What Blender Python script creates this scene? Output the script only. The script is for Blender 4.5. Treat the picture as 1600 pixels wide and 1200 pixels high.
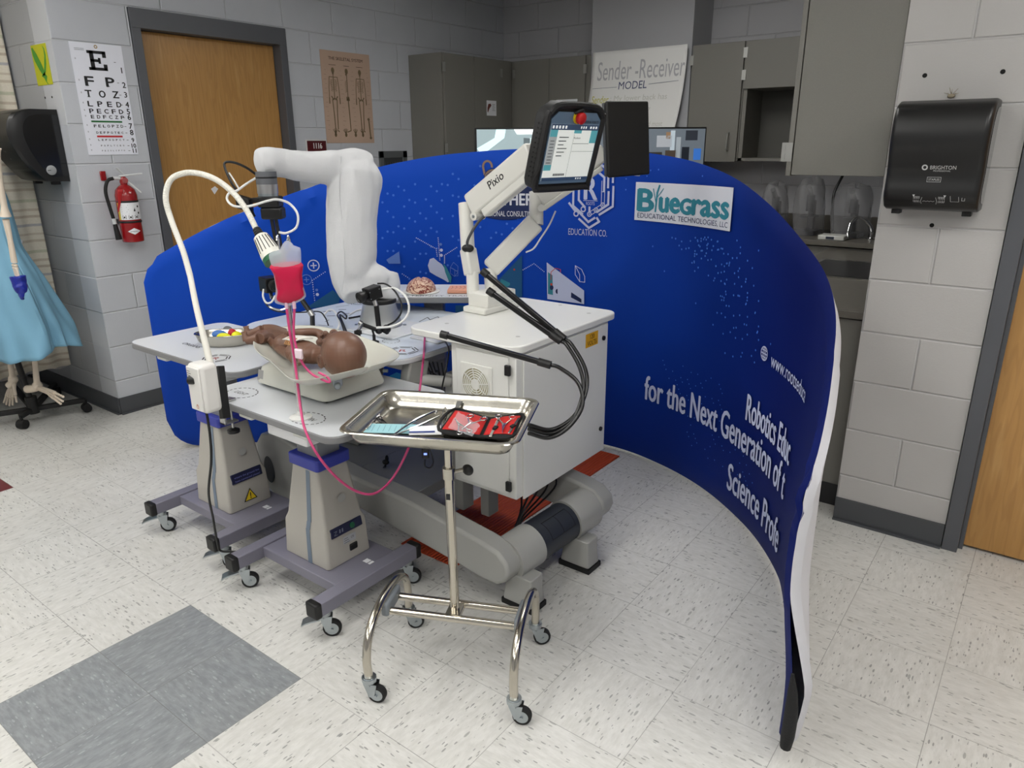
import bpy, bmesh, math, random
from mathutils import Vector, Matrix, noise
random.seed(7)
for o in list(bpy.data.objects): bpy.data.objects.remove(o)
SC = bpy.context.scene
COL = SC.collection
R = math.radians
# ------------------------------------------------------------------ camera
CP = Vector((2.1859, -1.0285, 1.5087))
FPX = 1128.8
CR = Vector((0.79800545, 0.60261958, -0.00607752))
CF = Vector((-0.57359819, 0.75640389, -0.31438554))
CU = Vector((-0.18485782, 0.25436743, 0.94927593))
cam = bpy.data.cameras.new('camera')
camo = bpy.data.objects.new('camera', cam); COL.objects.link(camo)
cam.sensor_fit = 'HORIZONTAL'; cam.sensor_width = 36.0; cam.lens = 36.0 * FPX / 1600.0
cam.clip_start = 0.05
camo.matrix_world = Matrix(((CR.x, CU.x, -CF.x, CP.x), (CR.y, CU.y, -CF.y, CP.y), (CR.z, CU.z, -CF.z, CP.z), (0, 0, 0, 1)))
SC.camera = camo
# ------------------------------------------------------------------ world and exposure
w = bpy.data.worlds.new('world'); SC.world = w; w.use_nodes = True
w.node_tree.nodes['Background'].inputs[0].default_value = (0.8, 0.85, 0.9, 1)
w.node_tree.nodes['Background'].inputs[1].default_value = 0.05
SC.view_settings.view_transform = 'Standard'; SC.view_settings.look = 'None'
SC.view_settings.gamma = 1.0; SC.view_settings.use_curve_mapping = False
SC.view_settings.exposure = 0.0
LIGHT = 11.0      # strength of the ceiling troffers
# ------------------------------------------------------------------ helpers
def ray(u, v): return CR * ((u - 800) / FPX) + CF + CU * (-(v - 600) / FPX)
def P(u, v, ax, c):
    """point of the place seen at a pixel, on the plane ax = c"""
    d = ray(u, v); i = 'xyz'.index(ax); return CP + d * ((c - CP[i]) / d[i])
def D(u, v, t): return CP + ray(u, v) * t
def lin(c): 
    c = c / 255.0
    return c / 12.92 if c <= 0.04045 else ((c + 0.055) / 1.055) ** 2.4
def rgb(r, g, b): return (lin(r), lin(g), lin(b), 1)
MATS = {}
def mat(name, col, rough=0.5, metal=0.0, bump=0.0, bscale=200, spec=None, var=0.0, vscale=8, alpha=None, emit=None, trans=None, sheen=0, coat=0, aniso=None):
    if name in MATS: return MATS[name]
    m = bpy.data.materials.new(name); m.use_nodes = True; MATS[name] = m
    nt = m.node_tree; b = nt.nodes['Principled BSDF']
    b.inputs['Base Color'].default_value = col if len(col) == 4 else (*col, 1)
    b.inputs['Roughness'].default_value = rough; b.inputs['Metallic'].default_value = metal
    if spec is not None: b.inputs['Specular IOR Level'].default_value = spec
    if sheen: b.inputs['Sheen Weight'].default_value = sheen; b.inputs['Sheen Roughness'].default_value = 0.4
    if coat: b.inputs['Coat Weight'].default_value = coat; b.inputs['Coat Roughness'].default_value = 0.15
    if alpha is not None: b.inputs['Alpha'].default_value = alpha
    if trans is not None: b.inputs['Transmission Weight'].default_value = trans
    if emit: b.inputs['Emission Color'].default_value = (*emit[:3], 1); b.inputs['Emission Strength'].default_value = emit[3]
    tc = nt.nodes.new('ShaderNodeTexCoord')
    if bump:
        n = nt.nodes.new('ShaderNodeTexNoise'); n.inputs['Scale'].default_value = bscale; n.inputs['Detail'].default_value = 3
        nt.links.new(tc.outputs['Object'], n.inputs['Vector'])
        bp = nt.nodes.new('ShaderNodeBump'); bp.inputs['Strength'].default_value = bump; bp.inputs['Distance'].default_value = 0.002
        nt.links.new(n.outputs['Fac'], bp.inputs['Height']); nt.links.new(bp.outputs['Normal'], b.inputs['Normal'])
    if var:
        n = nt.nodes.new('ShaderNodeTexNoise'); n.inputs['Scale'].default_value = vscale; n.inputs['Detail'].default_value = 5
        nt.links.new(tc.outputs['Object'], n.inputs['Vector'])
        mx = nt.nodes.new('ShaderNodeMix'); mx.data_type = 'RGBA'
        c = col
        mx.inputs[6].default_value = (c[0] * (1 - var), c[1] * (1 - var), c[2] * (1 - var), 1)
        mx.inputs[7].default_value = (min(1, c[0] * (1 + var)), min(1, c[1] * (1 + var)), min(1, c[2] * (1 + var)), 1)
        nt.links.new(n.outputs['Fac'], mx.inputs[0]); nt.links.new(mx.outputs[2], b.inputs['Base Color'])
    return m
class N:
    """tiny node-graph writer"""
    def __init__(s, m): s.nt = m.node_tree; s.b = s.nt.nodes['Principled BSDF']
    def n(s, t, **k):
        x = s.nt.nodes.new(t)
        for a, v in k.items(): setattr(x, a, v)
        return x
    def put(s, sock, v):
        if isinstance(v, bpy.types.NodeSocket): s.nt.links.new(v, sock)
        else: sock.default_value = v
    def m(s, op, a, b=0.0, c=0.0, clamp=False):
        x = s.n('ShaderNodeMath', operation=op, use_clamp=clamp); s.put(x.inputs[0], a); s.put(x.inputs[1], b)
        if op in ('MULTIPLY_ADD', 'SMOOTH_MIN', 'COMPARE'): s.put(x.inputs[2], c)
        return x.outputs[0]
    def xyz(s, src='Object'):
        t = s.n('ShaderNodeTexCoord'); q = s.n('ShaderNodeSeparateXYZ'); s.nt.links.new(t.outputs[src], q.inputs[0]); return q.outputs[0], q.outputs[1], q.outputs[2]
    def comb(s, x, y, z=0.0):
        q = s.n('ShaderNodeCombineXYZ'); s.put(q.inputs[0], x); s.put(q.inputs[1], y); s.put(q.inputs[2], z); return q.outputs[0]
    def noise(s, vec, scale, detail=3, rough=0.5):
        q = s.n('ShaderNodeTexNoise'); s.put(q.inputs['Vector'], vec); q.inputs['Scale'].default_value = scale; q.inputs['Detail'].default_value = detail; q.inputs['Roughness'].default_value = rough; return q.outputs['Fac']
    def mix(s, f, a, b):
        q = s.n('ShaderNodeMix', data_type='RGBA'); s.put(q.inputs[0], f); s.put(q.inputs[6], a); s.put(q.inputs[7], b); return q.outputs[2]
    def step(s, v, lo, hi):
        q = s.n('ShaderNodeMapRange', interpolation_type='SMOOTHSTEP'); s.put(q.inputs[0], v); q.inputs[1].default_value = lo; q.inputs[2].default_value = hi; return q.outputs[0]
    def bump(s, h, strength, dist):
        q = s.n('ShaderNodeBump'); q.inputs['Strength'].default_value = strength; q.inputs['Distance'].default_value = dist; s.put(q.inputs['Height'], h); s.nt.links.new(q.outputs[0], s.b.inputs['Normal'])

ORG = {}
def wpos(o): return ORG.get(o.name, Vector((0, 0, 0)))
def meta(o, label=None, cat=None, group=None, kind=None):
    if label: o['label'] = label
    if cat: o['category'] = cat
    if group: o['group'] = group
    if kind: o['kind'] = kind
    return o
def thing(name, label, cat, loc, group=None):
    o = bpy.data.objects.new(name, None); COL.objects.link(o); o.empty_display_size = 0.05
    o.location = loc; ORG[o.name] = Vector(loc); meta(o, label, cat, group); return o
def catmull(pts, n=8, closed=False):
    pts = [Vector(p) for p in pts]; out = []; k = len(pts)
    if k < 3 and not closed: return pts
    rng = range(k) if closed else range(k - 1)
    for i in rng:
        p0 = pts[(i - 1) % k] if (closed or i > 0) else pts[0] * 2 - pts[1]
        p1 = pts[i]; p2 = pts[(i + 1) % k]
        p3 = pts[(i + 2) % k] if (closed or i + 2 < k) else pts[-1] * 2 - pts[-2]
        for j in range(n):
            t = j / n
            out.append(0.5 * ((2 * p1) + (-p0 + p2) * t + (2 * p0 - 5 * p1 + 4 * p2 - p3) * t * t + (-p0 + 3 * p1 - 3 * p2 + p3) * t ** 3))
    if not closed: out.append(pts[-1])
    return out
def rrect(x0, x1, y0, y1, r, n=6):
    out = []
    for cx, cy, a in ((x1 - r, y1 - r, 0), (x0 + r, y1 - r, 90), (x0 + r, y0 + r, 180), (x1 - r, y0 + r, 270)):
        for i in range(n + 1):
            t = R(a + 90 * i / n); out.append((cx + r * math.cos(t), cy + r * math.sin(t)))
    return out
def basis(d):
    d = Vector(d).normalized(); a = Vector((0, 0, 1)) if abs(d.z) < 0.9 else Vector((1, 0, 0))
    u = d.cross(a).normalized(); return u, d.cross(u).normalized(), d
class G:
    def __init__(s): s.v = []; s.f = []; s.s = []
    def add(s, vs, fs, smooth=False):
        k = len(s.v); s.v += [Vector(p) for p in vs]; s.f += [tuple(i + k for i in f) for f in fs]; s.s += [smooth] * len(fs); return s
    def box(s, x0, x1, y0, y1, z0, z1):
        return s.add([(x, y, z) for x in (x0, x1) for y in (y0, y1) for z in (z0, z1)], [(0, 1, 3, 2), (4, 6, 7, 5), (0, 4, 5, 1), (2, 3, 7, 6), (0, 2, 6, 4), (1, 5, 7, 3)])
    def obox(s, c, U, V, W, a, b, d):
        c = Vector(c); U = Vector(U).normalized() * a; V = Vector(V).normalized() * b; W = Vector(W).normalized() * d
        return s.add([c + U * i + V * j + W * k for i in (-1, 1) for j in (-1, 1) for k in (-1, 1)], [(0, 1, 3, 2), (4, 6, 7, 5), (0, 4, 5, 1), (2, 3, 7, 6), (0, 2, 6, 4), (1, 5, 7, 3)])
    def bar(s, p0, p1, a, b, up=(0, 0, 1)):
        """rectangular bar between two points, width a (sideways), height b"""
        p0 = Vector(p0); p1 = Vector(p1); d = p1 - p0; u = d.cross(Vector(up)); u = u if u.length > 1e-6 else Vector((1, 0, 0)); w_ = u.cross(d)
        return s.obox((p0 + p1) / 2, d, u, w_, d.length / 2, a / 2, b / 2)
    def loft(s, rings, cap=True, closed=False, smooth=True):
        k = len(s.v); n = len(rings[0]); m = len(rings)
        for r in rings: s.v += [Vector(p) for p in r]
        for i in range(m if closed else m - 1):
            for j in range(n):
                a = k + i * n + j; b = k + i * n + (j + 1) % n; c = k + ((i + 1) % m) * n + (j + 1) % n; d = k + ((i + 1) % m) * n + j
                s.f.append((a, b, c, d)); s.s.append(smooth)
        if cap and not closed:
            s.f.append(tuple(k + j for j in range(n))[::-1]); s.s.append(False)
            s.f.append(tuple(k + (m - 1) * n + j for j in range(n))); s.s.append(False)
        return s
    def cyl(s, p0, p1, r0, r1=None, n=20):
        r1 = r0 if r1 is None else r1; p0 = Vector(p0); p1 = Vector(p1); u, v, _ = basis(p1 - p0)
        return s.loft([[p + u * (r * math.cos(2 * math.pi * i / n)) + v * (r * math.sin(2 * math.pi * i / n)) for i in range(n)] for p, r in ((p0, r0), (p1, r1))])
    def tube(s, pts, r, n=8, k=8, closed=False, spline=True):
        rs = r if isinstance(r, (list, tuple)) else None
        q = catmull(pts, k, closed) if spline else [Vector(p) for p in pts]
        rings = []; u = None; m = len(q)
        for i, p in enumerate(q):
            a = q[(i - 1) % m] if (closed or i > 0) else q[i]; b = q[(i + 1) % m] if (closed or i < m - 1) else q[i]
            d = (b - a)
            if d.length < 1e-9: d = Vector((0, 0, 1))
            d.normalize()
            if u is None: u, v, _ = basis(d)
            else:
                u = (u - d * u.dot(d)); u = u.normalized() if u.length > 1e-6 else basis(d)[0]; v = d.cross(u)
            if rs:
                t = i / (m - 1) * (len(rs) - 1); j = min(int(t), len(rs) - 2); rr = rs[j] + (rs[j + 1] - rs[j]) * (t - j)
            else: rr = r
            rings.append([p + u * (rr * math.cos(2 * math.pi * x / n)) + v * (rr * math.sin(2 * math.pi * x / n)) for x in range(n)])
        return s.loft(rings, closed=closed)
    def lathe(s, prof, o, axis=(0, 0, 1), n=28, cap=True):
        o = Vector(o); u, v, d = basis(axis)
        return s.loft([[o + d * z + u * (r * math.cos(2 * math.pi * i / n)) + v * (r * math.sin(2 * math.pi * i / n)) for i in range(n)] for r, z in prof], cap=cap)
    def prism(s, out, O, U, V, W):
        """outline of (u, v) pairs at O, swept along W"""
        O = Vector(O); U = Vector(U); V = Vector(V); W = Vector(W)
        a = [O + U * p[0] + V * p[1] for p in out]; return s.loft([a, [p + W for p in a]], smooth=False)
    def slab(s, out, z0, z1): return s.prism(out, (0, 0, z0), (1, 0, 0), (0, 1, 0), (0, 0, z1 - z0))
    def ell(s, c, r, rot=None, n=20, m=12):
        c = Vector(c); r = (r, r, r) if isinstance(r, (int, float)) else r; M_ = rot if rot else Matrix.Identity(3); rings = []
        for i in range(1, m):
            t = math.pi * i / m; rings.append([c + M_ @ Vector((r[0] * math.sin(t) * math.cos(2 * math.pi * j / n), r[1] * math.sin(t) * math.sin(2 * math.pi * j / n), -r[2] * math.cos(t))) for j in range(n)])
        k = len(s.v); s.loft(rings, cap=False); q = len(s.v); s.v += [c + M_ @ Vector((0, 0, -r[2])), c + M_ @ Vector((0, 0, r[2]))]
        for j in range(n):
            s.f.append((q, k + (j + 1) % n, k + j)); s.s.append(True)
            e = k + (m - 2) * n; s.f.append((q + 1, e + j, e + (j + 1) % n)); s.s.append(True)
        return s
    def surf(s, fn, nu, nv, smooth=True):
        k = len(s.v)
        for i in range(nu + 1):
            for j in range(nv + 1): s.v.append(Vector(fn(i / nu, j / nv)))
        for i in range(nu):
            for j in range(nv):
                a = k + i * (nv + 1) + j; s.f.append((a, a + nv + 1, a + nv + 2, a + 1)); s.s.append(smooth)
        return s
    def build(s, name, m, parent=None, bevel=0, bseg=2, sub=0, thick=0, voxel=0, smooth=False, relax=0, disp=None, label=None, kind=None):
        org = wpos(parent) if parent else None
        if org is None:
            xs = [p.x for p in s.v]; ys = [p.y for p in s.v]; zs = [p.z for p in s.v]
            org = Vector(((min(xs) + max(xs)) / 2, (min(ys) + max(ys)) / 2, min(zs)))
            if kind == 'structure': org = Vector((0, 0, 0))
        me = bpy.data.meshes.new(name); me.from_pydata([p - org for p in s.v], [], s.f); me.update()
        me.polygons.foreach_set('use_smooth', [True] * len(s.f) if (smooth or voxel) else s.s)
        if not voxel:
            bm = bmesh.new(); bm.from_mesh(me); bmesh.ops.recalc_face_normals(bm, faces=bm.faces); bm.to_mesh(me); bm.free(); me.set_sharp_from_angle(angle=R(42))
        o = bpy.data.objects.new(name, me); COL.objects.link(o)
        if parent: o.parent = parent
        else: o.location = org
        ORG[o.name] = org
        for x in (m if isinstance(m, list) else [m]): me.materials.append(x)
        if voxel:
            q = o.modifiers.new('r', 'REMESH'); q.mode = 'VOXEL'; q.voxel_size = voxel; q.use_smooth_shade = True
        if relax:
            q = o.modifiers.new('s', 'SMOOTH'); q.factor = 0.5; q.iterations = relax
        if disp:
            t = bpy.data.textures.new('cloth', 'CLOUDS'); t.noise_scale = disp[0]
            q = o.modifiers.new('d', 'DISPLACE'); q.texture = t; q.strength = disp[1]; q.mid_level = 0.5
        if thick:
            q = o.modifiers.new('t', 'SOLIDIFY'); q.thickness = thick; q.offset = 0
        if bevel:
            q = o.modifiers.new('b', 'BEVEL'); q.width = bevel; q.segments = bseg; q.limit_method = 'ANGLE'; q.angle_limit = R(40)
        if sub:
            q = o.modifiers.new('u', 'SUBSURF'); q.levels = sub; q.render_levels = sub
        meta(o, label=label, kind=kind); return o
_TX = {}
def text_geo(st):
    if st in _TX: return _TX[st]
    cu = bpy.data.curves.new('t', 'FONT'); cu.body = st; cu.resolution_u = 3
    ob = bpy.data.objects.new('t', cu); COL.objects.link(ob); bpy.context.view_layer.update()
    me = bpy.data.meshes.new_from_object(ob.evaluated_get(bpy.context.evaluated_depsgraph_get()))
    vs = [(v.co.x, v.co.y) for v in me.vertices]; fs = [tuple(p.vertices) for p in me.polygons]
    bpy.data.objects.remove(ob); bpy.data.curves.remove(cu); bpy.data.meshes.remove(me)
    x0 = min(v[0] for v in vs); x1 = max(v[0] for v in vs); y0 = min(v[1] for v in vs); y1 = max(v[1] for v in vs)
    _TX[st] = ([((a - x0) / (x1 - x0), (b - y0) / (y1 - y0)) for a, b in vs], fs, (x1 - x0) / max(1e-6, y1 - y0)); return _TX[st]
class Sheet(G):
    """flat marks drawn on a surface given by F(u, v, h)"""
    def __init__(s, F, h=0.0012): super().__init__(); s.F = F; s.h = h
    def poly(s, pts, dh=0): return s.add([s.F(u, v, s.h + dh) for u, v in pts], [tuple(range(len(pts)))])
    def rect(s, u0, v0, u1, v1, nu=1, dh=0):
        for i in range(nu):
            a = u0 + (u1 - u0) * i / nu; b = u0 + (u1 - u0) * (i + 1) / nu; s.poly([(a, v0), (b, v0), (b, v1), (a, v1)], dh)
        return s
    def disc(s, u, v, r, ry=None, n=16, dh=0):
        ry = r if ry is None else ry; return s.poly([(u + r * math.cos(2 * math.pi * i / n), v + ry * math.sin(2 * math.pi * i / n)) for i in range(n)], dh)
    def line(s, pts, w_, dh=0, closed=False):
        pts = list(pts) + ([pts[0]] if closed else [])
        for (a, b), (c, d) in zip(pts[:-1], pts[1:]):
            L = math.hypot(c - a, d - b)
            if L < 1e-9: continue
            ex, ey = (c - a) / L * w_ * 0.35, (d - b) / L * w_ * 0.35; nx, ny = -(d - b) / L * w_ / 2, (c - a) / L * w_ / 2
            s.poly([(a - ex - nx, b - ey - ny), (c + ex - nx, d + ey - ny), (c + ex + nx, d + ey + ny), (a - ex + nx, b - ey + ny)], dh)
        return s
    def ring(s, u, v, r, w_, ry=None, n=24, dh=0, a0=0, a1=360):
        ry = r if ry is None else ry; k = w_ / 2
        for i in range(n):
            t0 = R(a0 + (a1 - a0) * i / n); t1 = R(a0 + (a1 - a0) * (i + 1) / n)
            s.poly([(u + (r + q) * math.cos(t), v + (ry + q) * math.sin(t)) for t, q in ((t0, k), (t1, k), (t1, -k), (t0, -k))], dh)
        return s
    def text(s, st, u, v, h, w_=None, align='L', dh=0, shear=0, k=1.0, bold=0.0, rot=0):
        vs, fs, asp = text_geo(st); w_ = w_ if w_ else h * asp * k
        u0 = u - (w_ / 2 if align == 'C' else w_ if align == 'R' else 0); c, n_ = math.cos(R(rot)), math.sin(R(rot))
        for ox, oy in ([(0, 0)] if not bold else [(-bold, 0), (bold, 0), (0, bold * .6), (0, -bold * .6)]):
            q = []
            for a, b in vs:
                x = u0 - u + a * w_ + b * h * shear + ox; y = b * h + oy; q.append(s.F(u + x * c - y * n_, v + x * n_ + y * c, s.h + dh))
            s.add(q, fs); dh += 0.00004
        return s
def frame(O, U, V):
    O = Vector(O); U = Vector(U).normalized(); V = Vector(V).normalized(); W = U.cross(V)
    return lambda u, v, h: O + U * u + V * v + W * h
# ------------------------------------------------------------------ common materials
WHITE = mat('white_laminate', rgb(210, 213, 217), 0.35)
OFFW = mat('off_white_plastic', rgb(222, 222, 216), 0.4)
GREYP = mat('grey_plastic', rgb(168, 168, 165), 0.45, var=0.03)
DGREY = mat('dark_grey_plastic', rgb(70, 72, 76), 0.5)
BLACK = mat('black_plastic', rgb(15, 15, 16), 0.45)
RUBBER = mat('black_rubber', rgb(16, 16, 17), 0.7)
STEEL = mat('brushed_steel', rgb(190, 186, 176), 0.22, 1.0, bump=0.15, bscale=60)
CHROME = mat('chrome', rgb(205, 205, 205), 0.12, 1.0)
ZINC = mat('zinc_plated_metal', rgb(175, 182, 186), 0.3, 1.0)
ALU = mat('aluminium', rgb(190, 190, 190), 0.32, 1.0)
INK = mat('black_print', rgb(25, 25, 28), 0.6)
PAPER = mat('paper', rgb(235, 236, 240), 0.8)
GREYT = mat('grey_edge_banding', rgb(128, 128, 130), 0.5)
# ================================================================== room
T = 0.3048; CH = 0.2032
def floor_material():
    m = mat('vinyl_composition_tile', rgb(200, 200, 196), 0.32); g = N(m); x, y, z = g.xyz()
    a = g.m('DIVIDE', x, T); b = g.m('DIVIDE', y, T); ia = g.m('FLOOR', a); ib = g.m('FLOOR', b)
    fa = g.m('FRACT', a); fb = g.m('FRACT', b)
    par = g.m('MODULO', g.m('ADD', g.m('ADD', ia, ib), 200.0), 2.0); inv = g.m('SUBTRACT', 1.0, par)
    sx = g.m('ADD', g.m('MULTIPLY', par, 1.0), g.m('MULTIPLY', inv, 0.28)); sy = g.m('ADD', g.m('MULTIPLY', inv, 1.0), g.m('MULTIPLY', par, 0.28))
    off = g.m('MULTIPLY', g.m('ADD', ia, g.m('MULTIPLY', ib, 7.3)), 0.37)
    vec = g.comb(g.m('ADD', g.m('MULTIPLY', x, sx), off), g.m('MULTIPLY', y, sy), off)
    n1 = g.noise(vec, 70, 4, 0.6); n2 = g.noise(vec, 210, 2); big = g.noise(g.comb(x, y), 2.2, 3)
    tone = g.noise(g.comb(g.m('MULTIPLY', ia, 3.17), g.m('MULTIPLY', ib, 2.71)), 1.0, 0)
    fl = g.n('ShaderNodeTexVoronoi'); g.put(fl.inputs['Vector'], vec); fl.inputs['Scale'].default_value = 190
    sel = g.n('ShaderNodeSeparateColor'); g.nt.links.new(fl.outputs['Color'], sel.inputs[0])
    keep = g.m('GREATER_THAN', sel.outputs[0], 0.80); fleck = g.m('MULTIPLY', g.m('LESS_THAN', fl.outputs['Distance'], g.m('MULTIPLY', sel.outputs[1], 0.52)), keep)
    fl2 = g.n('ShaderNodeTexVoronoi'); g.put(fl2.inputs['Vector'], vec); fl2.inputs['Scale'].default_value = 105
    sel2 = g.n('ShaderNodeSeparateColor'); g.nt.links.new(fl2.outputs['Color'], sel2.inputs[0])
    fleck2 = g.m('MULTIPLY', g.m('LESS_THAN', fl2.outputs['Distance'], g.m('MULTIPLY', sel2.outputs[1], 0.42)), g.m('GREATER_THAN', sel2.outputs[0], 0.86))
    base = g.mix(g.step(n1, 0.3, 0.7), rgb(204, 203, 198), rgb(218, 217, 213)); base = g.mix(g.m('MULTIPLY', g.step(n2, 0.45, 0.75), 0.22), base, rgb(186, 185, 180))
    base = g.mix(g.m('MULTIPLY', fleck, 0.66), base, rgb(112, 113, 112)); base = g.mix(g.m('MULTIPLY', fleck2, 0.55), base, rgb(122, 123, 120))
    gr = g.mix(g.step(n1, 0.32, 0.68), rgb(126, 130, 134), rgb(146, 150, 153)); gr = g.mix(g.m('MULTIPLY', g.m('MAXIMUM', fleck, fleck2), 0.5), gr, rgb(176, 180, 183))
    gr = g.mix(g.m('MULTIPLY', g.step(n2, 0.5, 0.8), 0.4), gr, rgb(108, 112, 116))
    def cell(a0, a1, b0, b1):
        q = g.m('MULTIPLY', g.m('GREATER_THAN', ia, a0 - .5), g.m('LESS_THAN', ia, a1 + .5)); r = g.m('MULTIPLY', g.m('GREATER_THAN', ib, b0 - .5), g.m('LESS_THAN', ib, b1 + .5)); return g.m('MULTIPLY', q, r)
    c = g.mix(cell(0, 1, -2, -1), base, gr)
    c = g.mix(cell(-7, -6, -1, -1), c, rgb(104, 34, 42))
    ea = g.m('MINIMUM', fa, g.m('SUBTRACT', 1.0, fa)); eb = g.m('MINIMUM', fb, g.m('SUBTRACT', 1.0, fb))
    seam = g.m('SUBTRACT', 1.0, g.step(g.m('MINIMUM', ea, eb), 0.0012, 0.0045))
    c = g.mix(g.m('MULTIPLY', seam, g.m('ADD', 0.25, g.m('MULTIPLY', tone, 0.7))), c, rgb(92, 90, 86))
    c = g.mix(g.m('MULTIPLY', g.step(big, 0.35, 0.75), 0.10), c, rgb(150, 146, 138))
    g.put(g.b.inputs['Base Color'], c); g.put(g.b.inputs['Roughness'], g.m('ADD', 0.30, g.m('MULTIPLY', n1, 0.16)))
    g.bump(g.m('ADD', g.m('MULTIPLY', seam, -1.0), g.m('MULTIPLY', n1, 0.2)), 0.25, 0.0008); return m
FLOORM = floor_material()
def block_material(name, axis, u0, c1, c2, zig=0):
    m = mat(name, c1, 0.55); g = N(m); x, y, z = g.xyz(); u = x if axis == 'x' else y
    row = g.m('FLOOR', g.m('DIVIDE', z, CH)); odd = g.m('MODULO', g.m('ADD', row, 20.0 + zig), 2.0)
    q = g.m('ADD', g.m('DIVIDE', g.m('SUBTRACT', u, u0), 2 * CH), g.m('MULTIPLY', odd, 0.5)); fu = g.m('FRACT', g.m('ADD', q, 50.0)); fz = g.m('FRACT', g.m('DIVIDE', z, CH))
    du = g.m('MULTIPLY', g.m('MINIMUM', fu, g.m('SUBTRACT', 1.0, fu)), 2 * CH); dz = g.m('MULTIPLY', g.m('MINIMUM', fz, g.m('SUBTRACT', 1.0, fz)), CH)
    d = g.m('MINIMUM', du, dz); vec = g.comb(x, y, z)
    n1 = g.noise(vec, 3.0, 4); n2 = g.noise(vec, 160, 4, 0.65); n3 = g.noise(vec, 22, 2)
    d2 = g.m('ADD', d, g.m('MULTIPLY', g.m('SUBTRACT', n3, 0.5), 0.0018))
    h = g.step(d2, 0.0008, 0.0062); c = g.mix(n1, c1, c2); c = g.mix(g.m('MULTIPLY', g.m('SUBTRACT', 1.0, h), 0.35), c, rgb(205, 206, 208))
    g.put(g.b.inputs['Base Color'], c); g.bump(g.m('ADD', h, g.m('MULTIPLY', n2, 0.16)), 0.75, 0.006); return m
WC1 = rgb(190, 193, 200); WC2 = rgb(204, 207, 213)
BLK_A = block_material('painted_block_cool', 'y', 0.777, WC1, WC2)
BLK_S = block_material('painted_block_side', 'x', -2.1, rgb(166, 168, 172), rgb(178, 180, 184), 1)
BLK_R = block_material('painted_block_warm', 'x', 1.62, rgb(182, 180, 178), rgb(194, 192, 190))
BLK_B = block_material('painted_block_back', 'x', -0.1, rgb(186, 186, 190), rgb(196, 196, 200))
PAINT = mat('painted_drywall', rgb(176, 177, 181), 0.6, bump=0.1, bscale=150)
BASEM = mat('vinyl_cove_base', rgb(74, 76, 80), 0.45, var=0.06)
FRAMEM = mat('door_frame_paint', rgb(88, 90, 95), 0.45, bump=0.05)
CEILM = mat('ceiling_tile', rgb(216, 216, 212), 0.9, bump=0.3, bscale=90)
CABM = mat('grey_laminate_cabinet', rgb(124, 122, 116), 0.5, var=0.07, vscale=260, bump=0.1, bscale=300)
CABS = mat('dark_cabinet_interior', rgb(92, 91, 86), 0.6)
COUNTM = mat('stone_pattern_worktop', rgb(110, 106, 98), 0.35, var=0.2, vscale=26)
def wood():
    m = mat('birch_door_veneer', rgb(170, 120, 60), 0.35); g = N(m); x, y, z = g.xyz()
    uu = g.m('ADD', x, y); v1 = g.comb(g.m('MULTIPLY', uu, 5.0), 0.0, g.m('MULTIPLY', z, 0.55)); d = g.noise(v1, 1.6, 3)
    w1 = g.noise(g.comb(g.m('MULTIPLY', uu, 70.0), 0.0, g.m('ADD', g.m('MULTIPLY', z, 1.5), g.m('MULTIPLY', d, 3.0))), 1.0, 3)
    rings = g.m('SINE', g.m('MULTIPLY', d, 95.0)); r = g.step(rings, 0.2, 1.0)
    c = g.mix(w1, rgb(172, 126, 68), rgb(196, 150, 90)); c = g.mix(g.m('MULTIPLY', r, 0.28), c, rgb(152, 108, 58)); c = g.mix(g.m('MULTIPLY', g.step(g.noise(v1, 7.0, 2), 0.55, 0.75), 0.25), c, rgb(216, 178, 122))
    g.put(g.b.inputs['Base Color'], c); return m
WOOD = wood()
S = 'structure'
ZC = 2.75; YB = 4.53
G().box(-4.2, 4.6, -4.4, 4.7, -0.08, 0).build('floor', FLOORM, kind=S)
G().box(-4.2, 4.6, -4.4, 4.7, ZC, ZC + .08).build('ceiling', CEILM, kind=S)
# left wall with the first doorway, its free-standing end faces the room
DY0, DY1, DZ = 1.246, 2.154, 2.131
g = G(); g.box(-2.30, -2.1, 0.777, 1.19, 0, ZC); g.box(-2.30, -2.1, 2.20, YB, 0, ZC); g.box(-2.30, -2.1, 1.19, 2.20, 2.23, ZC); g.build('wall_left', BLK_A, kind=S)
G().box(-3.4, -2.3, 0.777, 0.97, 0, ZC).build('wall_return', BLK_S, kind=S)
G().box(-3.6, -3.4, -4.4, 0.97, 0, ZC).build('wall_window_side', BLK_A, kind=S)
G().box(-2.3, 1.82, YB, YB + .12, 0, ZC).build('wall_back', BLK_B, kind=S)
G().box(1.62, 1.82, 2.09, YB, 0, ZC).build('wall_alcove', BLK_A, kind=S)
g = G(); g.box(1.62, 2.02, 1.965, 2.09, 0, ZC); g.box(3.05, 4.6, 1.965, 2.09, 0, ZC); g.box(2.02, 3.05, 1.965, 2.09, 2.23, ZC); g.build('wall_right', BLK_R, kind=S)
G().box(-3.6, 4.6, -4.5, -4.4, 0, ZC).build('wall_front', PAINT, kind=S)
G().box(4.6, 4.7, -4.4, 2.09, 0, ZC).build('wall_far_right', PAINT, kind=S)
G().box(-0.99, -0.165, 4.2, YB - .002, 1.2, ZC).build('wall_chase', PAINT, kind=S)
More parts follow.
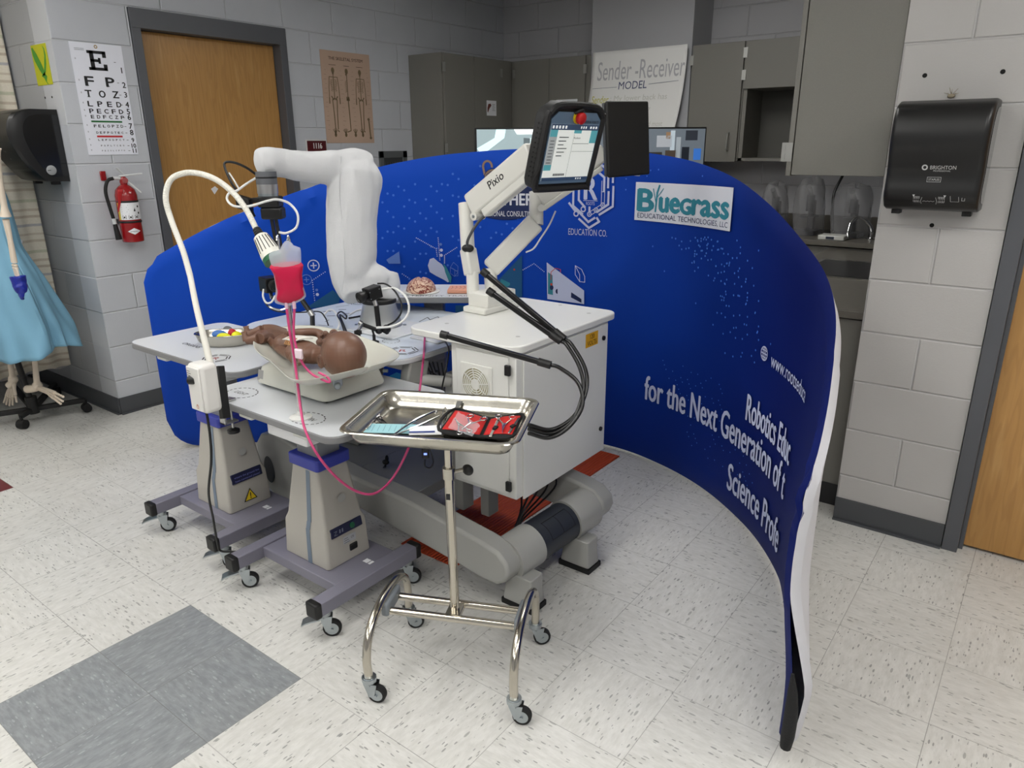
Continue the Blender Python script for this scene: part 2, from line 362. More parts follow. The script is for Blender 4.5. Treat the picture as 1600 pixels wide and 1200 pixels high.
# cove base
def base(name, x0, x1, y0, y1, tx, ty):
    g = G(); g.box(x0, x1, y0, y1, 0, 0.1)
    g.box(x0 - tx * (tx < 0) * 0 - (0.012 if tx < 0 else 0), x1 + (0.012 if tx > 0 else 0), y0 - (0.012 if ty < 0 else 0), y1 + (0.012 if ty > 0 else 0), 0, 0.008); g.build(name, BASEM, kind=S)
base('baseboard_left', -2.1, -2.092, 0.777, 1.184, 1, 0)
base('baseboard_return', -3.4, -2.1, 0.769, 0.777, 0, -1)
base('baseboard_right', 1.62, 2.02, 1.957, 1.965, 0, -1)
base('baseboard_back', -2.1, -2.092, 2.2, YB, 1, 0)
# door 1
def doorframe(name, x, y0, y1, z1, axis):
    g = G(); w_ = 0.052; pr = 0.012
    if axis == 'y':
        for a, b in ((y0 - w_, y0), (y1, y1 + w_)): g.box(x - .2, x + pr, a, b, 0, z1)
        g.box(x - .2, x + pr, y0 - w_, y1 + w_, z1, z1 + .1)
        for a, b in ((y0, y0 + .015), (y1 - .015, y1)): g.box(x - .2, x - .115, a, b, 0, z1)
        g.box(x - .2, x - .115, y0, y1, z1 - .015, z1)
    else:
        for a, b in ((y0 - w_, y0), (y1, y1 + w_)): g.box(a, b, x - pr, x + .125, 0, z1)
        g.box(y0 - w_, y1 + w_, x - pr, x + .125, z1, z1 + .1)
        for a, b in ((y0, y0 + .015), (y1 - .015, y1)): g.box(a, b, x + .03, x + .055, 0, z1)
    return g.build(name, FRAMEM, kind=S, bevel=.002)
doorframe('trim_1', -2.1, DY0, DY1, DZ, 'y'); doorframe('trim_2', 1.965, 2.075, 2.99, 2.131, 'x')
d1 = G().box(-2.21, -2.165, DY0 + .004, DY1 - .004, 0.012, DZ - .004).build('door_1', WOOD, kind=S)
g = G(); kp = P(425, 347, 'x', -2.165); kp = Vector((-2.165, kp.y, kp.z))
g.cyl(kp, kp + Vector((.012, 0, 0)), .033); g.cyl(kp, kp + Vector((.045, 0, 0)), .012); g.lathe([(.012, .04), (.026, .047), (.031, .06), (.027, .072), (.012, .078)], kp, (1, 0, 0)); g.build('door_knob', ZINC, d1)
G().add([kp + Vector((.0012, y, z)) for y, z in ((-.42, .24), (-.39, .255), (-.37, .238), (-.40, .205))] , [(0, 1, 2, 3)]).build('paper_scrap', PAPER, d1)
G().box(2.079, 2.986, 2.02, 2.06, 0.012, 2.125).build('door_2', WOOD, kind=S)
# corner window side: curtain on the left
def curtain():
    m = mat('woven_striped_curtain', rgb(205, 196, 176), 0.9); g = N(m); x, y, z = g.xyz(); zz = g.m('ADD', z, g.m('MULTIPLY', y, 0.012))
    ph = g.m('FRACT', g.m('MULTIPLY', zz, 3.45)); weave = g.noise(g.comb(g.m('MULTIPLY', y, 90.0), 0.0, g.m('MULTIPLY', z, 150.0)), 1.0, 1)
    c = g.mix(weave, rgb(222, 214, 196), rgb(238, 232, 218))
    def band(c, lo, hi, colr, k): return g.mix(g.m('MULTIPLY', g.m('MULTIPLY', g.step(ph, lo, lo + .02), g.m('SUBTRACT', 1.0, g.step(ph, hi - .02, hi))), g.m('ADD', k - .25, g.m('MULTIPLY', weave, .5))), c, colr)
    c = band(c, .03, .10, rgb(138, 142, 164), .55); c = band(c, .20, .27, rgb(170, 146, 122), .55); c = band(c, .33, .40, rgb(176, 154, 130), .5); c = band(c, .50, .58, rgb(168, 176, 140), .5); c = band(c, .72, .79, rgb(178, 158, 132), .5); c = band(c, .86, .92, rgb(180, 160, 136), .45)
    g.put(g.b.inputs['Base Color'], c); g.bump(weave, 0.4, 0.002)
    def fn(a, b):
        y = 0.765 - a * 2.1; z = 0.215 + b * 2.2; k = math.sin(y * 42) * .022 + math.sin(y * 19 + 1) * .018
        return (-2.665 + .02 * (1 - b) + k * (1.0 - .4 * b) , y + .012 * (1 - b) - (1 - b) * .02, z + (1 - b) * 0.012 * math.sin(y * 42))
    c = G().surf(fn, 220, 30).build('window_curtain', m, thick=.003); meta(c, 'cream curtain with blue, brown and green woven stripes hanging at the left edge', 'curtain')
    c['label'] = 'cream woven curtain with blue and green stripes hanging behind the skeleton'
curtain()
g = G(); g.box(-3.4, -3.37, -2.2, 0.5, 1.0, 2.3); g.build('window_1', mat('window_glass', rgb(200, 215, 225), 0.1, trans=0.5), kind=S)
g = G().cyl((-2.66, -1.4, 2.45), (-2.66, .765, 2.45), .012); q = g.build('curtain_rod', ALU); meta(q, 'metal rod carrying the striped curtain, above the picture', 'curtain rod')
# ceiling troffers
LENS = mat('troffer_lens', rgb(255, 255, 255), 0.6, emit=(1.0, 0.985, 0.95, LIGHT))
for i, (x, y) in enumerate([(-1.3, -.5), (0.6, -.5), (2.5, -.5), (-1.3, -2.6), (0.6, -2.6), (2.5, -2.6), (3.6, 0.9), (0.2, 2.4)]):
    t = thing('ceiling_light', 'flat white ceiling troffer, %s' % ['over the left aisle', 'over the grey floor square', 'over the camera side', 'front left by the curtain', 'front centre', 'front right', 'by the right-hand door', 'between the banner and the back cabinets'][i], 'ceiling light', (x, y, ZC - .03), 'ceiling troffers')
    k = 1.0
    G().box(x - .3, x + .3, y - .6, y + .6, ZC - .012, ZC - .008).build('diffuser', LENS, t)
    g = G()
    for a in (-.305, .29): g.box(x + a, x + a + .015, y - .61, y + .61, ZC - .03, ZC - .0005)
    for a in (-.61, .595): g.box(x - .305, x + .305, y + a, y + a + .015, ZC - .03, ZC - .0005)
    g.build('frame', WHITE, t)
# ================================================================== curved fabric display banner
PLAN = catmull([(1.851, .557, 0), (1.80, .78, 0), (1.735, 1.0, 0), (1.61, 1.31, 0), (1.44, 1.56, 0), (1.25, 1.745, 0), (1.04, 1.895, 0), (.80, 2.0, 0), (.53, 2.055, 0), (.2, 2.01, 0), (-.15, 1.86, 0), (-.6, 1.50, 0), (-1.0, 1.04, 0), (-1.36, .68, 0)], 14)
PL = [0.0]
for a, b in zip(PLAN[:-1], PLAN[1:]): PL.append(PL[-1] + (b - a).length)
BL = PL[-1]
def plan(s):
    s = max(0.0, min(BL, s)); lo = 0; hi = len(PL) - 1
    while hi - lo > 1:
        md = (lo + hi) // 2
        if PL[md] <= s: lo = md
        else: hi = md
    t = (s - PL[lo]) / (PL[hi] - PL[lo]); p = PLAN[lo].lerp(PLAN[hi], t)
    def tan(i): return (PLAN[min(i + 1, len(PLAN) - 1)] - PLAN[max(i - 1, 0)]).normalized()
    d = tan(lo).lerp(tan(hi), t).normalized(); return p, d
def ban_hit(u, v):
    """(s, z) where the sight line of a pixel meets the banner"""
    d = ray(u, v); best = None
    for a, b, s0 in zip(PLAN[:-1], PLAN[1:], PL):
        e = b - a; den = d.x * e.y - d.y * e.x
        if abs(den) < 1e-9: continue
        q = a - CP; t = (q.x * e.y - q.y * e.x) / den; k = (q.x * d.y - q.y * d.x) / den
        if -1e-6 <= k <= 1 and t > 0: best = (s0 + k * e.length, CP.z + t * d.z); 
        if best and not (t > 0 and -1e-6 <= k <= 1): return best
    return best
TOPZ = [(0.0, .755), (.06, .80), (.24, .965), (.46, 1.085), (.79, 1.14), (1.08, 1.215), (1.30, 1.30), (1.55, 1.385), (1.83, 1.445), (2.1, 1.475), (2.38, 1.49), (2.75, 1.49), (3.10, 1.465), (3.37, 1.42), (3.73, 1.325), (4.10, 1.20), (4.32, 1.10), (4.62, .94), (BL - .03, .80)]
def topz(s):
    if s <= TOPZ[0][0]: return TOPZ[0][1]
    for (a, b), (c, d) in zip(TOPZ[:-1], TOPZ[1:]):
        if s <= c: 
            t = (s - a) / (c - a); return b + (d - b) * t
    return TOPZ[-1][1]
def topz_s(s): return sum(topz(s + k * .035) for k in range(-3, 4)) / 7 if s > .15 else topz(s)
def botz(s):
    r = .15; e = BL - s; z = 0.012
    if e < r: z += r - math.sqrt(max(0, r * r - (r - e) ** 2))
    if s < .05: z += .03 * (1 - s / .05)
    return z
def endtop(s):
    z = topz_s(s); r = .10; e = BL - s
    if e < r: z -= .5 * (r - math.sqrt(max(0, r * r - (r - e) ** 2)))
    return z
def BF(s, z, h):
    """inner face of the banner: s runs from the near right end to the left end"""
    p, d = plan(s); n = Vector((-d.y, d.x, 0))     # points to the inside of the curve
    if n.dot(Vector((.2, .8, 0)) - p) < 0: n = -n
    return p + n * (0.017 + h) + Vector((0, 0, z))
def BN(u, v, h): return BF(BL - u, v, h)       # u measured from the left end, as one reads it
NS, NZ = 170, 26
def leanx(z, s): # the near end leans a little inward above the floor
    k = max(0, 1 - s / .5); return k * k * -0.035 * min(1, z / .75) + (k * .012 * math.sin(z * 9) if s < .3 else 0)
def banpt(s, t, side):
    z0 = botz(s); z1 = endtop(s); z = z0 + (z1 - z0) * t
    p, d = plan(s); n = Vector((-d.y, d.x, 0))
    if n.dot(Vector((.2, .8, 0)) - p) < 0: n = -n
    edge = min(t * (z1 - z0), (1 - t) * (z1 - z0), s * 1.0 + .0, (BL - s)); th = 0.019 * math.sqrt(max(0.0, 1 - (1 - min(edge / 0.02, 1)) ** 2)) if edge < .02 else 0.019 - .006 * min(1, (edge - .02) / .06)
    bulge = -.0 
    if side < 0 and s < .35: bulge = .03 * max(0, 1 - abs(z - .22) / .25) * max(0, 1 - s / .35)
    wr = 0
    if s > BL - 1.3:                                   # pull folds under the upper left corner
        e = (s - (BL - 1.3)) / 1.3; q = (z1 - z); wr = .013 * math.sin((s * .9 + q * 1.6) * 46) * math.exp(-((q - .12) / .10) ** 2) * math.sin(math.pi * min(1, e * 1.1))
    if s < .3: wr += .006 * math.sin(z * 70 + s * 30) * math.exp(-((z - .72) / .07) ** 2)
    return p + n * (side * th - (bulge if side < 0 else 0) + (wr if side > 0 else wr * .4)) + Vector((leanx(z, s), 0, z))
def bluemat():
    m = mat('printed_blue_fabric', rgb(0, 62, 178), 0.6, spec=0.22); g = N(m)
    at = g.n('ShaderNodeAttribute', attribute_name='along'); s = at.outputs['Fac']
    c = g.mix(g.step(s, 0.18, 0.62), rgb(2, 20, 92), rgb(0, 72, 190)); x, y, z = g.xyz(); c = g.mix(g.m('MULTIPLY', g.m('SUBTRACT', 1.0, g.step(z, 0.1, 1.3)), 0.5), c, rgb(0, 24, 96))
    g.put(g.b.inputs['Base Color'], c); wv = g.noise(g.comb(x, y, z), 900, 1); g.bump(wv, .12, .001); return m
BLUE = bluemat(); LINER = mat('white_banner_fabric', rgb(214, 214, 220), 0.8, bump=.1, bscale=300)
ban = thing('display_banner', 'tall curved blue fabric display banner standing around the equipment', 'banner', (0.25, 1.2, 0))
def face(side, name, m):
    g = G(); g.surf(lambda a, b: banpt(BL * (a ** 1.0), b, side), NS, NZ); o = g.build(name, m, ban)
    at = o.data.attributes.new('along', 'FLOAT', 'POINT')
    at.data.foreach_set('value', [i / NS for i in range(NS + 1) for j in range(NZ + 1)]); return o
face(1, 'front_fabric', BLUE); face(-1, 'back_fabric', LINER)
# zip opening at the foot of the near end and the stitched seam line
g = G(); zp = [banpt(0.004, t, .0) + Vector((.004, -.012, 0)) for t in (0.01, .06, .12, .18, .25, .32)]
g.tube(zp, [.014, .017, .017, .016, .012, .004], 10); g.build('zip', mat('black_zip_tape', rgb(20, 20, 22), .75, bump=.6, bscale=180), ban)
PW = mat('pale_print', rgb(196, 204, 232), 0.7); PD = mat('dot_print', rgb(62, 116, 214), 0.7); PT = mat('teal_print', rgb(46, 132, 150), 0.7)
PN = mat('navy_print', rgb(12, 34, 84), 0.7); PR = mat('red_print', rgb(206, 70, 52), 0.7); PG = mat('mid_blue_print', rgb(96, 130, 205), .7); PX = mat('deep_teal_print', rgb(14, 84, 132), .7); PB = mat('tan_print', rgb(150, 126, 106), .7)
def U(px, py): s, z = ban_hit(px, py); return BL - s, z
def upts(l): return [U(*p) for p in l]
# big lettering at the right
def bantext(st, a, top, e, name):
    """a = pixel of first letter's foot, top = pixel of its top, e = pixel of last letter's foot"""
    u0, z0 = U(*a); _, z1 = U(*top); u1, _z = U(*e); sh = Sheet(BN, .003); sh.text(st, u0, z0, (z1 - z0), u1 - u0, bold=.0028 if z1 - z0 > .06 else 0); sh.build(name, PW, ban)
bantext('for the Next Generation of t', (1011, 622), (1009, 584), (1224, 845), 'slogan_line')
bantext('Robotics Educ', (1172, 655), (1171, 612), (1232, 800), 'slogan_line')
bantext('Science Profe', (1142, 762), (1141, 718), (1218, 900), 'slogan_line')
bantext('www.rootseduca', (1212, 572), (1211, 548), (1262, 670), 'web_address')
t = Sheet(BN, .003); u, z = U(1202, 552); t.ring(u, z, .026, .004, n=20); t.ring(u, z, .011, .0035, .026, n=16); t.line([(u - .026, z), (u + .026, z)], .0035); t.line([(u - .022, z + .013), (u + .022, z + .013)], .003); t.line([(u - .022, z - .013), (u + .022, z - .013)], .003); t.line([(u, z - .026), (u, z + .026)], .003)
bantext('EDUCATION CO.', (890, 366), (890, 356), (951, 370), 'emblem_caption')
t.build('globe_symbol', PW, ban)
# sponsor panel
A_, B_, C_ = U(998, 281), U(996, 339), U(1147, 366)
_, D_ = U(1148, 296)
pu0, pu1 = A_[0], C_[0]; pz1 = (A_[1] + D_) / 2; pz0 = (B_[1] + C_[1]) / 2; W_ = pu1 - pu0; H_ = pz1 - pz0
t = Sheet(BN, .004); t.rect(pu0, pz0, pu1, pz1, 14); t.build('sponsor_panel', mat('white_print', rgb(222, 224, 232), .7), ban)
t = Sheet(BN, .0055)
t.text('B', pu0 + .03 * W_, pz0 + .26 * H_, .56 * H_, .15 * W_, bold=.007); [t.text(c_, pu0 + a_ * W_, pz0 + .27 * H_, .37 * H_, b_ * W_, bold=.0068) for c_, a_, b_ in (('ue', .245, .195), ('G', .455, .105), ('rass', .575, .39))]
t.line([(pu0 + .205 * W_, pz0 + .27 * H_), (pu0 + .215 * W_, pz0 + .75 * H_), (pu0 + .235 * W_, pz0 + .93 * H_)], .010); t.line([(pu0 + .205 * W_, pz0 + .5 * H_), (pu0 + .175 * W_, pz0 + .84 * H_)], .005); t.line([(pu0 + .21 * W_, pz0 + .6 * H_), (pu0 + .275 * W_, pz0 + .86 * H_)], .004)
t.build('sponsor_name', PT, ban)
t = Sheet(BN, .0055); t.text('EDUCATIONAL TECHNOLOGIES, LLC', pu0 + .03 * W_, pz0 + .05 * H_, .15 * H_, .94 * W_); t.build('sponsor_subtitle', PN, ban)
# hexagonal circuit emblem with R
cu, cz = U(924, 307); t = Sheet(BN, .003); k = (U(951, 360)[0] - U(890, 360)[0]) / 100.0
def hx(pts): return [(cu + a * k, cz + b * k) for a, b in pts]
for pl_ in ([(-42, 60), (-42, -22), (-18, -40)], [(-28, 66), (-28, -8), (-12, -24)], [(-26, -52), (0, -72), (26, -56), (20, -48)], [(-52, -16), (-36, -34)], [(8, 64), (36, 44), (36, 14)], [(26, -40), (60, -20), (60, 24)], [(20, -34), (48, -16), (48, 12)], [(46, 22), (46, 60), (20, 76)], [(58, 34), (58, 58), (62, 62)], [(-44, 66), (-8, 86)], [(0, 94), (30, 80)]):
    t.line(hx(pl_), 5.2 * k)
t.line(hx([(-42, -22), (-2, -58), (14, -48)]), 5.2 * k)
for a, b in ((-16, -29), (-34, -40), (62, 66), (4, 62)): t.ring(cu + a * k, cz + b * k, 5.5 * k, 3 * k, n=14)
for a, b in ((0, -40), (17, -30), (34, -18)): t.ring(cu + a * k, cz + b * k, 5 * k, 2.2 * k, n=14); t.ring(cu + a * k, cz + b * k, 1.6 * k, 1.4 * k, n=10)
t.line(hx([(4, -42), (31, -26)]), 1.6 * k); t.line(hx([(2, -34), (30, -17)]), 1.6 * k); t.line(hx([(30, -13), (30, 36)]), 1.6 * k); t.line(hx([(38, -13), (38, 36)]), 1.6 * k); t.line(hx([(30, 12), (38, 12)]), 1.6 * k); t.line(hx([(0, -35), (0, -24)]), 5 * k)
t.text('R', cu - 14 * k, cz - 6 * k, 50 * k, 32 * k, bold=.003 * 1.2); t.line(hx([(-16, -9), (20, -9)]), 1.2 * k); t.text('ROOTS', cu - 9 * k, cz - 19 * k, 7 * k, 22 * k)
t.build('circuit_emblem', PW, ban)
# oval sponsor badge and padlock
cu, cz = U(790, 314); a, _ = U(846, 318); b_, z_ = U(800, 343); t = Sheet(BN, .003); [t.poly([(cu + (a - cu) * q * abs(math.cos(x)), cz + (cz - z_) * math.sin(x)) for q, x in ((-1, y0), (1, y0), (1, y1), (-1, y1))]) for y0, y1 in ()]; [t.poly([(cu + (a - cu) * x0, cz - (cz - z_) * math.sqrt(max(0, 1 - x0 * x0))), (cu + (a - cu) * x1, cz - (cz - z_) * math.sqrt(max(0, 1 - x1 * x1))), (cu + (a - cu) * x1, cz + (cz - z_) * math.sqrt(max(0, 1 - x1 * x1))), (cu + (a - cu) * x0, cz + (cz - z_) * math.sqrt(max(0, 1 - x0 * x0)))]) for x0, x1 in [(-1 + i / 16, -1 + (i + 1) / 16) for i in range(32)]]; t.build('oval_badge', PN, ban)
t = Sheet(BN, .005); r_ = a - cu; t.text('PANTHER', cu - .82 * r_, cz - .2 * (cz - z_), .055, 1.62 * r_, bold=.002); t.build('badge_name', mat('white_print', rgb(222, 224, 232), .7), ban); t = Sheet(BN, .005); t.text('EDUCATIONAL CONSULTING', cu - .86 * r_, cz - .2 * (cz - z_) - .055, .026, 1.7 * r_); t.build('badge_lettering', mat('white_print', rgb(222, 224, 232), .7), ban)
cu, cz = U(772, 272); t = Sheet(BN, .003)
t.disc(cu, cz - .012, .046, .038, 24); t.ring(cu - .030, cz + .036, .022, .010, .026, 20, a0=-10, a1=200); t.line([(cu - .052, cz + .036), (cu - .045, cz)], .010); t.build('padlock_picture', PB, ban)
t = Sheet(BN, .0045)
for i in range(5): t.ring(cu - .025 + i * .013, cz - .008 + .012 * math.sin(i * 2.3), .011, .0025, n=12, a0=40 * i, a1=40 * i + 230)
t.ring(cu, cz - .012, .046, .003, .038, 28); t.build('padlock_lines', PN, ban)
t = Sheet(BN, .003); t.poly(upts([(594, 622), (594, 600), (604, 588), (620, 580), (636, 586), (648, 602), (650, 622)])); t.build('dome_picture', mat('bright_teal_print', rgb(30, 120, 172), .7), ban)
t = Sheet(BN, .003); t.poly(upts([(712, 476), (740, 476), (740, 505), (712, 505)])); t.build('panel_picture', PX, ban)
# scattered light dots
t = Sheet(BN, .0025); rd = random.Random(3)
for i in range(17):
    for j in range(12):
        x = 530 + i * 17 + (j % 2) * 8; y = 470 - i * 9 - j * 15 + 30
        if 500 < x < 830 and 262 < y < 452 and rd.random() < .72 and y > 285 - (x - 600) * .2 + 8: u, z = U(x, y + rd.uniform(-4, 4)); t.disc(u, z, .006, n=8)
for i in range(190):
    q = rd.random(); x = 1060 + 120 * q + rd.gauss(0, 22); y = 345 + 190 * q * q + rd.gauss(0, 26)
    if 1000 < x < 1255 and 368 < y < 700: u, z = U(x, y); t.disc(u, z, .0042, n=8)
for i in range(26):
    for j in range(9):
        x = 1130 - j * 13 + i * 2.4; y = 600 + i * 7 - j * 10
        if rd.random() < .42 and 985 < x < 1210 and 560 < y < 790: u, z = U(x, y); t.disc(u, z, .003, n=6)
for i in range(10):
    for j in range(4):
        x = 985 + i * 17 + rd.uniform(-4, 4); y = 258 + j * 12 + i * 2.5 + rd.uniform(-3, 3)
        if rd.random() < .7 and not (996 < x < 1150 and y > 276): u, z = U(x, y); t.disc(u, z, .004, n=8)
t.build('dot_pattern', PD, ban)
# pictures: plus signs, dotted leaders, cloud, cubes, machine, sensor board
t = Sheet(BN, .003)
def dots(pts, n, r=.0028):
    for (a, b), (c, d) in zip(pts[:-1], pts[1:]):
        for i in range(n): u, z = U(a + (c - a) * i / n, b + (d - b) * i / n); t.disc(u, z, r, n=6)
dots([(508, 424), (488, 437)], 7); dots([(488, 437), (493, 478)], 12); dots([(651, 371), (682, 388)], 12); dots([(682, 388), (684, 402)], 5); dots([(685, 371), (688, 408)], 13); dots([(714, 386), (695, 398), (695, 412)], 8); dots([(816, 422), (836, 411)], 8); dots([(836, 411), (854, 425)], 8); dots([(629, 427), (640, 434)], 4)
for (x, y) in ((690, 390), (496, 459), (690, 398)): u, z = U(x, y); t.disc(u, z, .008, n=12)
u, z = U(490, 414); t.ring(u, z, .027, .005, n=24); t.line([(u - .013, z), (u + .013, z)], .006); t.line([(u, z - .013), (u, z + .013)], .006)
t.build('plus_symbols', PW, ban); t = Sheet(BN, .003)
t.poly(upts([(669, 414), (672, 404), (678, 402), (685, 408), (691, 412), (698, 423), (703, 432), (704, 438), (700, 440), (694, 436), (682, 430), (672, 424)]))
t.build('cloud_picture', PW, ban); t = Sheet(BN, .003)
t.poly(upts([(856, 409), (915, 453), (915, 474), (857, 466)]))
t.build('sensor_board_picture', PW, ban); t = Sheet(BN, .003)
t.line(upts([(901, 414), (911, 420), (916, 431), (916, 440), (908, 439), (901, 428)]), .003, closed=True); t.line(upts([(901, 414), (908, 428), (908, 439)]), .003)
t.build('box_outline_picture', PW, ban)
t = Sheet(BN, .003); u, z = U(479, 436); t.ring(u, z, .025, .0035, n=24); t.line([(u - .012, z), (u + .012, z)], .004); t.line([(u, z - .012), (u, z + .012)], .004)
u, z = U(495, 452); t.disc(u, z, .007, n=12); u, z = U(689, 381); t.disc(u, z, .007, n=12)
for p in ([(704, 417), (709, 409), (716, 415), (716, 424), (709, 419)], [(704, 417), (704, 426), (711, 431), (716, 424)], [(711, 422), (716, 422), (716, 430), (711, 430)]): t.line(upts(p), .0025, closed=True)
t.build('cube_outline_picture', PG, ban); t = Sheet(BN, .003)
t.poly(upts([(604, 405), (624, 392), (626, 411), (608, 411)]))
t.build('folded_sheet_picture', PG, ban)
t = Sheet(BN, .003); t.poly(upts([(776, 470), (776, 440), (817, 398), (817, 462), (800, 470)])); t.build('machine_picture', PX, ban); t = Sheet(BN, .003); t.poly(upts([(478, 480), (520, 452), (532, 462), (528, 478)])); t.build('tabletop_picture', PX, ban)
t = Sheet(BN, .0042); t.poly(upts([(783, 436), (798, 422), (798, 444), (783, 456)])); t.build('machine_screen_picture', PT, ban); t = Sheet(BN, .0042); t.poly(upts([(858, 424), (884, 442), (884, 464), (858, 458)])); t.build('board_inset_picture', PT, ban); t = Sheet(BN, .0042); t.poly(upts([(693, 410), (698, 416), (706, 432), (705, 441), (702, 439), (696, 424)])); t.build('cloud_edge_picture', PT, ban)
t = Sheet(BN, .0055); t.poly(upts([(884, 448), (911, 466), (911, 472), (884, 458)])); 
for x, y in ((864, 448), (873, 454)): u, z = U(x, y); t.disc(u, z, .010, .013, 10)
t.build('board_slot_picture', PN, ban)
t = Sheet(BN, .0062); u, z = U(863.5, 443); t.disc(u, z, .006, n=10); t.line(upts([(863, 436), (863, 424), (870, 418), (878, 420), (878, 424)]), .003); u, z = U(805, 420); t.disc(u, z, .005, n=8); t.build('wire_picture', PR, ban)
# ================================================================== height-adjustable equipment tables
COLH = mat('warm_grey_column_shell', rgb(176, 172, 164), 0.4); RAIL = mat('grey_violet_base_paint', rgb(122, 120, 134), 0.42); INDB = mat('blue_collar_plastic', rgb(52, 62, 160), 0.4); STRIP = mat('blue_grey_scale_strip', rgb(112, 126, 142), 0.4); UNDER = mat('grey_column_tube', rgb(132, 134, 138), 0.4)
NAVYL = mat('navy_label', rgb(24, 28, 62), 0.5); YEL = mat('yellow_label', rgb(232, 200, 30), 0.5)
def caster(par, p, yaw, r=.03, brake=True):
    """swivel caster whose wheel touches the floor under p"""
    x, y = p[0], p[1]; c = Vector((x + math.cos(yaw) * .022, y + math.sin(yaw) * .022, r)); a = Vector((-math.sin(yaw), math.cos(yaw), 0)); f = Vector((math.cos(yaw), math.sin(yaw), 0)); top = p[2] if len(p) > 2 else .085
    g = G(); g.cyl((x, y, top - .012), (x, y, top), .021); g.cyl((x, y, top - .02), (x, y, top - .012), .016)
    for s in (-1, 1): g.prism([(-.020, .0), (.020, .0), (.012, -(top - .016 - r) - .006), (-.004, -(top - .016 - r) - .006)], Vector((x, y, top - .016)) + f * .006 + a * (s * .0135 - .001), f, Vector((0, 0, 1)), a * .002)
    g.box(x - .014, x + .014, y - .014, y + .014, top - .02, top - .014); g.cyl(c - a * .017, c + a * .017, .0045, n=10)
    q = g.build('caster_fork', ZINC, par)
    wv = G(); wv.lathe([(r * .72, -.010), (r * .95, -.0095), (r, -.006), (r, .006), (r * .95, .0095), (r * .72, .010)], c, a, 26); wv.build('wheel', RUBBER, q)
    G().lathe([(.004, -.0112), (r * .45, -.0108), (r * .7, -.0104), (r * .7, .0104), (r * .45, .0108), (.004, .0112)], c, a, 20).build('wheel_hub', ZINC, q)
    if brake:
        b = G(); b0 = Vector((x, y, top - .035)) - f * .012; b.add([b0 + f * i * .001 + a * j + Vector((0, 0, k)) for i, k in ((0, .014), (-30, .008), (-50, .002), (-60, -.004)) for j in (-.018, .018)] + [b0 + f * i * .001 + a * j + Vector((0, 0, k - .005)) for i, k in ((0, .014), (-30, .008), (-50, .002), (-60, -.004)) for j in (-.018, .018)], [(0, 1, 3, 2), (2, 3, 5, 4), (4, 5, 7, 6), (8, 10, 11, 9), (10, 12, 13, 11), (12, 14, 15, 13), (0, 2, 10, 8), (2, 4, 12, 10), (4, 6, 14, 12), (1, 9, 11, 3), (3, 11, 13, 5), (5, 13, 15, 7), (6, 7, 15, 14), (0, 8, 9, 1)]); b.build('brake_pedal', ZINC, q)
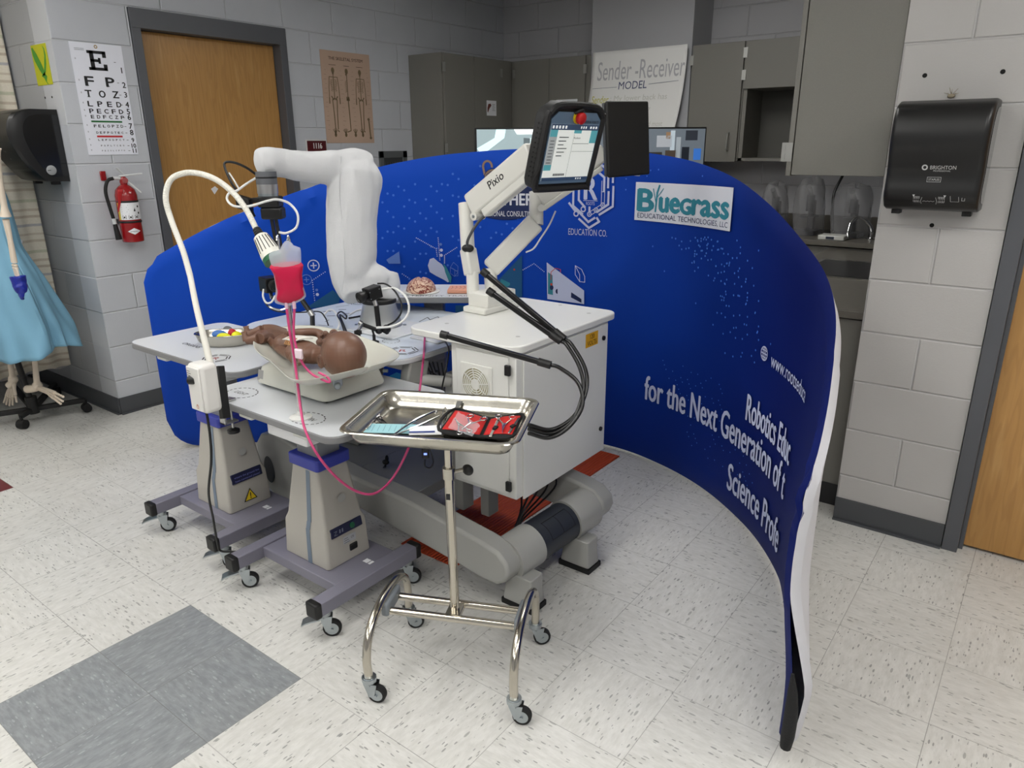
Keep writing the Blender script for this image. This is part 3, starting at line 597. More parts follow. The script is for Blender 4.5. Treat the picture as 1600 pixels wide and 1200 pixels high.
def lift_table(lab, cx, y0, y1, hx_, top, tx0, tx1, ty0, ty1, front):
    t = thing('equipment_table', lab, 'table', (cx, (y0 + y1) / 2, 0), 'height-adjustable tables on grey rails')
    for s in (-1, 1):
        x = cx + s * hx_; a, b = y0, y1
        G().box(x - .025, x + .025, a, b, .095, .143).build('foot_rail', RAIL, t, bevel=.003)
        for y, e in ((a, -1), (b, 1)): G().box(x - .027, x + .027, min(y, y + e * .022) - .002, max(y, y + e * .022) + .002, .092, .146).build('end_cap', BLACK, t, bevel=.006)
    G().box(cx - hx_ + .025, cx + hx_ - .025, y0 + .10, y1 - .06, .10, .138).build('base_plate', RAIL, t, bevel=.003)
    for i, (s, y) in enumerate(((-1, y0 + .025), (1, y0 + .025), (1, y1 - .03), (-1, y1 - .03))): caster(t, (cx + s * hx_, y, .095), R([52, 44, 40, 60][i]))
    # tapered column shell: faces splayed at the foot
    yc = (y0 + .10 + y1 - .06) / 2; zb = .138
    def ring(z, a, b, fy=0, n=5, r=.012): return [(cx + p[0], yc + fy + p[1], z) for p in rrect(-a, a, -b, b, r, n)]
    G().loft([ring(zb, .115, .092), ring(zb + .002, .118, .095), ring(zb + .13, .112, .090), ring(zb + .155, .102, .082), ring(zb + .34, .068, .066), ring(zb + .352, .066, .064)], smooth=False).build('column_shell', COLH, t, bevel=.002)
    G().slab([(cx + p[0], yc + p[1]) for p in rrect(-.078, .078, -.072, .072, .012)], zb + .345, zb + .385).build('collar', INDB, t, bevel=.004)
    G().slab([(cx + p[0], yc + p[1]) for p in rrect(-.055, .055, -.048, .048, .006)], zb + .385, top - .025).build('lift_tube', UNDER, t, bevel=.002)
    G().slab([(cx + p[0], yc + p[1]) for p in rrect(-.035 if front == 'power' else -.10, .165 if front == 'power' else .10, -.165 if front == 'power' else -.06, .11 if front == 'power' else .06, .008)], top - .090, top - .025).build('top_bracket', mat('bright_white_plastic', rgb(236, 236, 238), .4), t, bevel=.004)
    # graduated strip on the front face
    def ffr(u, v): # front face of shell, u across, v up 0..1
        z = zb + v * .345
        k = [(0, .118, .095), (.377, .112, .090), (.449, .102, .082), (.985, .068, .066), (1.0, .066, .064)]
        for (a, p, q), (b, p2, q2) in zip(k[:-1], k[1:]):
            if v <= b: e = (v - a) / (b - a); return (p + (p2 - p) * e, q + (q2 - q) * e, z)
        return (.066, .064, z)
    g = G(); pts = []
    for v in (0.0, .377, .449, .985): A, B, z = ffr(0, v); pts.append((A, B, z))
    for (A, B, z), (A2, B2, z2) in zip(pts[:-1], pts[1:]):
        g.add([(cx + .012, yc - B - .0015, z), (cx + .034, yc - B - .0015, z), (cx + .030, yc - B2 - .0015, z2), (cx + .010, yc - B2 - .0015, z2)], [(0, 1, 2, 3)])
    g.build('height_scale_strip', STRIP, t)
    # right face details (frame on the sloped right face)
    A, B, z = ffr(0, .377); A2, B2, z2 = ffr(0, .449); O = Vector((cx + A + .001, yc, z)); V = Vector((A2 - A, 0, z2 - z)).normalized()
    Fr = lambda u, v, h: Vector((cx + .112 + (.102 - .112) * v / .025 if False else cx + .1155, yc + u, zb + .065 + v)) + Vector((h, 0, 0))
    # upper slope between .155 and .34
    W = Vector((.34 - .155, 0, .102 - .068)).normalized(); VV = Vector((.068 - .102, 0, .34 - .155)).normalized()
    Fs = lambda u, v, h: Vector((cx + .102, yc + u, zb + .155)) + VV * v + W * h
    sh = Sheet(Fs, .006); sh.disc(0.005, .075, .017, .014, 24); sh.build('fixing_cover', GREYP, t)
    W2 = Vector((.025, 0, .010)).normalized(); V2 = Vector((-.010, 0, .025)).normalized()
    Fl = lambda u, v, h: Vector((cx + .107, yc + u, zb + .1425)) + Vector((-.16, 0, .98)) * v + W2 * (h + .002)
    if front == 'power':
        G().obox(Vector((cx + .111, yc, zb + .125)), (0, 1, 0), (-.2, 0, 1), (1, 0, .2), .068, .017, .004).build('switch_panel', NAVYL, t, bevel=.003)
        q = G(); q.cyl((cx + .110, yc + .022, zb + .125), (cx + .1185, yc + .022, zb + .1265), .010); q.build('power_switch', mat('green_switch', rgb(20, 90, 60), .4), t)
        sh = Sheet(lambda u, v, h: Vector((cx + .1155 + h, yc + u, zb + .125 + v)), .0012)
        for u in (-.035, -.024): sh.rect(u, -.006, u + .006, .008)
        sh.text('Z', -.058, -.008, .016); sh.build('switch_panel_marks', mat('grey_marks', rgb(120, 125, 140), .5), t)
        G().obox(Vector((cx + .117, yc + .020, zb + .045)), (0, 1, 0), (0, 0, 1), (1, 0, 0), .017, .013, .004).build('power_inlet', BLACK, t, bevel=.004)
        sh = Sheet(lambda u, v, h: Vector((cx + .1145 + h, yc + u, zb + .06 + v)), .0018); sh.rect(-.022, .008, .034, .036); sh.build('rating_label', mat('pale_grey_label', rgb(176, 178, 184), .5), t)
        sh = Sheet(lambda u, v, h: Vector((cx + .1145 + h, yc + u, zb + .06 + v)), .0028); sh.text('CE', .012, .020, .008)
        for i in range(3): sh.line([(-.018, .012 + i * .008), (.006 - i * .004, .012 + i * .008)], .0015)
        sh.build('rating_label_text', INK, t)
    else:
        G().obox(Vector((cx + .109, yc + .0, zb + .135)), (0, 1, 0), (-.25, 0, 1), (1, 0, .25), .068, .020, .003).build('warning_plate', NAVYL, t, bevel=.003)
        sh = Sheet(lambda u, v, h: Vector((cx + .1175 + h - v * .25, yc + u, zb + .135 + v)), .002); sh.text('ensure the ground line', -.058, .002, .010, .11); sh.text('been connected please!', -.058, -.012, .010, .11); sh.build('warning_plate_text', mat('lilac_text', rgb(120, 124, 190), .5), t)
        sh = Sheet(lambda u, v, h: Vector((cx + .1165 + h, yc + u, zb + .05 + v)), .0015); sh.poly([(-.030, -.022), (.030, -.022), (0, .03)]); sh.build('warning_triangle', INK, t)
        sh = Sheet(lambda u, v, h: Vector((cx + .1165 + h, yc + u, zb + .05 + v)), .0025); sh.poly([(-.024, -.0185), (.024, -.0185), (0, .0235)]); sh.build('warning_triangle_face', YEL, t)
        sh = Sheet(lambda u, v, h: Vector((cx + .1165 + h, yc + u, zb + .05 + v)), .0035); sh.line([(0, -.004), (0, .010)], .004); sh.disc(0, -.011, .0025, n=8); sh.build('warning_mark', INK, t)
    for x in (cx + .19, ): 
        sh = Sheet(lambda u, v, h: Vector((x + u, yc + .03 + v, .138 + h)), .001); sh.rect(-.03, -.012, -.008, .010); sh.rect(-.004, -.012, .018, .010); sh.build('base_sticker', PAPER, t)
    G().slab(rrect(tx0, tx1, ty0, ty1, .055), top - .025, top - .0015).build('top_core', GREYT, t, bevel=.004)
    G().slab(rrect(tx0 + .003, tx1 - .003, ty0 + .003, ty1 - .003, .052), top - .0015, top).build('top_laminate', WHITE, t)
    for k in (0, 1): G().box(tx0 + .20 + k * .28, tx0 + .27 + k * .28, ty0 + .015, ty0 + .06, top - .045, top - .026).build('drawer_catch', OFFW, t, bevel=.006)
    return t
TA = lift_table('white table on grey rails holding the infant manikin and drip stand', .285, .15, .575, .225, .72, -.05, .64, .17, .68, 'power')
TB = lift_table('white table at far left carrying the steel kidney basin of clay pieces', -.34, .185, .60, .225, .755, -.80, -.045, .30, .735, 'warn')
# printed marks on the two tops
def dashes(sh, u, v, a, b, n=20, w_=.004):
    for i in range(n):
        t0 = 2 * math.pi * i / n; t1 = t0 + 2 * math.pi / n * .45; sh.line([(u + a * math.cos(t0), v + b * math.sin(t0)), (u + a * math.cos(t1), v + b * math.sin(t1))], w_)
LW = P(378, 614, 'z', .72); sh = Sheet(lambda u, v, h: Vector((LW.x + u, LW.y + v, .7201 + h)), .0004); dashes(sh, 0, 0, .058, .048); sh.text('LIGHT', 0, -.012, .02, .06, 'C'); sh.build('light_position_marking', INK, TA)
IV = P(470, 653, 'z', .72); sh = Sheet(lambda u, v, h: Vector((IV.x + u, IV.y + v, .7201 + h)), .0004); dashes(sh, .02, .01, .062, .045); sh.text('IV', .035, .0, .02, .02); sh.build('drip_position_marking', INK, TA)
def emblem(par, x, y, z, k=.05, rot=0, name='table_emblem'):
    c, s = math.cos(rot), math.sin(rot); F = lambda u, v, h: Vector((x + c * u - s * v, y + s * u + c * v, z + .0002 + h)); sh = Sheet(F, .0004)
    for r in (1.0, .78):
        for i in range(6):
            a0 = R(60 * i + 5); a1 = R(60 * i + 52); sh.line([(k * r * math.cos(a0), k * r * math.sin(a0)), (k * r * math.cos(a1), k * r * math.sin(a1))], .0045)
    sh.build(name, INK, par); q = Sheet(F, .0004); q.text('R', 0, -k * .3, k * .55, k * .5, 'C'); q.build(name + '_letter', mat('dull_red_print', rgb(160, 60, 60), .6), par)
e = P(338, 560, 'z', .755); emblem(TB, e.x, e.y, .755, .052, R(20))
o = P(283, 537, 'z', .755); sh = Sheet(lambda u, v, h: Vector((o.x + u * .8 + v * -.6 * 0, o.y + v, .7552 + h)), .0004); sh.text('ORGANS', 0, 0, .022, .15); sh.build('table_lettering', INK, TB)
# ---- kidney basin with modelling clay
def kidney(k, n=40):
    out = []
    for i in range(n):
        a = 2 * math.pi * i / n; r = 1 - .20 * math.exp(-((a - math.pi / 2 + .0) / .55) ** 2); out.append((k * 1.06 * math.cos(a), k * .64 * math.sin(a) * r))
    return out
kb = P(362, 535, 'z', .755); kc = Vector((P(354, 538, 'z', .755).x, P(354, 538, 'z', .755).y, .7555)); KR = R(42)
def kring(k, z): return [kc + Vector((math.cos(KR) * a - math.sin(KR) * b, math.sin(KR) * a + math.cos(KR) * b, z)) for a, b in kidney(k)]
bs = thing('kidney_basin', 'stainless steel kidney basin of coloured clay on the far left table', 'basin', kc)
G().loft([kring(.078, .0), kring(.086, .004), kring(.100, .020), kring(.107, .044), kring(.113, .048), kring(.112, .050), kring(.105, .046), kring(.098, .022), kring(.084, .006), kring(.04, .0045)]).build('bowl', STEEL, bs)
CLAY = {}
for nm, px, col, s_, hh in (('blue clay lump, leftmost of the clay in the kidney basin', (342, 522), (70, 118, 190), (.036, .022, .018), .032), ('yellow clay bar at the front of the kidney basin', (350, 527), (232, 232, 30), (.032, .014, .018), .034), ('red clay lump between the two yellow ones in the kidney basin', (363, 521), (196, 40, 48), (.018, .016, .020), .036), ('yellow clay egg at the right end of the kidney basin', (370, 525), (235, 232, 26), (.022, .020, .019), .036), ('grey clay pebble at the back of the kidney basin', (356, 516), (110, 112, 114), (.022, .014, .018), .030)):
    p = P(px[0], px[1], 'z', .755 + hh * .9); g = G().ell(p, s_, Matrix.Rotation(R(25), 3, 'Z'), 18, 10); o = g.build('modelling_clay', mat('clay_' + nm.split()[0], rgb(*col), .55), bevel=0); meta(o, nm, 'clay', 'modelling clay in the kidney basin')
# ================================================================== motorised lift platform
PLM = mat('platform_grey_paint', rgb(166, 166, 162), .38, var=.02); PLT = mat('platform_plate', rgb(140, 142, 142), .4)
pf = thing('lift_platform', 'long grey motorised lifting platform under the robot table and cabinet', 'platform', (.3, .9, 0))
prof = [(-.445, .29), (-.40, .345), (-.30, .372), (-.17, .345), (.18, .310), (.49, .295), (.716, .262), (.82, .248), (.885, .232), (.922, .20), (.930, .165), (.915, .128), (.878, .106), (.80, .108), (.711, .122), (.17, .185), (-.06, .215), (-.20, .20), (-.22, .07), (-.30, .055), (-.42, .10)]
for i, (y0, y1) in enumerate(((.60, .685), (1.12, 1.205))):
    dx = 0 if i == 0 else .055; dz = 0 if i == 0 else .03
    q = G().prism([(a + dx * (a > .6), b + dz * (a > .6)) for a, b in prof], (0, y0, 0), (1, 0, 0), (0, 0, 1), (0, y1 - y0, 0)).build('side_beam', PLM, pf, bevel=.012, bseg=3)
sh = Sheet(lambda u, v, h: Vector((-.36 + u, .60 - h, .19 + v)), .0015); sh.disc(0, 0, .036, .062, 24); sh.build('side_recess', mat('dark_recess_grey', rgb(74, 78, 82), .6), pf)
def rot_pt(c, r, a): return (c[0] + r * math.cos(a), c[1] + r * math.sin(a))
ax0 = Vector((.866, .685, .162)); ax1 = Vector((.908, 1.12, .186)); dd = (ax1 - ax0)
G().cyl(ax0 - dd * .02, ax0 + dd * .26, .078, n=36).build('drive_housing', PLM, pf); G().cyl(ax0 + dd * .27, ax0 + dd * .70, .074, n=36).build('motor_cover', mat('anthracite_motor_cover', rgb(44, 48, 56), .45), pf); G().cyl(ax0 + dd * .71, ax1, .080, n=36).build('drive_housing', PLM, pf)
g = G(); m0 = ax0 + dd * .34; m1 = ax0 + dd * .63; U_, V_, D_ = Vector((1, 0, 0)), Vector((0, 0, 1)), dd.normalized()
for a0 in (R(18), R(75)):
    g.bar(m0 + U_ * .0745 * math.cos(a0) + V_ * .0745 * math.sin(a0), m1 + U_ * .0745 * math.cos(a0) + V_ * .0745 * math.sin(a0), .002, .002)
for e_ in (m0, (m0 + m1) / 2, m1): g.tube([e_ + U_ * .0745 * math.cos(R(a)) + V_ * .0745 * math.sin(R(a)) for a in (18, 37, 56, 75)], .0012, 5)
g.build('cover_groove', BLACK, pf)
for (x0, x1, y0, y1) in ((.86, .985, .66, .735), (.885, 1.01, .98, 1.06)):
    cxx = (x0 + x1) / 2; q = G(); q.loft([[(cxx + a, (y0 + y1) / 2 + b, z) for a, b in rrect(-w_, w_, -d_, d_, .008, 3)] for z, w_, d_ in ((.02, .062, .040), (.07, .056, .036), (.125, .056, .036))], smooth=False); q = q.build('foot', PLM, pf, bevel=.003); G().box(x0 - .004, x1 + .004, y0 - .003, y1 + .003, 0, .02).build('foot_pad', RUBBER, q)
for y in (.66, 1.14): q = G().box(-.37, -.27, y - .03, y + .05, .02, .20).build('foot', PLM, pf, bevel=.004); G().box(-.375, -.265, y - .035, y + .055, 0, .02).build('foot_pad', RUBBER, q)
G().box(-.20, .44, .685, 1.12, .245, .285).build('deck_plate', PLT, pf, bevel=.003); G().box(-.02, .10, .70, 1.10, .2852, .2862).build('deck_seam_cover', PLT, pf)
G().bar((-.1, .64, .215), (.80, .64, .118), .03, .02).build('under_rail', BLACK, pf)
# two lifting columns that carry the robot table and the cabinet frame
for (x, y) in ((-.12, .90), (.47, .93)):
    G().box(x - .05, x + .05, y - .05, y + .05, .286, .698).build('lift_column', PLM, pf, bevel=.004)
G().box(.525, .567, .80, .86, .2, .72).build('cabinet_post', PLM, pf, bevel=.003); G().box(.60, .64, .86, .92, .17, .345).build('cabinet_post', PLM, pf, bevel=.003); G().box(.50, .565, .82, .90, .60, .66).build('cabinet_bracket', PLM, pf, bevel=.003)
g = G(); ky = P(603, 727, 'z', .29); g.ell(ky + Vector((0, 0, .014)), (.016, .012, .010)); g.ell(ky + Vector((.008, 0, .032)), (.006, .008, .014))
for a in range(4): g.bar(ky + Vector((0, 0, .006)), ky + Vector((.018 * math.cos(a * .7 - .8), -.026 * math.cos(a * .5), .002)), .003, .002)
meta(g.build('key_bunch', BLACK), 'small bunch of keys lying on the grey deck of the lifting platform', 'keys')
# orange mat
MATO = mat('orange_ribbed_mat', rgb(196, 74, 30), .6); gg = N(MATO); x, y, z = gg.xyz(); gg.bump(gg.m('SINE', gg.m('MULTIPLY', x, 420.0)), .8, .003)
meta(G().box(.30, .585, .72, 1.985, 0.0, .006).build('floor_mat', MATO, bevel=.002), 'orange ribbed floor mat lying under the lifting platform', 'floor mat')
# ================================================================== robot table
RT = thing('robot_table', 'large white rounded table carrying the draped robot arm', 'table', (-.05, .95, .70)); RZ = .80
G().slab(rrect(-.505, .43, .615, 1.335, .11, 10), RZ - .022, RZ - .002).build('top_core', mat('light_grey_edge', rgb(196, 198, 200), .5), RT, bevel=.004)
G().slab(rrect(-.503, .428, .617, 1.333, .108, 10), RZ - .002, RZ).build('top_laminate', mat('pale_blue_white_laminate', rgb(204, 212, 222), .3), RT)
G().box(-.36, .30, .80, 1.02, .70, .772).build('under_frame', PLM, RT, bevel=.004)
G().obox((.40, .745, .735), (0, 1, -.25), (1, 0, 0), (0, .25, 1), .05, .022, .045).build('support_bracket', PLM, RT, bevel=.008); G().cyl((.41, .765, .70), (.50, .83, .69), .020).build('support_tube', PLM, RT)
emblem(RT, *P(630, 548, 'z', RZ)[:2], RZ, .055, R(35)); emblem(RT, *P(563, 473, 'z', RZ)[:2], RZ, .05, R(35))
sh = Sheet(lambda u, v, h: Vector((u, v, RZ + .0002 + h)), .0004)
def RP(x, y): q = P(x, y, 'z', RZ); return (q.x, q.y)
for l in ([(655, 503), (668, 496), (672, 500), (684, 495), (690, 500)], [(652, 507), (675, 509), (694, 506), (690, 498)], [(502, 487), (520, 486)], [(520, 494), (548, 492)], [(525, 480), (545, 477)], [(508, 503), (514, 500)], [(498, 508), (520, 510)], [(600, 480), (612, 486)]): sh.line([RP(*p) for p in l], .004)
for l in ((506, 487), (530, 484), (541, 490), (512, 494), (568, 487)): q = RP(*l); sh.line([(q[0], q[1]), (q[0] + .02, q[1] + .02)], .008)
q = RP(611, 533); dashes(sh, q[0], q[1], .035, .03, 14, .003); sh.build('table_line_drawings', INK, RT)
oz = P(676, 529, 'z', RZ); G().box(oz.x - .075, oz.x + .075, oz.y - .05, oz.y + .05, RZ, RZ + .006).build('grommet_plate', WHITE, RT, bevel=.003)
for k in (-.035, .035): G().box(oz.x + k - .018, oz.x + k + .018, oz.y - .012, oz.y + .014, RZ + .006, RZ + .0075).build('grommet_slot', BLACK, RT)
# ================================================================== back table with brain
def diag(O, a):
    c, s = math.cos(a), math.sin(a); return lambda u, v, z: Vector((O.x + c * u - s * v, O.y + s * u + c * v, z))
BO = P(620, 465, 'z', .868); b2 = P(735, 465, 'z', .868); ang = math.atan2(b2.y - BO.y, b2.x - BO.x); BT = thing('simulation_table', 'narrow white table behind the robot, holding the brain model', 'table', (BO.x, BO.y, 0)); f_ = diag(BO, ang)
def dslab(g, out, z0, z1): return g.loft([[f_(a, b, z0) for a, b in out], [f_(a, b, z1) for a, b in out]], smooth=False)
dslab(G(), rrect(-.10, .46, 0, .31, .05), .842, .868).build('top_core', GREYT, BT, bevel=.004); dslab(G(), rrect(-.098, .458, .002, .308, .049), .868, .8695).build('top_laminate', WHITE, BT)
dslab(G(), rrect(.10, .19, .12, .20, .008), .15, .842).build('column', UNDER, BT, bevel=.003); dslab(G(), rrect(.0, .30, .07, .25, .02), .03, .15).build('base', PLM, BT, bevel=.01)
dslab(G(), rrect(-.05, .36, .05, .27, .01), .0, .03).build('foot', RAIL, BT, bevel=.003)
sh = Sheet(lambda u, v, h: f_(u, v, .8697 + h), .0004); sh.text('MATERNITY TRAINING', .0, .018, .028, .40); sh.build('table_lettering', mat('grey_print', rgb(90, 94, 105), .6), BT)
# brain
bc = P(655, 456, 'z', .90); bc = P(655, 457, 'z', .872) + Vector((0, 0, .0)); ux = Vector((math.cos(ang), math.sin(ang), 0)); vy = Vector((-math.sin(ang), math.cos(ang), 0))
bc = f_(.090, .125, .8695)
br = thing('brain_model', 'pink anatomical brain half-model with red folds on the back table', 'anatomical model', bc)
bm_ = mat('brain_folds', rgb(206, 160, 140), .35); g = N(bm_); x, y, z = g.xyz(); dn = g.noise(g.comb(x, y, z), 28, 2)
ww = g.n('ShaderNodeTexNoise'); ww.inputs['Scale'].default_value = 34; ww.inputs['Detail'].default_value = 0.5; ww.inputs['Distortion'].default_value = 1.6; g.put(ww.inputs['Vector'], g.comb(x, y, z))
v1 = g.m('ABSOLUTE', g.m('SUBTRACT', ww.outputs['Fac'], .5)); v2 = g.m('ABSOLUTE', g.m('SUBTRACT', g.noise(g.comb(g.m('ADD', x, 3.0), y, z), 40, 1), .5)); v = g.m('MINIMUM', v1, v2); f1 = g.step(v, .008, .05)
g.put(g.b.inputs['Base Color'], g.mix(f1, rgb(142, 44, 36), rgb(224, 188, 162))); g.bump(f1, .8, .006)
def bsurf(a, b):
    th = a * 2 * math.pi; ph = b * math.pi / 2; r = Vector((math.cos(th) * math.cos(ph) * .068, math.sin(th) * math.cos(ph) * .085, math.sin(ph) * .062))
    gr = math.exp(-(r.x / .006) ** 2) * .008 if b > .25 else 0; r.z -= gr
    return bc + ux * r.x + vy * r.y + Vector((0, 0, r.z + .006))
G().surf(bsurf, 64, 20).build('brain', bm_, br); G().lathe([(.001, 0), (.082, 0), (.086, .004), (.078, .008), (.001, .008)], bc, n=36).build('base_disc', OFFW, br)
sk = f_(.272, .13, .8698); g = G(); g.obox(sk + Vector((0, 0, .010)), ux, vy, (0, 0, 1), .056, .055, .009); o = g.build('suture_pad', mat('skin_pad', rgb(222, 158, 130), .5), bevel=.004); meta(o, 'flesh-coloured suture practice pad with cut lines beside the brain model', 'practice pad')
sh = Sheet(lambda u, v, h: sk + ux * u + vy * v + Vector((0, 0, .019 + h)), .0006)
for i in range(5): sh.line([(-.04 + i * .018, -.035), (-.035 + i * .019, -.005), (-.042 + i * .018, .03)], .002)
sh.build('cut_line', mat('cut_print', rgb(120, 60, 50), .6), o)
# ================================================================== controller cabinet with monitor arms
CW = mat('white_powder_coat', rgb(222, 222, 218), .4, bump=.03, bscale=400); CTOP = mat('white_cabinet_top', rgb(226, 226, 222), .3)
cb = thing('controller_cabinet', 'white controller cabinet with a fan grille and yellow voltage label', 'cabinet', (.7, 1.05, .35))
G().box(.572, .85, .755, 1.345, .35, .868).build('body', CW, cb, bevel=.003)
G().box(.60, .822, .748, .7545, .365, .855).build('front_door', CW, cb, bevel=.002)
G().box(.8502, .856, .79, 1.335, .34, .86).build('side_door', CW, cb, bevel=.002)
G().slab(rrect(.37, .868, .735, 1.40, .055, 8), .872, .897).build('top_panel', CTOP, cb, bevel=.005, bseg=3)
for z in (.815, .40): G().box(.815, .836, .736, .748, z - .018, z + .018).build('hinge', BLACK, cb, bevel=.003)
for z in (.81, .44): G().cyl((.856, 1.30, z), (.862, 1.30, z), .009).build('door_lock', BLACK, cb)
FC = Vector((.69, .748, .742)); G().box(FC.x - .068, FC.x + .068, .742, .7478, FC.z - .07, FC.z + .07).build('fan_housing', OFFW, cb, bevel=.003)
sh = Sheet(lambda u, v, h: Vector((FC.x + u, .742 - h, FC.z + v)), .0012); sh.disc(0, 0, .058, n=40); sh.build('fan_screen', mat('tan_filter', rgb(158, 150, 112), .8), cb)
g = G()
for r in (.018, .026, .034, .042, .050, .058): g.tube([(FC.x + r * math.cos(a * math.pi / 12), .7395, FC.z + r * math.sin(a * math.pi / 12)) for a in range(24)], .0022, 5, 1, closed=True, spline=False)
for a in range(8): t_ = a * math.pi / 4 + .2; g.bar((FC.x + .016 * math.cos(t_), .7395, FC.z + .016 * math.sin(t_)), (FC.x + .06 * math.cos(t_), .7395, FC.z + .06 * math.sin(t_)), .003, .003, up=(0, 1, 0))
g.cyl((FC.x, .7415, FC.z), (FC.x, .738, FC.z), .016); g.build('fan_grille', OFFW, cb)
sh = Sheet(lambda u, v, h: Vector((.856 + h, 1.172 + u, .797 + v)), .0008); sh.rect(0, 0, .088, .052); sh.build('voltage_label', mat('amber_label', rgb(214, 160, 22), .5), cb)
sh = Sheet(lambda u, v, h: Vector((.856 + h, 1.172 + u, .797 + v)), .0016); sh.text('120', .030, .029, .017, .03); sh.text('VOLTS', .012, .006, .017, .064); sh.build('voltage_label_text', INK, cb)
g = G()
for x, y in ((.46, .86), (.78, .86), (.46, 1.3), (.79, 1.3), (.62, 1.36)): g.cyl((x, y, .897), (x, y, .8975), .008)
g.build('top_screw_cover', mat('pale_cover', rgb(190, 190, 186), .5), cb)
g = G(); 
for k in range(5): g.tube([(.70 + .01 * k, .98 + .02 * k, .35), (.71 + .02 * k, .97 + .03 * k, .26), (.70 + .012 * k, .98 - .015 * k, .16), (.68 + .02 * k, .92, .03 + .02 * k)], .004, 6)
meta(g.build('cable_bundle', BLACK), 'bundle of black cables dropping from the underside of the white cabinet', 'cable')
# ---- dual monitor arm
AW = mat('white_arm_plastic', rgb(222, 221, 214), .38); ARM = thing('monitor_arm', 'white two-armed monitor stand on top of the controller cabinet', 'monitor arm', (.47, 1.12, .897))
bx = (P(716, 487, 'z', .897), P(755, 494, 'z', .897), P(795, 480, 'z', .897)); bu = (bx[1] - bx[0]); bv = (bx[2] - bx[1])
bc_ = bx[0] + (bx[2] - bx[1]) * .5 + bu * .5; bu.normalize(); bv = Vector((-bu.y, bu.x, 0)); BU, BV = bu, bv
bc_ = Vector((bx[1].x, bx[1].y, .897)) - bu * .052 + bv * .115
G().obox(bc_ + Vector((0, 0, .012)), bu, bv, (0, 0, 1), .056, .11, .012).build('base_plate', AW, ARM, bevel=.006)
G().obox(bc_ + Vector((0, 0, .048)), bu, bv, (0, 0, 1), .050, .085, .026).build('base_block', AW, ARM, bevel=.004)
TD = (bc_ - CP).dot(CF)
def seg(par, nm, a, b, w_, h_, t0, t1, m=AW, bev=.006, up=(0, 0, 1)): return G().bar(D(*a, t0), D(*b, t1), w_, h_, up).build(nm, m, par, bevel=bev)
# left arm: post, elbow, spring arm
A0 = D(739, 456, TD - .02); A1 = D(738, 425, TD - .02); A2 = D(731, 388, TD - .03); A3 = D(729, 350, TD - .03); A4 = D(727, 318, TD - .03)
G().cyl(A0 - Vector((0, 0, .02)), A1, .024).build('lower_post', AW, ARM); G().bar(A1 - Vector((0, 0, .012)), A2, .052, .05).build('lower_link', AW, ARM, bevel=.008); G().cyl(A2 - Vector((0, 0, .01)), A4, .027, n=28).build('upper_post', AW, ARM)
G().ell(A2 + (CP - A2).normalized() * .026 + Vector((0, 0, .0)), (.024, .014, .016), Matrix.Rotation(R(35), 3, 'Z')).build('cable_clip', BLACK, ARM)
S0 = D(737, 322, TD - .05); S1 = D(835, 240, TD - .30); q = G().bar(S0, S1, .052, .092).build('spring_arm', AW, ARM, bevel=.012, bseg=3)
dS = (S1 - S0).normalized(); sideS = dS.cross(Vector((0, 0, 1))).normalized(); upS = sideS.cross(dS)
if sideS.dot(CP - S0) < 0: sideS = -sideS
sh = Sheet(lambda u, v, h: (S0 + S1) / 2 + dS * u + upS * v + sideS * (.025 + h), .001); sh.text('Pixio', -.045, -.008, .030, .082, bold=.0009); sh.build('printed_name', INK, q)
G().bar(S0 - upS * .058 + dS * .05, S1 - upS * .054, .044, .034).build('lower_strut', AW, ARM, bevel=.006); 
for pp in (S0 - upS * .05 + dS * .015,): G().cyl(pp - sideS * .02, pp + sideS * .034, .016).build('pivot', AW, ARM); G().cyl(pp + sideS * .034, pp + sideS * .036, .006).build('pivot_screw', ZINC, ARM)
G().tube([A2 + (CP - A2).normalized() * .03, D(731, 375, TD - .08), D(745, 350, TD - .09), D(758, 337, TD - .09), D(775, 325, TD - .08)], .0055, 8).build('cable', DGREY, ARM)
# right arm
B0 = D(768, 452, TD + .05); B1 = D(766, 420, TD + .05); B2 = D(834, 350, TD + .0); B3 = D(838, 337, TD + .0); B4 = D(838, 300, TD); 
G().cyl(B0 - Vector((0, 0, .02)), B1, .026).build('lower_post', AW, ARM); G().bar(B1, B2 + (B2 - B1) * .05, .054, .076).build('lower_link', AW, ARM, bevel=.010, bseg=3); G().cyl(B3 - Vector((0, 0, .035)), B4, .028, n=28).build('upper_post', AW, ARM)
S2 = D(842, 312, TD); S3 = D(945, 236, TD - .05); G().bar(S2, S3, .045, .066).build('spring_arm', AW, ARM, bevel=.010, bseg=3)
G().bar(D(848, 326, TD), D(940, 262, TD - .04), .04, .02).build('lower_strut', AW, ARM, bevel=.004); qq = D(846, 325, TD - .03); G().cyl(qq, qq + (CP - qq).normalized() * .02, .014).build('pivot', AW, ARM)
G().bar(D(945, 245, TD - .07), D(998, 272, TD - .02), .05, .02).build('mount_head', AW, ARM, bevel=.005)
G().tube([D(868, 330, TD - .02), D(858, 352, TD - .03), D(845, 372, TD - .02), D(834, 388, TD), D(822, 394, TD + .02)], .0035, 6).build('cable', WHITE, ARM)
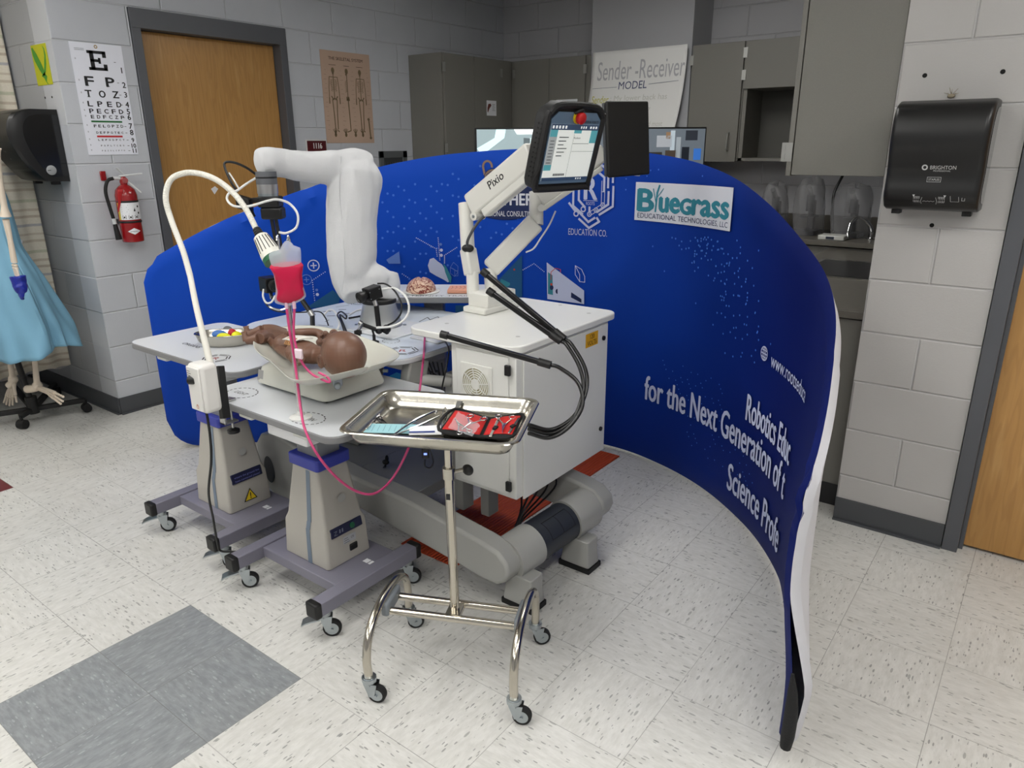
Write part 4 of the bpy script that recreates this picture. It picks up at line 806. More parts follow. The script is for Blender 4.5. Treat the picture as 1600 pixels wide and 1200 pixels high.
# ---- black screen seen from behind
TM = TD - .12; c0 = Vector((.8649, 1.4139, 1.5252)); mu = Vector((.2511, .9676, .0266)).normalized(); mv = Vector((-.0766, -.0075, .997)); mw = mu.cross(mv).normalized(); mv = mw.cross(mu).normalized()
if mw.dot(CP - c0) < 0: mw = -mw
mn = thing('flat_screen', 'black flat screen turned away on the right-hand monitor arm', 'monitor', c0)
hw = .1085; hh = .128
G().obox(c0, mu, mv, mw, hw, hh, .006).build('screen_back', mat('matt_black_shell', rgb(20, 19, 18), .6), mn, bevel=.010, bseg=3); G().obox(c0 - mw * .010 - mu * .006, mu, mv, mw, hw, hh * .97, .005).build('bezel', DGREY, mn, bevel=.006)
G().cyl(c0 - mw * .012, c0 - mw * .05, .03).build('mount_plate', AW, mn)
# ---- teach pendant
TP_ = 2.33; pc = Vector((.8600, 1.0359, 1.4833))
pu = Vector((.1793, .9838, -.0057)).normalized(); pv = Vector((.2628, -.0423, .9639)); pw = pu.cross(pv).normalized(); pv = pw.cross(pu).normalized()
if pw.dot(CP - pc) < 0: pw = -pw
pd = thing('teach_pendant', 'robot touch-screen controller in a black rubber frame with a red stop button', 'control tablet', pc)
def PF(u, v, h): return pc + pu * u + pv * v + pw * h
hs = .109; vs_ = .089
out = [(-hs - .030, -vs_ - .002), (-hs - .022, -vs_ - .024), (-hs - .006, -vs_ - .032), (hs + .004, -vs_ - .030), (hs + .018, -vs_ - .018), (hs + .022, vs_ + .012), (hs + .016, vs_ + .032), (hs - .030, vs_ + .060), (-hs + .022, vs_ + .060), (-hs - .022, vs_ + .034), (-hs - .030, vs_ + .014)]
inn = [(-hs - .004, -vs_ - .010), (hs + .004, -vs_ - .010), (hs + .004, vs_ + .014), (hs - .022, vs_ + .036), (-hs + .022, vs_ + .036), (-hs - .004, vs_ + .014)]
BUMP = mat('black_rubber_bumper', rgb(24, 24, 25), .6, bump=.3, bscale=120)
G().prism(out, pc - pw * .050, pu, pv, pw * .046).build('rubber_bumper', BUMP, pd, bevel=.010, bseg=3)
rim = G(); mm = [PF(a * .94, b * .96 + .0, -.001) for a, b in out]; rim.tube(mm, .011, 8, 4, closed=True); rim.build('bumper_rim', BUMP, pd)
hd = G()
for i in range(12):
    for j in range(2): p0 = PF(-hs - .0305, -vs_ + .01 + i * (2 * vs_) / 12, -.012 - j * .013); hd.cyl(p0, p0 - pu * .0015, .0028, n=8)
hd.build('grip_hole', mat('hole_black', rgb(5, 5, 5), .8), pd)
G().prism(inn, pc - pw * .003, pu, pv, pw * .004).build('face_plate', mat('blue_grey_plate', rgb(98, 122, 146), .4), pd)
SCR = mat('screen_lit', rgb(196, 200, 196), .3, emit=(.72, .74, .70, .55)); SB = mat('screen_dark_bar', rgb(44, 62, 88), .3, emit=(.03, .055, .1, .5)); ST = mat('screen_teal', rgb(80, 150, 158), .3, emit=(.07, .28, .32, .5)); SG = mat('screen_grey', rgb(150, 154, 154), .3, emit=(.3, .32, .32, .5)); SI = mat('screen_text', rgb(60, 66, 70), .4); SWT = mat('screen_icons', rgb(230, 235, 235), .4, emit=(.8, .8, .8, .5))
H2 = vs_; Ws = hs
sh = Sheet(PF, .0018); sh.rect(-Ws, -H2, Ws, H2); sc = sh.build('screen', SCR, pd)
sh = Sheet(PF, .0026); sh.rect(-Ws, H2 * .80, Ws, H2); sh.build('menu_bar', SB, sc)
sh = Sheet(PF, .0026); sh.rect(-Ws, -H2, Ws, -H2 * .88); sh.build('status_bar', SB, sc)
sh = Sheet(PF, .0026); sh.rect(-Ws, H2 * .56, -Ws * .70, H2 * .80); sh.rect(-Ws, -H2 * .62, -Ws * .70, -H2 * .42); sh.rect(Ws * .72, H2 * .35, Ws, H2 * .8); sh.rect(-Ws * .02, H2 * .69, Ws * .30, H2 * .8); sh.build('teal_tab', ST, sc)
sh = Sheet(PF, .0026); sh.rect(-Ws, -H2 * .42, -Ws * .70, H2 * .56); sh.build('side_menu', SG, sc)
sh = Sheet(PF, .0034)
for i in range(6): sh.line([(-Ws * .60, H2 * (.55 - i * .13)), (-Ws * (.22 + .08 * (i % 3)), H2 * (.55 - i * .13))], .0026)
for i in range(8): sh.line([(-Ws * .94, H2 * (.42 - i * .11)), (-Ws * .78, H2 * (.42 - i * .11))], .002)
sh.line([(0, H2 * .66), (0, -H2 * .88)], .0008); sh.text('Robot', Ws * .02, H2 * .50, .006, .03); sh.line([(Ws * .02, H2 * .33), (Ws * .7, H2 * .33)], .0012); sh.line([(Ws * .02, H2 * .05), (Ws * .98, H2 * .05)], .0008)
for i in range(7): sh.rect(-Ws * (.56 - i * .07), -H2 * .82, -Ws * (.51 - i * .07), -H2 * .74)
sh.build('screen_text', SI, sc)
sh = Sheet(PF, .0036)
for i in range(5): sh.rect(-Ws * (.96 - i * .13), H2 * .85, -Ws * (.89 - i * .13), H2 * .95)
for i in range(3): sh.rect(Ws * (.22 + i * .1), H2 * .86, Ws * (.27 + i * .1), H2 * .94); sh.rect(Ws * (.62 + i * .12), H2 * .86, Ws * (.69 + i * .12), H2 * .94); sh.rect(Ws * (.45 + i * .1), -H2 * .97, Ws * (.50 + i * .1), -H2 * .91)
sh.build('screen_icons', SWT, sc)
sh = Sheet(PF, .0018); sh.text('UNIVERSAL ROBOTS', Ws * .28, H2 + .004, .008, Ws * .68); sh.build('maker_lettering', INK, pd)
bp = PF(0.0, H2 + .022, .001); G().lathe([(.020, 0), (.020, .006)], bp, pw, 24).build('stop_button_collar', YEL, pd); G().lathe([(.014, .005), (.018, .010), (.018, .022), (.014, .026), (.002, .027)], bp, pw, 24).build('stop_button', mat('red_button', rgb(190, 28, 32), .35), pd); G().tube([PF(-.02, H2 + .034, .004), PF(0, H2 + .046, .016), PF(.02, H2 + .034, .004)], .005, 8).build('button_guard', BLACK, pd)
G().ell(PF(.030, H2 + .022, .004), .005).build('status_light', mat('white_led', rgb(255, 255, 255), .3, emit=(1, 1, 1, 3)), pd)
# ================================================================== orange-free LED clip lamp with three black bars, clamped on the tray
BLK2 = mat('gloss_black', rgb(9, 9, 10), .3); DIFF = mat('led_diffuser', rgb(225, 225, 225), .4)
ll = thing('clip_lamp', 'black three-headed clip-on bar lamp clamped to the instrument tray rim', 'lamp', P(822, 668, 'z', .80))
for (a, b, ta, tb, arc) in (((757, 426), (872, 522), 1.98, 1.93, [(893, 538), (914, 575), (916, 610), (897, 650), (862, 671)]), ((766, 456), (866, 526), 1.96, 1.92, [(886, 540), (906, 575), (911, 612), (895, 655), (862, 677)]), ((693, 523), (848, 567), 1.92, 1.86, [(875, 575), (903, 598), (910, 634), (888, 668), (858, 684)])):
    A = D(*a, ta); B = D(*b, tb); d_ = (B - A).normalized(); dn_ = Vector((-.3, -.2, -1)); dn_ = (dn_ - d_ * dn_.dot(d_)).normalized()
    h = G().bar(A, B, .0145, .0145, up=dn_).build('light_bar', BLK2, ll, bevel=.003); G().bar(A + d_ * .02 + dn_ * .0076, B - d_ * .01 + dn_ * .0076, .010, .0015, up=dn_).build('diffuser', DIFF, h)
    G().cyl(A - d_ * .008, A + d_ * .012, .0105).build('end_cap', BLACK, h); G().cyl(B - d_ * .012, B + d_ * .022, .0105).build('sleeve', BLACK, h)
    E_ = P(826, 664 + (tb < 1.9) * 10 + (tb == 1.92) * 6, 'z', .80); pts = [B, B + d_ * .02] + [D(x, y, tb + (1.78 - tb) * (i + 1) / 6) for i, (x, y) in enumerate(arc)] + [D(826, 664 + (0 if tb == 1.93 else 6 if tb == 1.92 else 13), 1.76)]
    G().tube(pts, .0052, 10).build('gooseneck', BLK2, ll)
# ================================================================== instrument tray trolley
TA_ = R(25.3); TC = Vector((.96, .305, 0)); tU = Vector((math.cos(TA_), math.sin(TA_), 0)); tV = Vector((-math.sin(TA_), math.cos(TA_), 0))
def TL(u, v, z): return TC + tU * u + tV * v + Vector((0, 0, z))
POL = mat('polished_steel_tube', rgb(196, 190, 178), .16, 1.0)
ty = thing('instrument_trolley', 'polished steel instrument trolley on four black casters holding a tray', 'trolley', TC)
for s_ in (-1, 1):
    u = s_ * .21; pts = [TL(u, -.166, .075), TL(u, -.172, .14), TL(u, -.150, .20), TL(u, -.09, .238), TL(u, 0, .250), TL(u, .09, .238), TL(u, .150, .20), TL(u, .170, .14), TL(u, .166, .075)]
    G().tube(pts, .0125, 16).build('leg_arch', POL, ty)
    for v in (-1, 1):
        p = TL(u, v * .166, .08); caster(ty, (p.x, p.y, .08), R(37 + 12 * v), .027, False)
        G().cyl(TL(u, v * .166, .074), TL(u, v * .166, .082), .017).build('leg_collar', ZINC, ty)
    G().obox(TL(u - s_ * .012, 0, .222), tV, Vector((0, 0, 1)), tU, .055, .022, .012).build('corner_bracket', mat('grey_bracket', rgb(120, 126, 132), .5), ty, bevel=.008)
for v in (-.036, .036): G().cyl(TL(-.20, v, .212), TL(.20, v, .212), .0115, n=20).build('cross_bar', POL, ty)
G().obox(TL(0, 0, .212), tU, tV, (0, 0, 1), .022, .034, .008).build('post_foot', POL, ty, bevel=.002)
G().cyl(TL(0, 0, .205), TL(-.004, 0, .66), .0135, n=24).build('lower_post', POL, ty); G().cyl(TL(-.004, 0, .64), TL(-.004, 0, .672), .0175, n=24).build('height_collar', STEEL, ty); G().cyl(TL(-.004, 0, .67), TL(-.004, 0, .742), .0105, n=20).build('upper_post', POL, ty)
G().cyl(TL(-.004, 0, .655) , TL(.03, .03, .655), .006).build('clamp_screw', STEEL, ty); G().ell(TL(.042, .03, .655), (.018, .012, .016)).build('clamp_knob', BLACK, ty)
sh = Sheet(lambda u, v, h: TL(-.004, 0, .58) + tU * u - tV * (.0136 + h) + Vector((0, 0, v)), .0006); sh.rect(-.006, 0, .006, .018); sh.build('post_sticker', INK, ty)
trc = Vector((.898, .355, 0)); TW, THH = .245, .180
def TR_(u, v, z): return trc + tU * u + tV * v + Vector((0, 0, z))
tr = thing('instrument_tray', 'shallow stainless steel instrument tray on top of the trolley', 'tray', trc + Vector((0, 0, .755)))
def trr(w_, h_, r, z): return [TR_(a, b, z) for a, b in rrect(-w_, w_, -h_, h_, r, 7)]
G().loft([trr(TW - .045, THH - .045, .025, .752), trr(TW - .032, THH - .032, .032, .757), trr(TW - .022, THH - .022, .036, .775), trr(TW - .017, THH - .017, .038, .795), trr(TW - .012, THH - .012, .040, .799), trr(TW - .002, THH - .002, .042, .799), trr(TW, THH, .043, .796), trr(TW - .002, THH - .002, .042, .7965), trr(TW - .014, THH - .014, .040, .7965), trr(TW - .020, THH - .020, .038, .792), trr(TW - .026, THH - .026, .036, .775), trr(TW - .038, THH - .038, .032, .7595), trr(TW - .05, THH - .05, .025, .7565), trr(.02, .02, .01, .7565)]).build('tray_pan', STEEL, tr)
G().obox(TR_(.05, -.055, .747), tU, tV, (0, 0, 1), .13, .05, .004).build('tray_carrier', POL, tr)
# --- things in the tray
def flat(px, py, z=.760): return P(px, py, 'z', z)
def solo(g, name, m, label, cat, group=None, **k): return meta(g.build(name, m, **k), label, cat, group)
a, b, c, d = flat(566, 676), flat(574, 662), flat(660, 664), flat(655, 678); g = G(); g.loft([[a, b, c, d], [q + Vector((0, 0, .001)) for q in (a, b, c, d)]], smooth=False); o = solo(g, 'instruction_leaflet', mat('pale_blue_paper', rgb(152, 200, 208), .7), 'pale blue printed leaflet lying at the left front of the steel tray', 'leaflet')
sh = Sheet(lambda u, v, h: a.lerp(d, u).lerp(b.lerp(c, u), v) + Vector((0, 0, .0012 + h)), .0003)
for i in range(7): sh.line([(.15 + i * .1, .15), (.15 + i * .1, .8)], .006)
sh.text('ECO', .03, .3, .4, .07); sh.build('leaflet_text', mat('blue_grey_print', rgb(70, 110, 130), .6), o)
a1, b1, c1, d1 = flat(639, 680, .763), flat(641, 670, .763), flat(689, 667, .763), flat(690, 679, .763); g = G().loft([[a1, b1, c1, d1], [q + Vector((0, 0, .006)) for q in (a1, b1, c1, d1)]], smooth=False); o = solo(g, 'blister_pack', PAPER, 'white and blue instrument packet beside the red kit case in the tray', 'packet')
sh = Sheet(lambda u, v, h: a1.lerp(d1, u).lerp(b1.lerp(c1, u), v) + Vector((0, 0, .0065 + h)), .0004); sh.rect(0, 0, .8, .22); sh.build('packet_blue_band', mat('navy_band', rgb(40, 60, 130), .5), o)
def scissors(nm, label, tip, ring, z, closed=.0, k=1.0, group='loose instruments in the tray', m=CHROME, cat='surgical instrument'):
    A = flat(*tip, z); B = flat(*ring, z); d_ = (B - A); L = d_.length; d_.normalize(); s_ = Vector((-d_.y, d_.x, 0)); up = Vector((0, 0, 1)); t = thing(nm, label, cat, A, group)
    for q, sg in enumerate((-1, 1)):
        zz = up * (.001 + .0022 * q); mid = A + d_ * L * .45; e = A + d_ * (L - .012 * k) + s_ * sg * (.014 * k + closed)
        g = G(); g.tube([A + s_ * sg * .0006 + zz, mid - s_ * sg * .003 + zz, mid + s_ * sg * .002 + zz, e - d_ * .012 * k + zz], [.001, .0026, .0026, .0018], 8)
        g.tube([e + zz + d_ * (math.cos(i * math.pi / 6) * .013 * k) + s_ * (math.sin(i * math.pi / 6) * .0085 * k) for i in range(12)], .0017, 6, 2, closed=True); g.build('handle_half', m, t)
    G().cyl(A + d_ * L * .45, A + d_ * L * .45 + up * .006, .003, n=10).build('pivot_screw', m, t); return t
# tissue forceps across the tray
A, B = flat(612, 681, .768), flat(681, 643, .775); B2 = flat(686, 650, .768); t = thing('tissue_forceps', 'long steel forceps lying diagonally across the blue leaflet', 'surgical instrument', A, 'loose instruments in the tray')
G().tube([A, A.lerp(B, .5) + Vector((0, 0, .008)), A.lerp(B, .93) + Vector((0, 0, .004)), B], [.0018, .0035, .0035, .002], 8).build('arm', CHROME, t); G().tube([A, A.lerp(B2, .5) + Vector((.006, -.006, .0)), B2], [.0018, .0032, .0022], 8).build('arm', CHROME, t); G().ell(B + Vector((0, 0, -.002)), .006).build('handle_ring', CHROME, t)
A, B = flat(694, 660, .765), flat(696, 636, .775); t = thing('towel_clip', 'small steel towel clip standing behind the forceps in the tray', 'surgical instrument', A, 'loose instruments in the tray'); G().tube([A, A.lerp(B, .5) + tU * .006, B, A.lerp(B, .5) - tU * .006, A + tU * .008], .0016, 6).build('wire', CHROME, t)
A, B = flat(712, 641, .765), flat(718, 627, .785); t = thing('surgical_clamp', 'steel clamp sticking up behind the red kit case', 'surgical instrument', A, 'loose instruments in the tray'); G().bar(A, B, .012, .004).build('blade', CHROME, t); G().bar(A + tU * .006, B + tU * .007, .004, .006).build('spring', CHROME, t)
A, B = flat(571, 670, .762), flat(590, 649, .765); t = thing('retractor', 'flat steel retractor at the left end of the tray', 'surgical instrument', A, 'loose instruments in the tray'); G().bar(A, B, .010, .002).build('shaft', CHROME, t, bevel=.0008); G().tube([B + Vector((.008 * math.cos(i), .008 * math.sin(i), .001)) for i in (0, 1.26, 2.5, 3.77, 5.0)], .0015, 6, closed=True).build('ring', CHROME, t)
A, B = flat(582, 660, .762), flat(598, 656, .766); scissors('small_scissors', 'small dark scissors lying behind the blue leaflet in the tray', (604, 662), (586, 653), .762, m=mat('dark_steel', rgb(80, 80, 84), .3, 1.0), k=.7)
# red zip case
RED = mat('red_nylon_lining', rgb(196, 24, 22), .7, var=.15, vscale=60, bump=.3, bscale=50); KBL = mat('black_case_fabric', rgb(18, 18, 20), .8, bump=.5, bscale=220)
kc_ = [flat(686, 674, .768), flat(710, 641, .770), flat(765, 656, .765), flat(752, 684, .762)]; kd = [kc_[3], kc_[2], flat(817, 650, .782), flat(802, 683, .775)]
ks = thing('instrument_case', 'open black zip case with red lining and small instruments, in the steel tray', 'instrument case', kc_[0])
def quadpanel(q, ins, h, t_, nm, m, n=12):
    def fn(a, b): 
        a = ins + a * (1 - 2 * ins); b = ins + b * (1 - 2 * ins); return q[0].lerp(q[3], a).lerp(q[1].lerp(q[2], a), b) + Vector((0, 0, h + .004 * math.sin(a * math.pi)))
    return G().surf(fn, n, n).build(nm, m, ks, thick=t_)
for q, i in ((kc_, 0), (kd, 1)): quadpanel(q, 0, -.001, .006, 'case_shell', KBL); quadpanel(q, .055, .0035, .0015, 'lining', RED)
g = G(); lp = [kc_[0], kc_[1], kc_[2] , kd[2], kd[3], kc_[3]]; g.tube([p + Vector((0, 0, .004)) for p in lp], .0045, 8, 5, closed=True); g.build('zip_border', KBL, ks)
ZC_ = .781
G().bar(flat(766, 682, .775), flat(779, 655, .781), .008, .002).build('scalpel_handle', CHROME, ks, bevel=.0008); G().bar(flat(795, 677, .781), flat(811, 653, .786), .007, .002).build('spatula', CHROME, ks, bevel=.0008); G().bar(flat(772, 670, .7795), flat(776, 666, .781), .011, .004).build('elastic_loop', KBL, ks); G().bar(flat(799, 667, .785), flat(804, 664, .7855), .011, .004).build('elastic_loop', KBL, ks)
scissors('case_forceps', 'ring-handled steel forceps on the right of the red lining', (785, 677), (790, 650), .782, closed=.006, k=1.0, group='instruments in the red case'); scissors('case_scissors', 'ring-handled scissors with one loop over the fold of the red case', (722, 672), (748, 651), .780, closed=.006, k=1.05, group='instruments in the red case'); scissors('case_scissors', 'small scissors under the plastic bag in the red case', (711, 655), (727, 678), .779, closed=.003, k=.8, group='instruments in the red case')
bg = [flat(700, 668, .783), flat(716, 643, .784), flat(750, 665, .786), flat(738, 682, .784)]
o = solo(G().surf(lambda a, b: bg[0].lerp(bg[3], a).lerp(bg[1].lerp(bg[2], a), b) + Vector((0, 0, .005 * noise.noise(Vector((a * 5, b * 5, 1))))), 16, 16), 'plastic_bag', mat('clear_plastic_film', rgb(240, 240, 245), .08, alpha=.28), 'clear plastic bag of suture packets lying on the red case lining', 'bag')
# ================================================================== infant scale and manikin
SCW = mat('ivory_enamel', rgb(206, 206, 196), .25, coat=.3); sc = thing('infant_scale', 'ivory infant weighing scale with a curved tray on the front white table', 'scale', (.22, .46, .72))
def sring(x0, x1, y0, y1, r, z): return [(a, b, z) for a, b in rrect(x0, x1, y0, y1, r, 7)]
G().box(.06, .38, .36, .57, .7205, .735).build('base_feet', RUBBER, sc); G().loft([sring(.03, .41, .335, .60, .03, .732), sring(.028, .412, .333, .602, .032, .742), sring(.045, .40, .345, .59, .035, .79), sring(.07, .38, .36, .575, .035, .806), sring(.10, .35, .39, .54, .03, .812)], smooth=False).build('body', SCW, sc, bevel=.003)
def scoop(a, b):
    th = 2 * math.pi * a; r = b; cx, cy = .295, .428; L, W_ = .310, .182; n_ = 2.4
    c_, s_ = math.cos(th), math.sin(th); fr = max(0, -2 * s_ * c_) if c_ > 0 else 0; n_ = 2.4 + 3.2 * fr; W_ += .030 * fr; k = (abs(c_) ** n_ + abs(s_) ** n_) ** (-1 / n_); x = cx + L * r * c_ * k; y = cy + (W_ + .05 * max(0, c_ * k) ** 3) * r * s_ * k
    dx, dy = x - cx, y - cy; x = cx + dx * .978 + dy * .208; y = cy - dx * .208 + dy * .978
    z = .816 + .056 * r ** 4.2 + (.012 * max(0, c_) ** 2 * r ** 3) + (.020 * max(0, -c_) ** 2 * r ** 3); return (x, y, z)
G().surf(lambda a, b: scoop(a, b), 72, 14).build('weighing_tray', SCW, sc, thick=.004, sub=1)
g = G().cyl((.39, .40, .775), (.412, .385, .775), .012); g.box(.385, .405, .375, .415, .735, .80); g.build('tray_latch', ZINC, sc, bevel=.005)
sh = Sheet(lambda u, v, h: Vector((.05 + u, .3425 - h + (v - .03) * .22, .745 + v)), .002); sh.rect(0, 0, .03, .035); sh.build('rating_label', mat('grey_label', rgb(150, 150, 148), .5), sc)
SKIN = mat('brown_vinyl_skin', rgb(112, 80, 64), .42, var=.05, vscale=20)
bb = thing('infant_manikin', 'brown infant training manikin lying on its back in the scale tray', 'manikin', P(470, 550, 'z', .85))
H = P(536, 554, 'z', .903); NK = P(500, 556, 'z', .862); CHS = P(470, 549, 'z', .868); BE = P(448, 537, 'z', .866); HP = P(430, 528, 'z', .860)
ax = (H - HP).normalized(); lat = Vector((0, 0, 1)).cross(ax).normalized()   # lat points to the far side of the body
if lat.y < 0: lat = -lat
upb = ax.cross(lat); upb = upb if upb.z > 0 else -upb
Rb = Matrix((ax, lat, upb)).transposed()
g = G(); g.ell(H + ax * .004, (.078, .067, .073), Rb, 32, 20); g.ell(H - ax * .034 + upb * .022, (.050, .048, .046), Rb); g.ell(H - ax * .064 + upb * .012 , (.024, .034, .032), Rb)
Rb0 = Rb; fd = (upb - lat * .42).normalized(); lt = (lat + upb * .42).normalized(); Rb = Matrix((ax, lt, fd)).transposed(); Fc = H - ax * .038 + fd * .066      # face centre looks up, turned a little to this side
g.ell(Fc + fd * .005 - ax * .004, (.010, .009, .010), Rb); g.ell(Fc - ax * .018 + fd * .002, (.005, .014, .006), Rb); g.ell(Fc - ax * .028 - fd * .001, (.005, .013, .006), Rb); g.ell(Fc - ax * .034 - fd * .010, (.012, .013, .010), Rb)
for s_ in (-1, 1): g.ell(Fc - ax * .010 - fd * .010 + lt * s_ * .026, (.016, .013, .012), Rb); g.ell(Fc + ax * .010 - fd * .006 + lt * s_ * .018, (.008, .012, .007), Rb)
Rb = Rb0
earp = H - ax * .024 - upb * .012 - lat * .0650
g.tube([earp + (ax * math.cos(i * .8) * .012 + upb * math.sin(i * .8) * .017) for i in range(8)], .0055, 8, 3, closed=True); g.ell(earp + lat * .002, (.010, .004, .012), Rb)
g.tube([H - ax * .045, NK, CHS], [.026, .026, .04], 14)
g.ell(CHS + ax * .004, (.052, .056, .036), Rb); g.ell(BE, (.046, .048, .036), Rb); g.ell(HP, (.036, .046, .032), Rb); g.ell(NK.lerp(CHS, .5), (.034, .056, .028), Rb)
SHn = NK.lerp(CHS, .45) - lat * .055; SHf = NK.lerp(CHS, .45) + lat * .055
g.tube([SHn, P(466, 562, 'z', .860), P(436, 545, 'z', .856)], [.024, .019, .015], 12); g.tube([P(438, 546, 'z', .856), P(425, 535, 'z', .864), P(415, 527, 'z', .872)], [.015, .013, .012], 12)
for i in range(5):
    f0 = P(416, 527, 'z', .872) + lat * (.010 - i * .005); g.tube([f0, f0 - ax * .012 + upb * .006, f0 - ax * .020 - upb * .002], [.0048, .0042, .003], 6)
g.tube([SHf, P(500, 522, 'z', .905), P(470, 519, 'z', .915), P(452, 521, 'z', .905)], [.022, .015, .013, .011], 12)
for i in range(5):
    f0 = P(453, 521, 'z', .905) + lat * (.009 - i * .0045); g.tube([f0, f0 - ax * .012 + upb * .003, f0 - ax * .020 - upb * .005], [.0045, .004, .003], 6)
for s_, k, ft in ((-1, P(404, 529, 'z', .885), P(385, 533, 'z', .875)), (1, P(410, 516, 'z', .893), P(388, 524, 'z', .875))):
    h0 = HP + lat * s_ * .028; g.tube([h0, h0.lerp(k, .5) + upb * .006, k], [.032, .027, .021], 12); g.tube([k, k.lerp(ft, .6) , ft], [.020, .016, .012], 12); g.tube([ft, ft + upb * .016 - ax * .006, ft + upb * .028 - ax * .008], [.012, .011, .008], 10)
    for i in range(5): q = ft + upb * .030 - ax * .009 + lat * (-.008 + i * .004); g.ell(q, .0035, None, 8, 6)
g.build('body', SKIN, bb, voxel=.0022, relax=2)
G().surf(lambda a, b: CHS.lerp(BE, .15) + ax * (.045 - a * .085) + lat * (-.034 + b * .068) + upb * (.0375 + .006 * math.sin(b * math.pi) + .003 * math.sin(a * math.pi)), 10, 10).build('chest_plate', mat('white_chest_plate', rgb(222, 218, 210), .5), bb, thick=.003)
g = G()
for i in range(5): q = CHS.lerp(BE, .15) + ax * (.036 - i * .012) - lat * .040 + upb * .026; g.tube([q, q + lat * .012 + upb * .016, q + lat * .024 + upb * .020], .0022, 6)
g.build('rib', mat('tan_rib', rgb(190, 140, 90), .5), bb)
for s_ in (-1, 1):
    e0 = Fc + ax * .008 - fd * .0005 + lt * s_ * .018; G().tube([e0 - lt * .009 - fd * .002, e0 - ax * .003 + fd * .0008, e0 + lt * .009 - fd * .002], .0016, 6).build('closed_eyelid', mat('dark_eyelid', rgb(48, 28, 20), .5), bb)
G().ell(Fc - ax * .0225 + fd * .0035, (.0032, .009, .0045), Matrix((ax, lt, fd)).transposed()).build('open_mouth', MATS['dark_eyelid'], bb)
G().tube([Fc - ax * .0225 - lt * .010 + fd * .001, Fc - ax * .0225 + fd * .003, Fc - ax * .0225 + lt * .010 + fd * .001], .0012, 6).build('mouth_line', MATS['dark_eyelid'], bb)
G().cyl(H - lat * .060 + ax * .006 - upb * .018, H - lat * .0655 + ax * .006 - upb * .018, .0018, n=8).build('vent_hole', MATS['dark_eyelid'], bb)
# ================================================================== drip stand, bag and line
ivb = Vector((IV.x, IV.y, .7205)); iv = thing('drip_stand', 'chrome drip stand pole with hooks standing on the front white table', 'drip stand', ivb)
G().lathe([(.034, 0), (.034, .004), (.012, .010), (.010, .022)], ivb, n=24).build('base_flange', mat('white_flange', rgb(225, 225, 222), .4), iv); G().cyl(ivb + Vector((0, 0, .015)), ivb + Vector((0, 0, .515)), .0075).build('pole', CHROME, iv)
ptop = ivb + Vector((0, 0, .515)); camr = Vector((CR.x, CR.y, 0)).normalized(); camf = Vector((CF.x, CF.y, 0)).normalized()
for dx, dz in ((-.006, .0), (.024, .0)): q = ptop + camr * dx - camf * .012; G().tube([ptop - Vector((0, 0, .02)), q + Vector((0, 0, .0)), q + Vector((0, 0, .028)), q - camf * .008 + Vector((0, 0, .036)), q - camf * .016 + Vector((0, 0, .024))], .0028, 8).build('hook', CHROME, iv)
q0 = D(447, 482, 2.10); G().tube([q0, q0 - camr * .02 + Vector((0, 0, -.004)), q0 - camr * .045 + Vector((0, 0, .004)), q0 - camr * .048 + Vector((0, 0, .010))], .003, 8).build('side_hook', CHROME, iv)
tb_ = 2.035
def bagp(px, py, h=0): return D(px, py, 2.0 + (py - 380) * .0007 - h)
bagout = [(431, 392), (438, 389), (442, 382), (446, 378), (452, 378), (458, 383), (466, 386), (470, 391), (471, 420), (474, 447), (478, 463), (466, 472), (452, 478), (438, 476), (429, 471), (431, 452), (426, 422), (420, 398)]
fl_ = [(423, 414), (470, 409), (472, 430), (474, 447), (476, 462), (463, 471), (450, 475), (437, 473), (431, 468), (432, 455), (428, 430)]
ib = thing('infusion_bag', 'clear infusion bag of bright pink-red fluid hanging on the drip stand', 'infusion bag', bagp(448, 440))
def pillow(out, m, nm, th, n=8):
    cx = sum(p[0] for p in out) / len(out); cy = sum(p[1] for p in out) / len(out); rings = []
    dense = [(p.x, p.y) for p in catmull([(a, b, 0) for a, b in out], 3, True)]
    for sgn in (-1, 1):
        for k in (range(n, 0, -1) if sgn < 0 else range(1, n + 1)):
            f = k / n; h = th * math.sqrt(max(0, 1 - f ** 2.4)); rings.append([bagp(cx + (x - cx) * f, cy + (y - cy) * f, -sgn * h * -1) for x, y in dense])
    rr = [r for r in rings]
    return G().loft(rr[:n][::-1] + rr[n:][::-1] if False else [[bagp(cx + (x - cx) * f, cy + (y - cy) * f, h) for x, y in dense] for f, h in [(k / n, -th * math.sqrt(max(0, 1 - (k / n) ** 2.4))) for k in range(1, n + 1)] + [(k / n, th * math.sqrt(max(0, 1 - (k / n) ** 2.4))) for k in range(n - 1, 0, -1)]]).build(nm, m, ib)
FLUID = mat('pink_red_fluid', rgb(188, 14, 64), .38, spec=.4); FILM = mat('clear_bag_film', rgb(215, 220, 230), .15, alpha=.38); pillow(fl_, FLUID, 'fluid', .016); pillow(bagout, FILM, 'bag_film', .010)
G().tube([bagp(438, 390, 0), bagp(443, 381, 0), bagp(448, 377, 0), bagp(455, 380, 0), bagp(459, 386, 0)], .0016, 6).build('hanging_slot', FILM, ib)
for x in (447, 459): G().cyl(bagp(x, 470, 0), bagp(x + 1, 482, 0), .005).build('port', mat('clear_port', rgb(225, 190, 205), .3), ib)
PINK = mat('pink_tubing', rgb(196, 66, 118), .3, spec=.5)
DE = (P(662, 558, 'z', .80) - CP).dot(CF)
